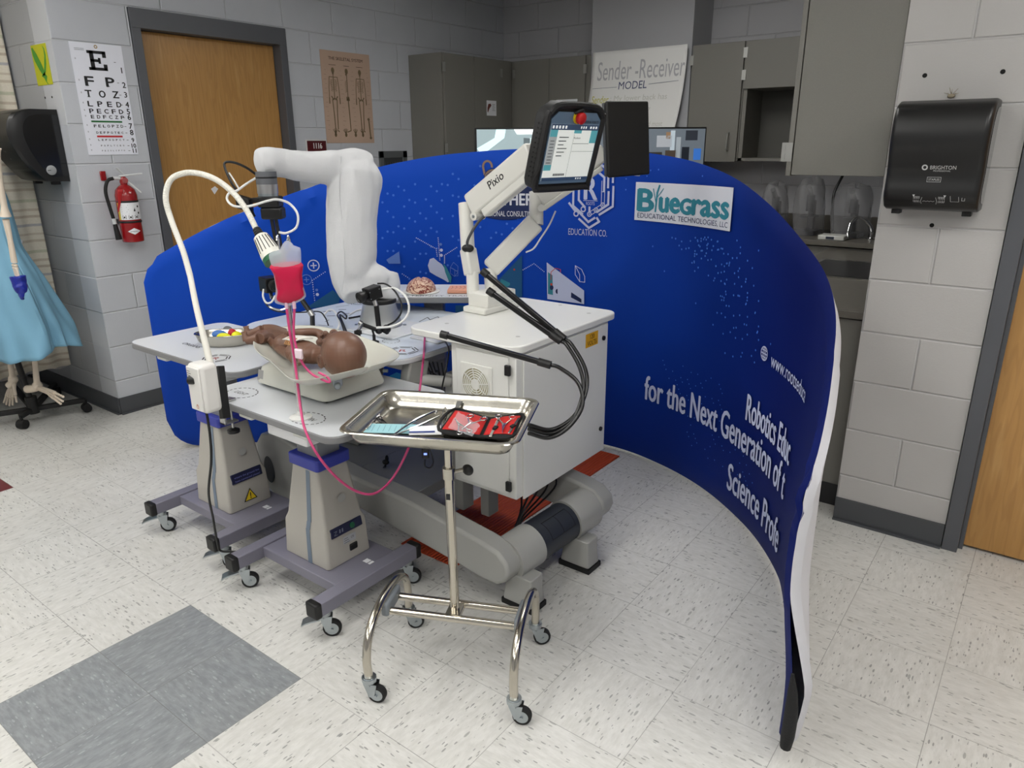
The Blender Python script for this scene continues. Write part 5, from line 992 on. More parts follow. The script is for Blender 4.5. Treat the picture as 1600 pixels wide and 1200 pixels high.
c1 = G().tube([bagp(448, 482, 0), D(453, 520, 2.085), D(460, 560, 2.11), D(465, 600, 2.11), D(470, 640, 2.08), D(477, 672, 2.03), D(497, 712, 2.02), D(528, 748, 2.06), D(560, 769, 2.12), D(588, 770, 2.16), D(615, 745, 2.22), P(637, 703, 'z', .645), P(645, 670, 'z', .676), P(652, 640, 'z', .724), P(655, 616, 'z', .765), D(660, 574, DE - .012), P(662, 557, 'z', .806), P(663, 540, 'z', .806), P(664, 522, 'z', .812)], .0038, 10, 6).build('drip_line', PINK); meta(c1, 'long pink tube looping from the infusion bag under the tray to the robot table', 'tube')
c2 = G().tube([bagp(460, 482, 0), D(459, 520, 2.085), D(464, 546, 2.09), D(473, 568, 2.10), D(487, 584, 2.10), D(503, 593, 2.08), D(515, 597, 2.07), D(512, 590, 2.08), D(498, 582, 2.09)], .0036, 10, 6).build('drip_line', PINK); meta(c2, 'short pink tube from the infusion bag curling beside the manikin head', 'tube')
G().obox(D(467, 553, 2.085), camr + Vector((0, 0, -.2)), (0, 0, 1), camf, .011, .014, .007).build('roller_clamp', mat('white_clamp', rgb(232, 214, 222), .4), c2, bevel=.003)
# ================================================================== gooseneck examination light
TLd = 2.40; el = thing('examination_light', 'white gooseneck examination light clamped to the corner of the front table', 'lamp', D(345, 640, 2.29))
BX = D(320, 604, 2.24); G().obox(BX, (1, .0, 0), (0, 1, 0), (.0, 0, 1), .040, .030, .078).build('power_box', mat('white_lamp_plastic', rgb(224, 222, 218), .35), el, bevel=.014, bseg=4)
G().obox(BX + Vector((.0, -.031, 0)), (1, 0, 0), (0, 1, 0), (0, 0, 1), .034, .003, .070).build('box_cover', MATS['white_lamp_plastic'], el, bevel=.006)
kp_ = D(295, 594, 2.215); G().cyl(kp_ + Vector((.02, .012, 0)), kp_, .013, n=24).build('dimmer_knob', BLACK, el)
sh = Sheet(lambda u, v, h: BX + Vector((.005 + u, -.034 - h, -.055 + v)), .001); sh.ring(0, 0, .006, .002, n=16); sh.line([(0, 0), (0, .007)], .002); sh.build('switch_mark', mat('salmon_mark', rgb(210, 140, 110), .5), el)
sh = Sheet(lambda u, v, h: BX + Vector((-.028 + u, -.034 - h, .035 + v)), .001); 
for i in range(4): sh.line([(0, i * .007), (.020 - .004 * (i % 2), i * .007)], .0018)
sh.build('small_print', INK, el)
g = G().bar(D(342, 572, 2.29), D(352, 654, 2.29), .026, .026, up=(0, 1, 0)); g.build('mast', BLACK, el, bevel=.003)
g = G(); cp_ = P(352, 640, 'z', .72); g.box(.085, .115, .155, .205, .7205, .726); g.box(.085, .115, .155, .162, .645, .726); g.box(.085, .115, .155, .205, .645, .651); g.build('table_clamp', ALU, el, bevel=.001)
G().cyl((.10, .19, .60), (.10, .19, .692), .004).build('clamp_screw', ALU, el); G().lathe([(.006, 0), (.020, .002), (.021, .012), (.008, .018)], (.10, .19, .605), n=9).build('clamp_knob', BLACK, el)
LP_ = mat('white_lamp_sleeve', rgb(226, 224, 214), .4); G().tube([D(334, 590, 2.285), D(323, 545, 2.30), D(308, 485, 2.32), D(297, 430, 2.34)], [.0115, .0105, .0096, .009], 16).build('rigid_tube', LP_, el)
GN = [(297, 430, 2.34), (286, 392, 2.35), (268, 345, 2.36), (259, 310, 2.36), (266, 282, 2.36), (286, 271, 2.36), (310, 271, 2.36), (338, 281, 2.35), (365, 302, 2.34), (385, 328, 2.33), (400, 357, 2.32)]
gq = catmull([D(*p) for p in GN], 26); g = G(); g.tube(gq, [.0086 + (.0012 if i % 2 else 0) for i in range(len(gq))], 14, 1, spline=False); g.build('gooseneck', LP_, el)
HA = D(400, 357, 2.32); HB = D(426, 402, 2.30); hd_ = (HB - HA).normalized(); 
G().lathe([(.010, 0), (.0135, .006), (.012, .010), (.0145, .014), (.013, .018), (.0155, .022), (.014, .026), (.0165, .032)], HA, hd_, 24).build('flexible_boot', BLACK, el)
hl = (HB - HA).length; G().lathe([(.018, .030), (.024, .034), (.033, hl * .85), (.034, hl)], HA, hd_, 32).build('lamp_head', LP_, el); G().lathe([(.034, hl), (.0345, hl + .016), (.001, hl + .016)], HA, hd_, 32).build('green_ring', mat('dark_green_ring', rgb(30, 92, 58), .4), el)
u_, v_, _ = basis(hd_); g = G()
for i in range(16):
    a_ = 2 * math.pi * i / 16; dr = u_ * math.cos(a_) + v_ * math.sin(a_); g.bar(HA + hd_ * .042 + dr * .0255, HA + hd_ * (hl * .84) + dr * .033, .0025, .0015, up=dr)
g.build('cooling_slot', mat('slot_black', rgb(15, 15, 15), .7), el)
q = G().tube([D(322, 640, 2.24), D(328, 680, 2.27), D(330, 720, 2.32), D(326, 770, 2.40), D(333, 810, 2.50), D(340, 850, 2.58), D(346, 861, 2.60), D(368, 862, 2.58)], .0042, 8).build('power_cord', BLACK); meta(q, 'black power cord hanging from the white lamp box down to the table wheels', 'cord')
# ================================================================== draped robot arm
DR = mat('white_cloth_drape', rgb(212, 213, 215), .85); dg = N(DR); x, y, z = dg.xyz(); dg.bump(dg.m('ADD', dg.noise(dg.comb(dg.m('MULTIPLY', x, 11.0), dg.m('MULTIPLY', y, 11.0), dg.m('MULTIPLY', z, 2.5)), 1.0, 1), dg.m('MULTIPLY', dg.noise(dg.comb(x, y, z), 300, 2), .03)), .7, .05)
RB = Vector((.005, .955, RZ)); ra = thing('robot_manipulator', 'robot arm under a white cloth drape standing on the rounded white table', 'robot arm', RB)
tb3 = (RB - CP).dot(CF)
G().obox(RB + Vector((.065, .0, .0042)), (1, 0, 0), (0, 1, 0), (0, 0, 1), .13, .125, .004).build('base_plate', WHITE, ra, bevel=.003)
G().lathe([(.090, .008), (.088, .012), (.066, .098), (.068, .104)], RB, n=48).build('base_ring', mat('satin_aluminium', rgb(196, 198, 198), .34, .75), ra); G().lathe([(.070, .104), (.071, .112), (.069, .118)], RB, n=40).build('joint_band', BLACK, ra)
for i in range(4): a_ = i * 1.57 + .6; G().cyl(RB + Vector((.10 * math.cos(a_), .10 * math.sin(a_), .008)), RB + Vector((.10 * math.cos(a_), .10 * math.sin(a_), .012)), .007).build('bolt', ZINC, ra)
g = G(); px3 = FPX / tb3
def dt(pts, n=18): g.tube([D(x, y, t) for x, y, r, t in pts], [r for x, y, r, t in pts], n, 6)
T3 = tb3
dt([(598, 470, .065, T3), (600, 445, .072, T3), (600, 425, .060, T3)]); dt([(605, 445, .058, T3 - .02), (585, 440, .075, T3 - .03), (560, 440, .085, T3 - .04), (542, 445, .062, T3 - .05)])
dt([(556, 465, .050, T3 - .08), (550, 440, .085, T3 - .06), (549, 400, .100, T3 - .06), (550, 350, .100, T3 - .06), (552, 305, .104, T3 - .06), (554, 276, .106, T3 - .06), (553, 254, .072, T3 - .06)])
dt([(575, 266, .060, T3 - .04), (556, 260, .072, T3 - .06), (520, 262, .066, T3 - .12), (480, 260, .060, T3 - .18), (445, 256, .057, T3 - .24), (418, 254, .056, T3 - .28), (404, 255, .046, T3 - .30)])
dr = g.build('cloth_drape', DR, ra, voxel=.007, relax=6, disp=(.15, .022))
# folds in the cloth, a second coarse-to-fine noise and seam
t2 = bpy.data.textures.new('folds', 'STUCCI'); t2.noise_scale = .16; m2 = dr.modifiers.new('f', 'DISPLACE'); m2.texture = t2; m2.strength = .007; m2.mid_level = .5
G().tube([D(533, 244, T3 - .17), D(530, 300, T3 - .165), D(536, 360, T3 - .16), D(538, 420, T3 - .16), D(534, 455, T3 - .14)], .0016, 5).build('drape_seam', DR, ra)
tw = T3 - .30; W0 = D(415, 268, tw); dn = Vector((0, 0, -1))
g = G().cyl(W0, W0 + dn * .045, .038, n=32); g.build('wrist_joint', mat('grey_joint', rgb(110, 112, 116), .4, .4), ra); G().cyl(W0 + dn * .018, W0 + dn * .024, .0385, n=32).build('wrist_seal', BLACK, ra)
G().cyl(W0 + dn * .026, W0 + dn * .078, .0375, n=32).build('tool_flange', ALU, ra)
gp = thing('camera_gripper', 'black tool bracket with a small camera bolted to the robot wrist', 'robot tool', W0 + dn * .08)
G().cyl(W0 + dn * .078, W0 + dn * .088, .036, n=28).build('adapter_ring', ZINC, gp); G().obox(W0 + dn * .108 + camr * .006, camr, camf, dn, .040, .032, .020).build('tool_body', BLACK, gp, bevel=.006); G().obox(W0 + dn * .150 + camr * .012, camr, camf, dn, .040, .030, .022).build('tool_lower', BLACK, gp, bevel=.008)
G().bar(W0 + dn * .10 - camr * .02, W0 + dn * .105 - camr * .08, .03, .018).build('side_arm', BLACK, gp, bevel=.002); G().obox(W0 + dn * .112 - camr * .085 - camf * .02, camr + dn * .3, camf, dn, .026, .022, .024).build('camera_body', BLACK, gp, bevel=.003); G().cyl(W0 + dn * .13 - camr * .075 - camf * .02, W0 + dn * .165 - camr * .062 - camf * .02, .014).build('camera_lens', BLACK, gp)
for s_ in (-.007, .009): G().bar(W0 + dn * .17 + camr * (.010 + s_), W0 + dn * .30 + camr * (.020 + s_), .009, .012).build('finger', BLACK, gp)
G().ell(W0 + dn * .305 + camr * .022, (.012, .01, .012)).build('fingertip', BLACK, gp)
def cab(pts, r, m, label, par=None): o = G().tube([D(*p) for p in pts], r, 8, 8).build('cable', m, par); (None if par else meta(o, label, 'cable')); return o
WC_ = mat('white_cable', rgb(230, 230, 228), .4)
cab([(402, 274, tw), (385, 262, tw - .03), (366, 254, tw - .05), (352, 254, tw - .05), (352, 264, tw - .05), (362, 286, tw - .05), (372, 300, tw - .04)], .0045, BLACK, '', gp)
cab([(400, 278, tw), (384, 288, tw - .04), (370, 298, tw - .05), (358, 302, tw - .05), (355, 312, tw - .05), (366, 322, tw - .06), (390, 322, tw - .07), (418, 314, tw - .05), (434, 312, tw - .02), (452, 318, tw), (465, 335, tw), (463, 355, tw), (448, 364, tw), (436, 363, tw)], .0045, WC_, '', gp)
cab([(358, 270, tw - .05), (366, 282, tw - .05), (374, 296, tw - .05)], .003, WC_, '', gp)
# ================================================================== small cameras on articulated stands
def mini_camera(lab, c, ctr, fwd, size, lens_dir):
    t = thing('inspection_camera', lab, 'camera', c); return t
CAMB = mat('black_camera_metal', rgb(24, 24, 26), .35, .3)
ic = D(578, 459, 2.72); i1 = thing('inspection_camera', 'small black camera on an articulated stand in front of the robot base', 'camera', ic, 'small black cameras on stands')
lf = (D(560, 467, 2.70) - D(590, 455, 2.76)).normalized(); ls = lf.cross(Vector((0, 0, 1))).normalized(); lu = ls.cross(lf)
G().obox(ic + lf * -.012, lf, ls, lu, .030, .022, .024).build('camera_body', CAMB, i1, bevel=.003); G().lathe([(.016, 0), (.018, .004), (.018, .014), (.021, .018), (.021, .034), (.017, .035), (.014, .030), (.002, .030)], ic + lf * .018, lf, 28).build('lens', BLACK, i1)
for a_, b_ in ((.015, .012), (-.03, .012), (.015, -.014)): q = ic + lf * a_ + lu * b_ - ls * .022; G().cyl(q, q - ls * .001, .002, n=8).build('screw', ZINC, i1)
s0 = D(588, 478, 2.74); s1 = D(592, 512, 2.76); G().cyl(ic + Vector((0, 0, -.02)) - lf * .015, s0, .008).build('tilt_mount', ALU, i1); G().cyl(s0, s1, .010).build('stand_tube', BLACK, i1)
G().ell(D(604, 514, 2.75), .017).build('ball_joint', BLACK, i1); G().bar(s1, D(606, 520, 2.74), .012, .012).build('joint_link', BLACK, i1); G().ell(D(592, 516, 2.75), .015).build('ball_joint', BLACK, i1)
p1 = D(566, 507, 2.72); G().cyl(p1, D(588, 515, 2.74), .008).build('side_arm', BLACK, i1); G().cyl(D(561, 504, 2.72), p1, .0105).build('arm_clamp', ALU, i1)
pb = P(561, 542, 'z', RZ + .001); pt_ = Vector((pb.x, pb.y, RZ + .062)); G().cyl(pb, pt_, .009).build('stand_post', BLACK, i1); G().cyl(pt_ - Vector((0, 0, .012)), pt_, .014).build('post_ring', BLACK, i1); G().cyl(pt_, p1, .006).build('post_top', ALU, i1)
pb2 = P(585, 535, 'z', RZ + .001); G().lathe([(.018, 0), (.018, .004), (.006, .010), (.006, .03)], pb2, n=20).build('suction_foot', BLACK, i1); G().cyl(pb2 + Vector((0, 0, .03)), D(582, 516, 2.74), .004).build('foot_rod', BLACK, i1)
ic2 = D(421, 444, 2.95); i2 = thing('inspection_camera', 'small black camera half hidden behind the infusion bag', 'camera', ic2, 'small black cameras on stands')
lf2 = (CP - ic2); lf2.z = 0; lf2 = (lf2.normalized() + camr * .5).normalized(); ls2 = lf2.cross(Vector((0, 0, 1))).normalized(); G().obox(ic2, lf2, ls2, (0, 0, 1), .036, .030, .030).build('camera_body', CAMB, i2, bevel=.003); G().lathe([(.020, 0), (.024, .004), (.024, .028), (.018, .029), (.016, .024), (.002, .024)], ic2 + lf2 * .036, lf2, 28).build('lens', BLACK, i2)
G().cyl(ic2 - Vector((0, 0, .03)), D(425, 466, 2.95), .008).build('tilt_mount', ALU, i2); G().tube([D(425, 466, 2.95), D(445, 464, 2.93), D(472, 468, 2.90)], .007, 8).build('boom', BLACK, i2); G().cyl(D(470, 466, 2.90), D(485, 488, 2.88), .010).build('boom_tube', BLACK, i2); G().cyl(D(484, 486, 2.88), D(489, 494, 2.88), .012).build('boom_clamp', ALU, i2)
pb = P(489, 528, 'z', RZ + .001); G().cyl(pb, D(488, 494, 2.88), .0095).build('stand_post', BLACK, i2); 
cab([(593, 454, 2.74), (602, 451, 2.73), (618, 451, 2.72), (634, 464, 2.70), (639, 483, 2.70), (631, 500, 2.70), (612, 510, 2.70), (588, 512, 2.70)], .0042, WC_, 'white cable looping from the front camera past the steel robot base')
cab([(590, 443, 2.74), (603, 444, 2.73), (617, 455, 2.72), (627, 474, 2.71), (626, 490, 2.71), (617, 502, 2.72), (606, 508, 2.73)], .0035, BLACK, 'black cable looping from the front camera in front of the robot base')
cab([(412, 452, 2.93), (411, 463, 2.92), (416, 473, 2.92), (424, 472, 2.92), (430, 462, 2.93)], .004, WC_, 'short white cable loop under the camera behind the infusion bag')
cab([(410, 452, 2.94), (411, 466, 2.93), (420, 480, 2.92), (436, 487, 2.92), (470, 488, 2.94), (498, 487, 2.94), (508, 496, 2.95), (513, 508, 2.9)], .0028, BLACK, 'thin black cable running from the hidden camera across the robot table')
def tcab(pts, r, m, label, dz=None): o = G().tube([P(x, y, 'z', RZ + r + h) for x, y, h in pts], r, 8, 8).build('cable', m); return meta(o, label, 'cable')
tcab([(545, 545, 0), (540, 525, .02), (533, 503, .05), (527, 492, .03), (533, 487, .01), (541, 493, .03), (540, 498, .01), (531, 492, .05), (538, 510, .03), (552, 543, 0)], .0035, BLACK, 'coiled black cable standing up on the left part of the robot table')
tcab([(505, 493, 0), (515, 484, .02), (524, 488, .03), (530, 505, .02), (527, 515, .0)], .004, WC_, 'white cable arching beside the black coil on the robot table')
tcab([(545, 497, 0), (562, 494, .0), (585, 488, 0), (600, 484, 0)], .004, BLACK, 'black cable lying flat from the coil to the robot base')
tcab([(545, 492, 0), (558, 485, .0), (575, 482, 0), (592, 476, 0)], .004, WC_, 'white cable lying flat behind the black one, towards the robot base')
cab([(684, 522, 2.72), (693, 530, 2.69), (701, 544, DE + .05), (700, 560, DE + .02), (696, 580, DE), (690, 610, DE + .02), (686, 640, DE + .05)], .003, BLACK, 'thin black cable dropping from the robot table grommet beside the cabinet')
g = G()
for k in range(6): g.tube([D(655 + k * 7, 562 + k, 2.78), D(663 + k * 6, 572 + k * 3, 2.80), D(672 + k * 4, 580 + (k % 3) * 8, 2.82), D(690 + k * 2, 592 + k * 5, 2.84)], .003, 6)
meta(g.build('cable_bundle', BLACK), 'tangle of black cables under the right side of the robot table', 'cable')
g = G(); sp = D(665, 706, 2.35); g.obox(sp, camr, camf, (0, 0, 1), .012, .008, .022); o = g.build('hand_controller', BLACK, bevel=.004); meta(o, 'small black hand controller hanging under the steel tray', 'controller'); o.location += Vector((0, 0, 0))
G().tube([D(664, 718, 2.35), D(664, 728, 2.34), D(672, 731, 2.33), D(677, 722, 2.33), D(673, 706, 2.33), D(668, 696, 2.34), D(664, 680, 2.36)], .0025, 6).build('controller_cord', BLACK, o); G().obox(sp - camf * .009 + Vector((0, 0, -.004)), camr, camf, (0, 0, 1), .005, .0008, .003).build('indicator_light', mat('blue_led', rgb(80, 100, 255), .3, emit=(.2, .3, 1, 2)), o)

bc2 = D(589, 578, 2.52); t = thing('edge_clamp', 'black clamp with a silver screw hanging under the edge of the robot table', 'clamp', bc2)
G().ell(bc2, (.028, .022, .026)).build('clamp_body', BLACK, t); G().bar(bc2 + Vector((0, 0, .01)), bc2 + Vector((.02, .03, .055)), .022, .016).build('clamp_arm', BLACK, t, bevel=.003); G().cyl(bc2 + camr * .02 - camf * .01, bc2 + camr * .04 - camf * .012, .006).build('clamp_screw', ZINC, t)
# ================================================================== things on the walls
def FX(x0, y0, z0): return lambda u, v, h: Vector((x0 + h, y0 + u, z0 + v))
def FY(y0, x0, z0): return lambda u, v, h: Vector((x0 + u, y0 - h, z0 + v))
# ---- eye chart
CW_, CHH = .269, .560; cy0, cz0 = .857, 1.470
ec = thing('eye_chart', 'white letter eye chart with green and red bars hanging on the block pillar', 'eye chart', (-2.098, cy0, cz0))
sh = Sheet(FX(-2.098, cy0, cz0), .0015); g = G().box(-2.0985, -2.0968, cy0, cy0 + CW_, cz0, cz0 + CHH); g.build('chart_card', mat('chart_card_white', rgb(236, 238, 248), .6), ec)
F = FX(-2.0966, cy0, cz0); sh = Sheet(F, .0004)
def cu_(f): return f * CW_
def cv(f): return (1 - f) * CHH
def slabE(u, v, w_, h_):
    t = h_ * .2; s_ = w_ * .22
    sh.rect(u, v, u + w_ * .95, v + t * .75); sh.rect(u, v + h_ - t * .75, u + w_ * .95, v + h_); sh.rect(u + w_ * .12, v, u + w_ * .12 + s_, v + h_); sh.rect(u + w_ * .12, v + h_ * .43, u + w_ * .62, v + h_ * .57)
    for (a, b) in ((0, h_ * .33), (h_ * .67, h_)): sh.rect(u + w_ * .80, v + a, u + w_, v + b)
    sh.rect(u + w_ * .55, v + h_ * .35, u + w_ * .68, v + h_ * .65)
slabE(cu_(.30), cv(.235), cu_(.36), .096)
def row(st, fy, hgt, f0, f1, num, bold=.0):
    n_ = len(st); sh = Sheet(F, .0004)
    for i, c in enumerate(st):
        u = cu_(f0 + (f1 - f0) * (i / (n_ - 1))); v = cv(fy) - hgt / 2; w_ = hgt * .95
        sh.text(c, u, v, hgt, w_, 'C', bold=hgt * .045)
        if hgt > .02 and c in 'EFPTLDZ':
            k = hgt * .07
            if c in 'EFPTLD': sh.rect(u - w_ * .55 if c != 'T' else u - w_ * .25, v, u - w_ * .12 if c != 'T' else u + w_ * .25, v + k)
            if c in 'EFPLD': sh.rect(u - w_ * .55, v + hgt - k, u - w_ * .2, v + hgt)
    sh.text(str(num), cu_(.93), cv(fy) - .012 - (.012 if num < 3 else 0), .028 if num < 9 else .022, None, 'C', bold=.0009); sh.build('letter_row', INK, ec)
sh.text('1', cu_(.93), cv(.245), .028, None, 'C', bold=.0007)
for a in (('FP', .335, .046, .26, .66, 2), ('TOZ', .445, .034, .20, .73, 3), ('LPED', .535, .026, .20, .76, 4), ('PECFD', .60, .022, .20, .78, 5), ('EDFCZP', .652, .017, .20, .79, 6), ('FELOPZD', .735, .014, .22, .75, 7), ('DEFPOTEC', .795, .011, .24, .74, 8), ('LEFODPCT', .862, .009, .25, .74, 9), ('FDPLTCEO', .915, .007, .28, .72, 10), ('PEZOLCFTD', .962, .006, .28, .72, 11)): row(*a)
for fy in (.15, .335, .445, .535, .60, .652, .735, .795, .862, .915, .962): sh.text('0', cu_(.07), cv(fy), .008, .005, 'C'); sh.rect(cu_(.80), cv(fy) - .002, cu_(.84), cv(fy) + .0004)
for i in range(2): sh.rect(cu_(.08), cv(.055 + i * .012), cu_(.26), cv(.052 + i * .012))
sh.build('chart_letters', INK, ec)
sh = Sheet(F, .0005); sh.rect(cu_(.16), cv(.702), cu_(.77), cv(.686)); sh.build('green_bar', mat('green_bar_print', rgb(40, 110, 58), .6), ec)
sh = Sheet(F, .0005); sh.rect(cu_(.22), cv(.838), cu_(.73), cv(.822)); sh.build('red_bar', mat('red_bar_print', rgb(200, 36, 44), .6), ec)
sh = Sheet(F, .001); sh.ring(cu_(.49), cv(.028), .007, .004, n=16); sh.build('hanging_eyelet', mat('brass_eyelet', rgb(170, 140, 90), .3, 1.0), ec)
# ---- yellow picture on the side face
q = thing('yellow_picture', 'yellow card with a green plant cut-out on the shaded side of the pillar', 'picture', (-2.27, .776, 1.92)); G().box(-2.354, -2.172, .7745, .7765, 1.823, 2.019).build('card', mat('yellow_card', rgb(196, 196, 20), .6), q)
sh = Sheet(FY(.7744, -2.354, 1.823), .0006); sh.poly([(.008, .182), (.022, .186), (.060, .150), (.100, .095), (.118, .060), (.112, .045), (.090, .045), (.055, .078), (.022, .120), (.010, .150)]); sh.poly([(.105, .055), (.128, .060), (.152, .100), (.165, .140), (.160, .172), (.140, .190), (.150, .165), (.146, .135), (.128, .100)]); sh.poly([(.07, .045), (.11, .06), (.135, .04), (.12, .015), (.14, .0), (.125, .003), (.108, .018), (.095, .035)]); sh.build('green_plant_shape', mat('green_card', rgb(70, 150, 40), .6), q)
g = G()
for x in (-2.30, -2.215): g.cyl((x, .7769, 1.762), (x, .7755, 1.762), .006, n=10)
meta(g.build('screw_hole', mat('hole_dark', rgb(20, 20, 20), .9), kind='structure'), None)
# ---- paper towel dispensers
DBL = mat('black_dispenser_shell', rgb(13, 13, 14), .38, coat=.08); DSM = mat('smoked_black_panel', rgb(10, 11, 14), .12, coat=.5)
def dispenser(lab, O, U, Nn, W_, H_, Dp, brand=True):
    """O = middle of the back, bottom; U along the wall, Nn away from it"""
    O = Vector(O); U = Vector(U); Nn = Vector(Nn); Z = Vector((0, 0, 1)); t = thing('towel_dispenser', lab, 'towel dispenser', O)
    prof = [(0, 0), (.09, -.0), (.13, .01), (.165, .05), (Dp * .86, H_ * .35), (Dp, H_ * .62), (Dp * .97, H_ * .82), (Dp * .82, H_ * .95), (Dp * .55, H_), (0, H_)]
    pr_ = catmull([(a, b, 0) for a, b in prof[2:9]], 5); prof = prof[:2] + [(p.x, p.y) for p in pr_] + prof[-1:]
    def ring(u, k): return [O + U * u + Nn * (a * k) + Z * (H_ / 2 + (b - H_ / 2) * (.97 + .03 * k if k < 1 else 1)) for a, b in prof]
    G().loft([ring(-W_ / 2, .93), ring(-W_ / 2 + .012, 1.0), ring(W_ / 2 - .012, 1.0), ring(W_ / 2, .93)], smooth=False).build('cover', DBL, t, bevel=.006, bseg=3)
    G().loft([[O + U * u + Nn * (a * .9 * .8) + Z * (H_ / 2 + (b - H_ / 2) * .86) for a, b in prof] for u in (-W_ / 2 - .0015, W_ / 2 + .0015)], smooth=False).build('side_panel', DSM, t)
    for s_ in (-1, 1): G().obox(O + U * s_ * W_ * .38 + Nn * .06 - Z * .006, U, Nn, Z, .014, .02, .010).build('bottom_catch', BLACK, t, bevel=.002)
    def fp(v): # front surface depth at height v
        best = None
        for (a, b), (c, d) in zip(prof[:-1], prof[1:]):
            if (b - v) * (d - v) <= 0 and abs(d - b) > 1e-6 and max(a, c) > .05: best = max(best or 0, a + (c - a) * (v - b) / (d - b))
        return best or Dp
    F = lambda u, v, h: O + U * u + Z * v + Nn * (fp(v) + h)
    return t, F
def fF(O, U, Nn): return None
dt_, F = dispenser('black towel dispenser with a maker name on the bright right-hand wall', (1.797, 1.963, 1.285), (1, 0, 0), (0, -1, 0), .285, .355, .19)
GM = mat('silver_print', rgb(200, 200, 200), .5); sh = Sheet(F, .0015); sh.text('BRIGHTON', -.010, .138, .012, .075); sh.text('PROFESSIONAL', .0, .131, .0045, .05); sh.ring(-.026, .144, .007, .004, n=18); sh.build('maker_name', GM, dt_)
sh = Sheet(F, .0015); sh.text('STAPLES', -.010, .102, .007, .032); sh.line([(-.014, .098), (.026, .098), (.026, .113), (-.014, .113)], .001, closed=True); sh.build('store_plate', GM, dt_)
sh = Sheet(F, .0015)
for s_ in (-1, 1):
    o = .0 + s_ * .036; sh.line([(o - .016 * s_, .048), (o - .012 * s_, .036), (o - .014 * s_, .026)], .0012); 
    for k in range(4): sh.line([(o + (-.008 + k * .005) * s_, .030), (o + (-.008 + k * .005) * s_, .050), (o + (-.005 + k * .005) * s_, .050), (o + (-.005 + k * .005) * s_, .032)], .001)
    sh.poly([(o + .010 * s_ - .004, .056), (o + .010 * s_ + .004, .056), (o + .010 * s_, .048)])
sh.line([(-.018 + i * .005, .034 + .002 * (i % 2)) for i in range(8)], .001); sh.line([(.062, .054), (.064, .036), (.088, .036), (.086, .052)], .001); sh.line([(.096, .050), (.096, .040), (.104, .040), (.104, .048)], .001); sh.build('hand_drawing', GM, dt_)
g = G(); rr_ = random.Random(5)
for i in range(9): a_ = rr_.uniform(0, 3.14); g.bar((1.79, 1.962, 1.658), (1.79 + math.cos(a_) * .03 * rr_.random(), 1.955, 1.662 + math.sin(a_) * .028 * rr_.random()), .0012, .0012)
g.ell((1.79, 1.96, 1.656), (.012, .006, .007)); meta(g.build('frayed_wall_anchor', mat('tan_fibre', rgb(150, 140, 120), .9)), 'frayed fibre plug in the wall just above the right-hand dispenser', 'wall plug')
g = G()
for p in ((1445, 118), (1567, 112), (1456, 352)): q = P(*p, 'y', 1.965); g.cyl(q + Vector((0, .001, 0)), q - Vector((0, .0012, 0)), .0075, n=14)
g.build('wall_holes', mat('hole_dark', rgb(20, 20, 20), .9), kind='structure')  # small dark discs standing for holes in the right wall
d2, F2 = dispenser('black towel dispenser with a round grey lock, on the shaded side of the pillar', (-2.335, .775, 1.335), (1, 0, 0), (0, -1, 0), .30, .365, .25)
kx = -2.335 + .1525; G().lathe([(.001, 0), (.024, 0), (.025, .003), (.021, .006), (.001, .0055)], (kx, .775 - .085, 1.395), (1, 0, 0), 28).build('round_lock', mat('grey_lock', rgb(150, 152, 154), .4), d2)
G().bar((kx + .0065, .775 - .105, 1.395), (kx + .0065, .775 - .088, 1.395), .002, .003).build('lock_slot', BLACK, d2)
sh = Sheet(F2, .0015); sh.text('Tork', -.02, .15, .012, .03); sh.rect(.0, .115, .010, .122); sh.build('maker_name', mat('dim_silver_print', rgb(120, 120, 122), .5), d2)
# ---- fire extinguisher
EX = Vector((-2.03, .985, 1.0)); fe = thing('fire_extinguisher', 'red fire extinguisher hanging on the block pillar beside the left door', 'fire extinguisher', EX)
ERED = mat('glossy_red_paint', rgb(148, 16, 22), .22, coat=.5)
G().lathe([(.050, 0), (.056, .004), (.057, .02), (.057, .255), (.050, .285), (.030, .305), (.018, .312), (.018, .322)], EX, n=40).build('cylinder', ERED, fe)
def EF(r): return lambda u, v, h: EX + Vector((math.cos(u / r) * (r + h), math.sin(u / r) * (r + h), v))
def band(nm, m, u0, u1, v0, v1, r=.0572, n=16): sh = Sheet(EF(r), .0006); sh.rect(u0, v0, u1, v1, n); return sh.build(nm, m, fe)
band('instruction_label', PAPER, -.085, .055, .125, .225); band('label_header', INK, -.085, .055, .217, .228, .0576); band('yellow_label_edge', mat('yellow_strip', rgb(200, 180, 50), .6), -.085, -.072, .125, .217, .0576)
sh = Sheet(EF(.0577), .0006)
for i in range(5): sh.line([(-.060, .205 - i * .012), (-.025 - .008 * (i % 2), .205 - i * .012)], .0022)
for i in range(3): sh.line([(-.06 + i * .032, .132), (-.042 + i * .032, .132), (-.042 + i * .032, .148), (-.06 + i * .032, .148)], .002, closed=True); sh.disc(-.051 + i * .032, .139, .005)
sh.poly([(.0, .17), (.012, .17), (.008, .19)]); sh.disc(.030, .195, .006); sh.disc(.030, .16, .006); sh.build('label_print', INK, fe)
sh = Sheet(EF(.0574), .0008)
for i in range(8): a, b = -.046 + i * .0085, -.046 + (i + 1) * .0085; ka, kb = .018 * (1 - abs(a + .012) / .034), .018 * (1 - abs(b + .012) / .034); sh.poly([(a, .062 - ka), (b, .062 - kb), (b, .062 + kb), (a, .062 + ka)])
sh.build('diamond_badge', PAPER, fe); sh = Sheet(EF(.0582), .0008); sh.text('AMEREX', -.034, .058, .006, .044); sh.build('badge_name', INK, fe)
G().lathe([(.0585, .108), (.0595, .112), (.0585, .118)], EX, n=40, cap=False).build('retaining_strap', BLACK, fe, thick=.002)
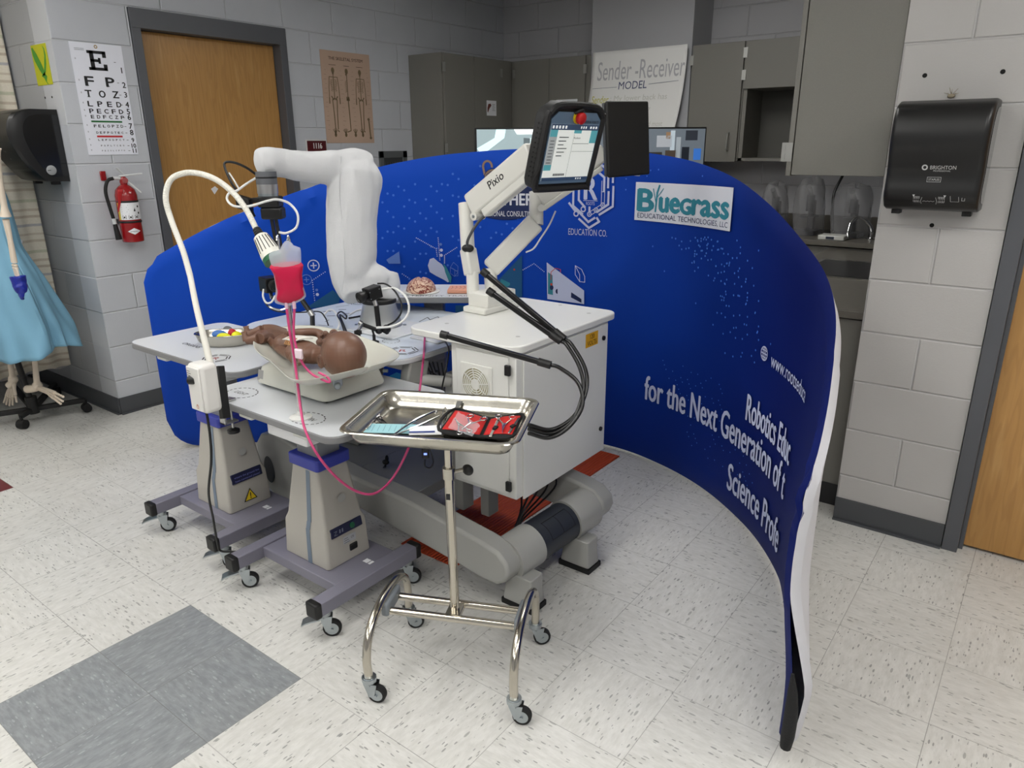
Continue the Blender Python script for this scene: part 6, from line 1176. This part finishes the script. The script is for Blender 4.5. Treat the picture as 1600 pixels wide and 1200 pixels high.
G().lathe([(.016, .315), (.020, .322), (.020, .345), (.012, .355)], EX, n=20).build('valve_body', ERED, fe); G().lathe([(.002, 0), (.014, 0), (.015, .006), (.001, .007)], EX + Vector((.018, 0, .335)), (1, 0, 0), 20).build('pressure_gauge', mat('gauge_face', rgb(170, 90, 90), .3), fe)
SILV = mat('silver_handle', rgb(205, 207, 208), .4); G().bar(EX + Vector((.0, -.02, .358)), EX + Vector((.03, .095, .368)), .020, .009).build('carry_handle', SILV, fe, bevel=.002); G().bar(EX + Vector((.0, .0, .352)), EX + Vector((.04, .07, .268)), .020, .009).build('lever', SILV, fe, bevel=.002); G().bar(EX + Vector((0, .01, .36)), EX + Vector((.0, -.026, .402)), .022, .006).build('top_tab', SILV, fe, bevel=.001); G().cyl(EX + Vector((0, -.015, .345)), EX + Vector((0, -.055, .348)), .009).build('hose_fitting', SILV, fe)
G().tube([EX + Vector((0, -.05, .348)), EX + Vector((0, -.085, .335)), EX + Vector((0, -.105, .28)), EX + Vector((0, -.098, .20)), EX + Vector((.0, -.088, .13))], .009, 12).build('hose', RUBBER, fe); G().cyl(EX + Vector((.0, -.088, .135)), EX + Vector((.0, -.086, .105)), .011).build('hose_collar', SILV, fe); G().cyl(EX + Vector((.0, -.086, .105)), EX + Vector((0, -.078, .02)), .011, .017).build('nozzle', BLACK, fe)
G().surf(lambda a, b: EX + Vector((.045 - .02 * b, -.045 - .022 * b + .03 * (a - .5) * (1 - b * .8), .29 - .12 * b)), 6, 8).build('red_tag', mat('red_tag', rgb(190, 40, 44), .5), fe, thick=.001)
G().box(-2.0985, -2.088, .895, .925, 1.335, 1.385).build('wall_bracket', ERED, fe, bevel=.003); G().box(-2.0985, -2.02, .94, .97, 1.10, 1.125).build('strap_bracket', BLACK, fe)
# ---- skeleton poster
px0, pz0, PW_, PH_ = 2.476, 1.528, .448, .606
po = thing('anatomy_poster', 'aged tan skeletal system poster on the wall right of the left door', 'poster', (-2.098, px0, pz0)); G().box(-2.0985, -2.0970, px0, px0 + PW_, pz0, pz0 + PH_).build('paper', mat('aged_paper', rgb(196, 168, 148), .8, var=.08, vscale=5), po)
SEP = mat('sepia_print', rgb(82, 66, 52), .8); BONEI = mat('bone_print', rgb(120, 104, 76), .8); F = FX(-2.0968, px0, pz0)
sh = Sheet(F, .0004); sh.text('THE SKELETAL SYSTEM', .07, .548, .020, .31, bold=.0004)
for c, w_ in ((.10, .06), (.225, .05), (.345, .06)): sh.line([(c - w_ / 2, .515), (c + w_ / 2, .515)], .003)
sh.build('poster_title', SEP, po)
def fig(cx, side=False, back=False):
    sh = Sheet(F, .0005); z = .505; L = sh.line
    sh.disc(cx, z - .025, .014, .019, 14); sh.disc(cx + (.0 if not side else -.004), z - .045, .008, .008, 10)
    L([(cx, z - .05), (cx, z - .20)], .007)
    for i in range(7):
        w_ = (.026 + .004 * math.sin(i)) * (.55 if side else 1); yy = z - .085 - i * .011
        if side: L([(cx, yy), (cx - w_ * .9, yy - .006), (cx - w_ * 1.2, yy - .014)], .0028)
        else: L([(cx - w_ * .5, yy - .012), (cx - w_, yy - .003), (cx, yy + .003), (cx + w_, yy - .003), (cx + w_ * .5, yy - .012)], .0026)
    if not side: L([(cx - .036, z - .068), (cx + .036, z - .068)], .005)
    L([(cx - (.026 if not side else .010), z - .195), (cx - .010, z - .215), (cx, z - .205), (cx + .010, z - .215), (cx + (.026 if not side else .006), z - .195)], .009)
    if not side:
        for s_ in (-1, 1):
            L([(cx + s_ * .036, z - .07), (cx + s_ * .044, z - .14)], .006); L([(cx + s_ * .044, z - .14), (cx + s_ * .046, z - .205)], .006); L([(cx + s_ * .046, z - .205), (cx + s_ * .047, z - .24)], .009)
            L([(cx + s_ * .020, z - .215), (cx + s_ * .014, z - .315)], .008); L([(cx + s_ * .014, z - .315), (cx + s_ * .012, z - .41)], .008); L([(cx + s_ * .010, z - .42), (cx + s_ * .018, z - .428)], .008)
    else: L([(cx, z - .215), (cx + .004, z - .315)], .009); L([(cx + .004, z - .315), (cx + .006, z - .415)], .008); L([(cx + .008, z - .42), (cx - .026, z - .43)], .007)
    sh.build('skeleton_figure', BONEI, po)
fig(.10); fig(.222, True); fig(.345, False, True)
sh = Sheet(F, .0006)
for cx in (.10, .345):
    for s_ in (-1, 1):
        for i in range(14): sh.line([(cx + s_ * .062, .48 - i * .03), (cx + s_ * (.072 + .008 * (i % 3)), .48 - i * .03)], .0018)
sh.build('caption_lines', mat('faint_sepia', rgb(150, 126, 108), .8), po)
sh = Sheet(F, .0005)
for k, cx in enumerate((.085, .18, .27, .34)):
    sh.disc(cx, .055, .011, .014, 10)
    for i in range(5): a_ = R(60 + i * 18 + (k % 2) * 6 - 6); sh.line([(cx, .06), (cx + math.cos(a_) * .034, .06 + math.sin(a_) * .038)], .004)
sh.build('hand_and_foot_drawing', BONEI, po)
sh = Sheet(F, .0005); sh.line([(.415, .04), (.405, .16)], .012); sh.disc(.416, .035, .012, .010, 10); sh.disc(.404, .165, .012, .010, 10); sh.build('long_bone_drawing', BONEI, po)
# ---- room number
rs = thing('room_sign', 'small maroon room number sign reading 1116 above the robot arm', 'sign', (-2.09, 2.38, 1.50)); G().box(-2.099, -2.090, 2.288, 2.470, 1.455, 1.553).build('plate', mat('white_sign_edge', rgb(205, 205, 205), .5), rs, bevel=.004); G().box(-2.0905, -2.0885, 2.298, 2.460, 1.465, 1.543).build('maroon_face', mat('maroon_plastic', rgb(84, 18, 26), .4), rs)
sh = Sheet(FX(-2.0885, 2.35, 1.492), .0008); sh.text('1116', 0, 0, .036, .072, bold=.0012); sh.build('room_number', mat('white_sign_text', rgb(230, 230, 230), .5), rs)
# ---- recessed wall box
q = P(591, 237, 'x', -2.1); NB = thing('wall_box', 'grey metal recessed wall box above the banner near the cabinets', 'wall box', (-2.1, 3.1, 1.3)); y0, y1, z1, z0 = 2.96, 3.255, 1.468, 1.10
g = G(); g.box(-2.1, -2.088, y0, y1, z1 - .05, z1); g.box(-2.1, -2.088, y0, y0 + .045, z0, z1); g.box(-2.1, -2.088, y1 - .045, y1, z0, z1); g.box(-2.1, -2.088, y0, y1, z0, z0 + .05); g.build('frame', mat('grey_metal', rgb(104, 108, 110), .4, .3), NB, bevel=.002)
G().box(-2.0995, -2.097, y0 + .045, y1 - .045, z0 + .05, z1 - .05).build('recess', mat('dark_recess', rgb(60, 62, 64), .5), NB)
g = G(); 
for i in range(7): g.box(-2.097, -2.095, y0 + .06 + i * .026, y0 + .066 + i * .026, z0 + .06, z1 - .08)
g.build('louvre', mat('grey_metal2', rgb(84, 88, 90), .4, .3), NB); G().cyl((-2.095, 3.09, 1.262), (-2.06, 3.09, 1.262), .014).build('valve', BLACK, NB)
# ================================================================== cabinets in the corner
HNG = mat('satin_hinge', rgb(176, 176, 172), .35, .8)
def hinge(par, c, U, Nn):
    c = Vector(c); g = G(); g.obox(c, U, (0, 0, 1), Nn, .014, .032, .003)
    for i in (-.018, .018): g.obox(c + Vector((0, 0, i)) + Vector(Nn) * .003, U, (0, 0, 1), Nn, .005, .010, .0015)
    g.build('hinge', HNG, par)
ZT, ZB = 2.165, 1.39
def wallcab(lab, x0, x1, y0, y1, doors, axis, group='grey wall cabinets', **k):
    t = thing('wall_cabinet', lab, 'cabinet', ((x0 + x1) / 2, (y0 + y1) / 2, ZB), group)
    G().box(x0, x1, y0, y1, ZB, ZT).build('carcass', CABM, t, bevel=.002)
    for a, b, hs in doors:
        if axis == 'x': d = G().box(x1 + .002, x1 + .021, a + .002, b - .002, ZB - .006, ZT - .004).build('door', CABM, t, bevel=.0015)
        else: d = G().box(a + .002, b - .002, y0 - .021, y0 - .002, ZB - .006, ZT - .004).build('door', CABM, t, bevel=.0015)
        for z in (ZT - .10, ZB + .10):
            e = a if hs == 0 else b
            if axis == 'x': hinge(d, (x1 + .0225, e, z), (0, 1, 0), (1, 0, 0))
            else: hinge(d, (e, y0 - .0225, z), (1, 0, 0), (0, -1, 0))
    return t
w1 = wallcab('two-door grey wall cabinet with a liver picture, on the left wall', -2.098, -1.763, 3.328, 4.04, ((3.335, 3.69, 0), (3.69, 4.03, 1)), 'x')
w2 = wallcab('two-door grey wall cabinet in the back corner, behind the pendant', -1.76, -.995, 4.20, YB - .002, ((-1.76 + .04, -1.37, 0), (-1.37, -1.03, 1)), 'y')
G().box(-2.098, -1.763, 4.042, YB - .002, ZB, ZT).build('corner_filler', CABM, w2)
w3 = wallcab('single-door grey wall cabinet with a wire handle, right of the paper poster', -.15, .232, 4.20, YB - .002, ((-.15, .226, 0),), 'y')
G().tube([(.165, 4.178, 1.46), (.165, 4.150, 1.47), (.165, 4.146, 1.52), (.165, 4.150, 1.57), (.165, 4.178, 1.58)], .005, 8).build('wire_handle', HNG, w3)
t = thing('open_shelf_cabinet', 'grey wall cabinet with a dark open shelf below its flap door', 'cabinet', (.43, 4.36, ZB), 'grey wall cabinets')
g = G(); g.box(.235, .262, 4.20, YB - .002, ZB, ZT); g.box(.60, .62, 4.20, YB - .002, ZB, ZT); g.box(.235, .62, 4.20, YB - .002, ZB, ZB + .02); g.box(.235, .62, 4.20, YB - .002, ZT - .02, ZT); g.build('carcass', CABM, t); G().box(.262, .60, YB - .012, YB - .003, ZB + .02, ZT - .02).build('back_panel', CABS, t); G().box(.262, .60, 4.20, YB - .012, 1.862, 1.88).build('shelf', CABM, t)
d = G().box(.237, .60, 4.179, 4.198, 1.862, ZT - .004).build('flap_door', CABM, t, bevel=.0015)
for z in (2.09, 1.95, ): hinge(t, (.236, 4.176, z), (1, 0, 0), (0, -1, 0))
t = thing('wall_cabinet', 'long grey wall cabinet seen end-on beside the bright right-hand wall', 'cabinet', (1.45, 3.0, ZB), 'grey wall cabinets')
G().box(1.285, 1.618, 1.972, 4.19, ZB, 2.6).build('carcass', CABM, t, bevel=.002)
for i in range(5): y = 1.974 + i * .44; dd_ = G().box(1.262, 1.281, y, y + .436, ZB - .004, 2.598).build('door', CABM, t, bevel=.0015)
g = G(); g.box(1.24, 1.281, 1.9695, 1.9735, 1.44, 1.51); g.box(1.246, 1.254, 1.967, 1.9705, 1.448, 1.468); g.box(1.246, 1.254, 1.967, 1.9705, 1.482, 1.502); g.build('hinge', HNG, t)
G().box(.64, 1.24, 4.20, YB - .002, ZB, ZT).build('corner_unit', CABM, t)
# base units and worktops
def basecab(lab, x0, x1, y0, y1, top, tx0, tx1, ty0, ty1):
    t = thing('base_cabinet', lab, 'cabinet', ((x0 + x1) / 2, (y0 + y1) / 2, 0), 'grey base cabinets'); G().box(x0, x1, y0, y1, .10, top - .04).build('carcass', CABM, t, bevel=.002); G().box(x0 + .02, x1, y0 - .0 , y1, 0, .10).build('toe_kick', mat('black_toe_kick', rgb(38, 38, 40), .5), t)
    w_ = thing('worktop', lab.replace('base cabinets', 'worktop').replace('cabinet run', 'worktop'), 'worktop', ((tx0 + tx1) / 2, (ty0 + ty1) / 2, top - .04), 'stone-pattern worktops'); G().box(tx0, tx1, ty0, ty1, top - .032, top).build('slab', COUNTM, w_, bevel=.003); return t, w_
b1, k1 = basecab('grey base cabinets along the alcove wall, beside the right pillar', 1.02, 1.617, 2.08, 3.88, .868, .99, 1.617, 2.055, 3.89); k1['label'] = 'lower brown stone-pattern worktop with the sink, beside the right pillar'
b2, k2 = basecab('grey base cabinets along the back wall behind the banner', -2.095, 1.617, 3.93, YB - .002, .915, -2.098, 1.617, 3.895, YB - .002); k2['label'] = 'upper brown worktop along the back wall carrying the bagged microscopes'
G().box(-2.098, 1.617, YB - .02, YB - .002, .916, 1.02).build('backsplash', COUNTM, k2)
sk_ = thing('sink', 'steel sink with painted basin shade, in the lower worktop beside the right pillar', 'sink', (1.3, 3.2, .868)); 
G().box(1.08, 1.56, 2.80, 3.42, .8685, .872).build('rim', STEEL, sk_); G().box(1.11, 1.53, 2.84, 3.38, .8722, .8735).build('basin', mat('sink_shadow_steel', rgb(70, 70, 70), .3, .8), sk_)  # basin is a flat plate, its inner shadow painted in as dark steel
t = thing('faucet', 'chrome gooseneck faucet rising from the back worktop beside the pillar', 'faucet', D(1352, 395, 4.65)); fb = D(1362, 362, 4.65)
G().tube([fb, D(1360, 354, 4.65), D(1352, 345, 4.65), D(1340, 340, 4.65), D(1330, 348, 4.65), D(1326, 360, 4.65), D(1325, 366, 4.65)], .013, 14).build('spout', CHROME, t); G().cyl(D(1325, 364, 4.65), D(1325, 371, 4.65), .015).build('nozzle', CHROME, t); fb2 = Vector((fb.x, fb.y, .869 if fb.y < 3.89 else .916)); G().cyl(fb2, fb, .016).build('riser', CHROME, t); G().lathe([(.03, 0), (.03, .006), (.018, .012)], fb2, n=20).build('base_ring', CHROME, t)
# bagged microscopes
BAGM = mat('grey_dust_cover', rgb(150, 150, 152), .35, alpha=.42); MIC = mat('dark_microscope', rgb(52, 52, 56), .4)
for k, (px, pz, wd, ht, lab) in enumerate(((1208, 352, .13, .33, 'bagged microscope half hidden by the banner edge, leftmost of three'), (1262, 356, .15, .36, 'bagged microscope in the middle, under the wall cabinet end'), (1330, 350, .19, .33, 'bagged microscope nearest the faucet, behind the flat scale'))):
    b = P(px, pz, 'y', 4.20); b = Vector((b.x, 4.20, .9165)); t = thing('bagged_microscope', lab, 'microscope', b, 'microscopes under plastic covers')
    G().slab([(b.x + a, b.y + c) for a, c in rrect(-.07, .07, -.09, .09, .02)], .9165, .945).build('base', MIC, t); G().bar(b + Vector((0, .06, .02)), b + Vector((0, .05, ht * .62)), .04, .05).build('arm', MIC, t, bevel=.006); G().box(b.x - .05, b.x + .05, b.y - .06, b.y + .05, 1.03, 1.04).build('stage', MIC, t); G().cyl(b + Vector((0, -.01, .15)), b + Vector((0, .0, ht * .72)), .026).build('body_tube', MIC, t); G().cyl(b + Vector((0, .0, ht * .70)), b + Vector((0, -.08, ht * .88)), .017).build('eyepiece', BLACK, t)
    def bs_(a, c, b=b, wd=wd, ht=ht, k=k):
        th = 2 * math.pi * a; r = (1 - .45 * c ** 6) * (1 + .12 * math.sin(3 * th + k + c * 4) + .05 * math.sin(9 * th + c * 11 + k)) ; r *= 1 if c < .97 else .2
        return b + Vector((math.cos(th) * wd * .62 * r, math.sin(th) * .12 * r, c * ht * (1 + .05 * math.sin(2 * th + k))))
    G().surf(bs_, 48, 24).build('plastic_cover', BAGM, t)
q = P(1310, 362, 'y', 3.98); meta(G().box(q.x - .11, q.x + .05, 3.93, 4.06, .9155, .945).build('flat_scale', OFFW, bevel=.006), 'low ivory bench scale with a dark display, in front of the right-hand bag', 'scale'); sh = Sheet(FY(3.93, q.x - .06, .922), .001); sh.rect(0, 0, .05, .016); sh.build('display', mat('lcd_dark', rgb(50, 56, 70), .3), bpy.data.objects['flat_scale'])
q = G().tube([D(1318, 272, 4.9), D(1304, 300, 4.9), D(1301, 325, 4.9), D(1301, 350, 4.9), D(1300, 362, 4.85), D(1285, 366, 4.8)], .009, 8).build('appliance_cord', BLACK); meta(q, 'thick black cord hanging between two bagged microscopes', 'cord')
# organ pictures
for lab, F, w_, h_, kind in (('small liver picture taped to the left cabinet door', FX(-1.7415, 3.835, 1.735), .125, .115, 0), ('small organ picture on the back cabinet, just above the pendant', FY(4.1785, -1.295, 1.72), .20, .13, 1)):
    o = thing('organ_card', lab, 'picture', F(0, 0, 0), 'organ cards on the cabinet doors'); sh = Sheet(F, .001); g = G().add([F(0, 0, .0), F(w_, 0, .0), F(w_, h_, .0), F(0, h_, 0), F(0, 0, .0012), F(w_, 0, .0012), F(w_, h_, .0012), F(0, h_, .0012)], [(0, 1, 2, 3), (4, 5, 6, 7), (0, 1, 5, 4), (1, 2, 6, 5), (2, 3, 7, 6), (3, 0, 4, 7)]); g.build('card', PAPER, o)
    sh = Sheet(F, .0022); sh.poly([(w_ * .06, h_ * .25), (w_ * .12, h_ * .20), (w_ * .25, h_ * .45), (w_ * .48, h_ * .68), (w_ * .38, h_ * .80), (w_ * .15, h_ * .76), (w_ * .06, h_ * .5)] if kind == 0 else [(w_ * .2, h_ * .3), (w_ * .35, h_ * .3), (w_ * .4, h_ * .6), (w_ * .3, h_ * .85), (w_ * .22, h_ * .6)]); sh.build('organ_drawing', mat('liver_print', rgb(104, 50, 44), .7), o)
    sh = Sheet(F, .0022)
    for i in range(5): sh.line([(w_ * .58, h_ * (.75 - i * .1)), (w_ * (.86 - .05 * (i % 2)), h_ * (.75 - i * .1))], .003)
    sh.build('card_text', mat('grey_text', rgb(120, 118, 120), .7), o)
# ---- flip-chart page
fp = [P(928, 80, 'y', 4.172), P(1073, 68, 'y', 4.172)]; X0, X1, Zt = fp[0].x, -.175, 2.172
def PGF(u, v, h):
    t_ = 1 - v; x = X0 + (X1 - X0) * u + (-.05 * t_ * t_ if u < .5 else -.055 * t_ * t_) ; y = 4.172 - .012 - .05 * t_ * t_ - .010 * math.sin(u * 5 + 1) * t_ - .012 * math.exp(-((1 - u) / .05) ** 2) * v
    return Vector((x, y - h, Zt - .60 * t_ + .012 * (u - .5) * 0))
pg = thing('flip_chart_page', 'large white handwritten paper page taped between the grey wall cabinets', 'poster', (X0 + .35, 4.17, 1.57)); G().surf(lambda a, b: PGF(a, b, 0), 24, 18).build('paper', mat('flip_chart_paper', rgb(242, 242, 240), .8), pg, thick=.001)
def PGS(u, v, h): return PGF(max(0, min(1, u)), v, h)
sh = Sheet(PGS, .003); sh.text('Sender -Receiver', .07, .66, .22, .92); sh.build('pencil_heading', mat('pencil_grey', rgb(190, 190, 194), .8), pg)
sh = Sheet(PGS, .003); sh.text('MODEL', .32, .545, .09, .30); sh.line([(.03, .57), (.30, .575)], .004); sh.line([(.64, .59), (.94, .61)], .004); sh.build('blue_heading', mat('blue_marker', rgb(78, 86, 120), .8), pg)
sh = Sheet(PGS, .003); sh.text('Sender', .04, .39, .09, .19); sh.build('yellow_word', mat('yellow_marker', rgb(204, 200, 90), .8), pg)
sh = Sheet(PGS, .003); sh.text(': My lower back has', .25, .39, .085, .60); sh.text('been bothering me, very badly', .04, .28, .06, .66); sh.text('and most', .66, .10, .06, .2); sh.build('pale_writing', mat('pale_marker', rgb(214, 214, 208), .8), pg)
# ---- television behind the banner
TVm = D(923, 270, 4.6); a_ = D(742, 201, 4.40); b_ = D(1105, 197, 4.60); tu = Vector((b_.x - a_.x, b_.y - a_.y, 0)); tw_ = tu.length; tu.normalize(); tn = Vector((tu.y, -tu.x, 0)); tz = (a_.z + b_.z) / 2; TO = Vector((a_.x, a_.y, tz - .86))
tv = thing('television', 'wide black flat television showing a classroom view behind the banner', 'television', Vector(((a_.x + b_.x) / 2, (a_.y + b_.y) / 2, 0))); tvc = Vector(((a_.x + b_.x) / 2, (a_.y + b_.y) / 2, tz - .43))
G().obox(tvc - tn * .03, tu, Vector((0, 0, 1)), tn, tw_ / 2, .43, .028).build('housing', BLACK, tv, bevel=.004); 
def TF(u, v, h): return TO + tu * u + Vector((0, 0, v)) + tn * h
def scr(nm, pts, col, k=.6, h=.0): sh = Sheet(TF, .0015 + h); sh.poly(pts); m = mat('screen_image_' + nm, rgb(*col), .3, emit=(*[lin(c) for c in col], k)); return sh.build(nm, m, tv)
Wt = tw_; b = .010
scr('screen_ceiling_left', [(b, .60), (Wt * .5, .60), (Wt * .5, .85), (b, .85)], (150, 168, 172)); scr('screen_right_room', [(Wt * .5, .60), (Wt - b, .60), (Wt - b, .85), (Wt * .5, .85)], (96, 104, 112)); scr('screen_lower', [(b, .01), (Wt - b, .01), (Wt - b, .60), (b, .60)], (70, 80, 96))
scr('screen_arm', [(b, .74), (b + .03, .70), (.18, .80), (.19, .85), (.13, .85), (.12, .80)], (205, 225, 226), .8, .001); scr('screen_light', [(.26, .82), (.40, .82), (.38, .85), (.24, .85)], (238, 244, 244), 1.0, .001); scr('screen_wall', [(.30, .70), (.42, .70), (.42, .79), (.30, .80)], (96, 108, 112), .5, .001); scr('screen_door', [(.34, .70), (.38, .70), (.38, .80), (.34, .80)], (190, 205, 206), .7, .0015); scr('screen_blue', [(b, .60), (.20, .66), (.12, .72), (b, .71)], (30, 70, 150), .5, .001)
for i, (x, z, w_, h_, c) in enumerate(((Wt - .33, .74, .10, .07, (160, 164, 170)), (Wt - .24, .72, .03, .12, (176, 188, 196)), (Wt - .14, .78, .08, .06, (44, 48, 56)), (Wt - .16, .64, .05, .10, (30, 34, 42)), (Wt - .38, .66, .09, .05, (48, 46, 44)), (Wt - .27, .66, .08, .06, (70, 60, 52)), (Wt - .27, .79, .03, .04, (140, 112, 84)), (Wt - .08, .66, .05, .07, (56, 110, 190)), (Wt - .20, .66, .03, .14, (150, 158, 164)))): scr('screen_detail', [(x, z), (x + w_, z), (x + w_, z + h_), (x, z + h_)], c, .5, .001); MATS.pop('screen_image_screen_detail', None)
G().box(tvc.x - .06, tvc.x + .06, tvc.y - .0, tvc.y + .08, .06, tz - .2).build('stand_column', BLACK, tv); G().box(tvc.x - .35, tvc.x + .35, tvc.y - .12, tvc.y + .25, 0.0, .06).build('stand_base', BLACK, tv, bevel=.01)
# ================================================================== teaching skeleton in a blue gown
BONE = mat('ivory_bone', rgb(222, 208, 190), .5, var=.06, vscale=30); HB_ = Vector((-2.365, .417, 0)); sk = thing('teaching_skeleton', 'life-size teaching skeleton in a blue gown on a black wheeled stand', 'skeleton', HB_)
stand = G().cyl(HB_ + Vector((0, 0, .10)), HB_ + Vector((-.06, -.06, 1.0)), .016); stand.build('stand_pole', BLACK, sk); G().cyl(HB_ + Vector((0, 0, .06)), HB_ + Vector((0, 0, .16)), .030).build('stand_hub', BLACK, sk)
hubz = HB_ + Vector((0, 0, .085))
for i, e in enumerate((P(35, 662, 'z', .03), P(135, 636, 'z', .03), P(108, 606, 'z', .03), P(-42, 665, 'z', .03), P(20, 610, 'z', .03))):
    e.y = min(e.y, .70); tip = Vector((e.x, e.y, .075)); q = G().bar(hubz, tip, .032, .026).build('stand_leg', BLACK, sk, bevel=.004); G().cyl(Vector((e.x, e.y, .05)), tip, .009).build('caster_stem', BLACK, q)
    f = (tip - hubz); f.z = 0; f.normalize(); sd = Vector((-f.y, f.x, 0)); G().cyl(Vector((e.x, e.y, .027)) - sd * .022, Vector((e.x, e.y, .027)) + sd * .022, .026, n=20).build('caster_wheel', RUBBER, q)
def SP(px, py, y=.417): return P(px, py, 'y', y)
def bone(nm, pts, rs, n=12): return G().tube(pts, rs, n).build(nm, BONE, sk)
def leg(kn, an, toe, y):
    K = SP(*kn, y); A = SP(*an, y); bone('tibia', [K, K.lerp(A, .1), K.lerp(A, .5), K.lerp(A, .92), A], [.030, .022, .014, .015, .024]); bone('fibula', [K + Vector((-.03, 0, -.02)), K.lerp(A, .5) + Vector((-.022, 0, 0)), A + Vector((-.022, 0, 0))], [.009, .006, .010], 8); return K, A
K1, A1 = leg((8, 520), (20, 590), None, .40); K2, A2_ = leg((50, 520), (58, 600), None, .42)
def foot(A, heel, toes, y):
    g = G(); H_ = SP(*heel, y); g.ell(A + Vector((0, 0, -.012)), (.026, .026, .022)); g.tube([H_, H_.lerp(A, .5) + Vector((0, 0, -.012)), A + Vector((0, 0, -.02))], [.022, .022, .020], 10)
    for i, tp in enumerate(toes):
        T_ = SP(*tp, y); s_ = A + Vector((0, 0, -.022)); m_ = s_.lerp(T_, .45) + Vector((0, 0, .010)); g.tube([s_, m_, m_.lerp(T_, .45)], [.014, .008, .0095], 8); g.tube([m_.lerp(T_, .5), m_.lerp(T_, .75), T_], [.0075, .006, .006], 8)
    g.build('foot_bones', BONE, sk)
foot(A1, (14, 603), ((6, 629), (10, 632), (15, 634), (20, 633), (26, 629)), .38); foot(A2_, (42, 608), ((99, 620), (98, 627), (95, 631), (90, 627), (84, 618)), .39)
fy = .30
E1, W1 = SP(9, 338, fy), SP(22, 410, fy); SHD = SP(-8, 232, fy); bone('humerus', [SHD, SHD.lerp(E1, .1), SHD.lerp(E1, .5), SHD.lerp(E1, .85), E1], [.026, .018, .012, .014, .024]); bone('radius', [E1 + Vector((0, 0, -.02)), E1.lerp(W1, .5) + Vector((.012, 0, 0)), W1 + Vector((.008, 0, 0))], [.012, .008, .013], 10); bone('ulna', [E1 + Vector((-.008, 0, -.015)), E1.lerp(W1, .5) + Vector((-.010, 0, 0)), W1 + Vector((-.010, 0, 0))], [.015, .008, .010], 10)
g = G(); HW = W1 + Vector((.0, 0, -.02))
for i in range(3):
    for j in range(2): g.ell(HW + Vector((-.014 + i * .014, 0, .006 - j * .013)), (.009, .009, .008), None, 10, 6)
for i in range(5): g.tube([HW + Vector((-.018 + i * .009, 0, -.012)), HW + Vector((-.016 + i * .010, 0, -.045)), HW + Vector((-.012 + i * .010, 0, -.075))], [.006, .0042, .0055], 8)
g.build('hand_bones', BONE, sk)
g = G(); GV = mat('dark_blue_glove', rgb(26, 42, 150), .35)
g.tube([HW + Vector((.006, 0, -.045)), HW + Vector((.008, 0, -.07)), HW + Vector((.012, 0, -.10)), HW + Vector((.014, 0, -.125))], [.034, .030, .032, .022], 16)
for i in range(4): g.tube([HW + Vector((-.002 + i * .009, .0, -.11)), HW + Vector((.0 + i * .009, -.006, -.14)), HW + Vector((.004 + i * .007, -.004, -.165 + .012 * abs(i - 1.5)))], [.010, .009, .007], 8)
g.tube([HW + Vector((-.012, 0, -.085)), HW + Vector((-.028, 0, -.10)), HW + Vector((-.022, 0, -.125))], [.011, .009, .008], 8); g.build('blue_glove', GV, sk, voxel=.004, relax=2, disp=(.02, .010))
# spine, ribs, pelvis and skull, mostly outside the picture
ctr = HB_ + Vector((-.03, -.06, 0)); g = G()
for i in range(18): g.cyl(ctr + Vector((0, .0, .95 + i * .036)), ctr + Vector((0, 0, .978 + i * .036)), .020, n=10)
g.build('spine', BONE, sk, thick=0); g = G()
for i in range(9):
    w_ = .12 + .02 * math.sin(i * .35); z = 1.20 + i * .034
    for s_ in (-1, 1): g.tube([ctr + Vector((0, 0, z)), ctr + Vector((s_ * w_, .02, z - .02)), ctr + Vector((s_ * w_ * .8, -.13, z - .06)), ctr + Vector((0, -.15, z - .05))], .006, 6, 5)
g.build('rib_cage', BONE, sk); g = G(); g.ell(ctr + Vector((0, 0, .93)), (.13, .07, .08)); g.build('pelvis', BONE, sk); g = G(); g.ell(ctr + Vector((0, -.02, 1.70)), (.072, .092, .085)); g.ell(ctr + Vector((0, -.07, 1.63)), (.05, .05, .05)); g.build('skull', BONE, sk)
for s_, (K, A) in ((-1, (K1, A1)), (1, (K2, A2_))): bone('femur', [ctr + Vector((s_ * .10, 0, .90)), K + Vector((0, 0, .20)), K], [.024, .015, .030])
GOWN = mat('pale_blue_gown', rgb(116, 164, 190), .75, bump=.3, bscale=40)
def gown(a, b):
    p = gown0(a, b); p.x = max(p.x, -2.585 + .012 * math.sin(b * 20)); p.y = min(p.y, .70); return p
def gown0(a, b):
    th = 2 * math.pi * a; prf = [(1.48, .14), (1.25, .19), (1.02, .20), (.88, .27), (.74, .32), (.62, .36), (.50, .375)]; k = b * (len(prf) - 1); i = min(int(k), len(prf) - 2); f = k - i; z = prf[i][0] + (prf[i + 1][0] - prf[i][0]) * f; r = prf[i][1] + (prf[i + 1][1] - prf[i][1]) * f
    fold = 1 + .09 * b * math.sin(5 * th + b * 3) + .03 * b * math.sin(17 * th - b * 5) + .05 * b * math.sin(11 * th + b * 4); hem = .03 * b * math.sin(3 * th + 1)
    return ctr + Vector((.10 * b, .03, 0)) + Vector((math.cos(th) * r * 1.26 * fold, math.sin(th) * r * .62 * fold, z + hem + (-.0) ))
G().surf(gown, 120, 40).build('blue_gown', GOWN, sk, thick=.003)
G().surf(lambda a, b: ctr + Vector((-.06 + .30 * a, -.215 - .03 * math.sin(a * 7) - .05 * b, 1.02 - b * (.42 + .1 * a))) , 14, 14).build('gown_overlap', GOWN, sk, thick=.003)
G().tube([ctr + Vector((math.cos(i * .7) * .17 + .03, math.sin(i * .7) * .145 + .02, 1.03)) for i in range(9)], .014, 8, closed=True).build('white_waist_tie', mat('white_tie', rgb(220, 222, 224), .8), sk)
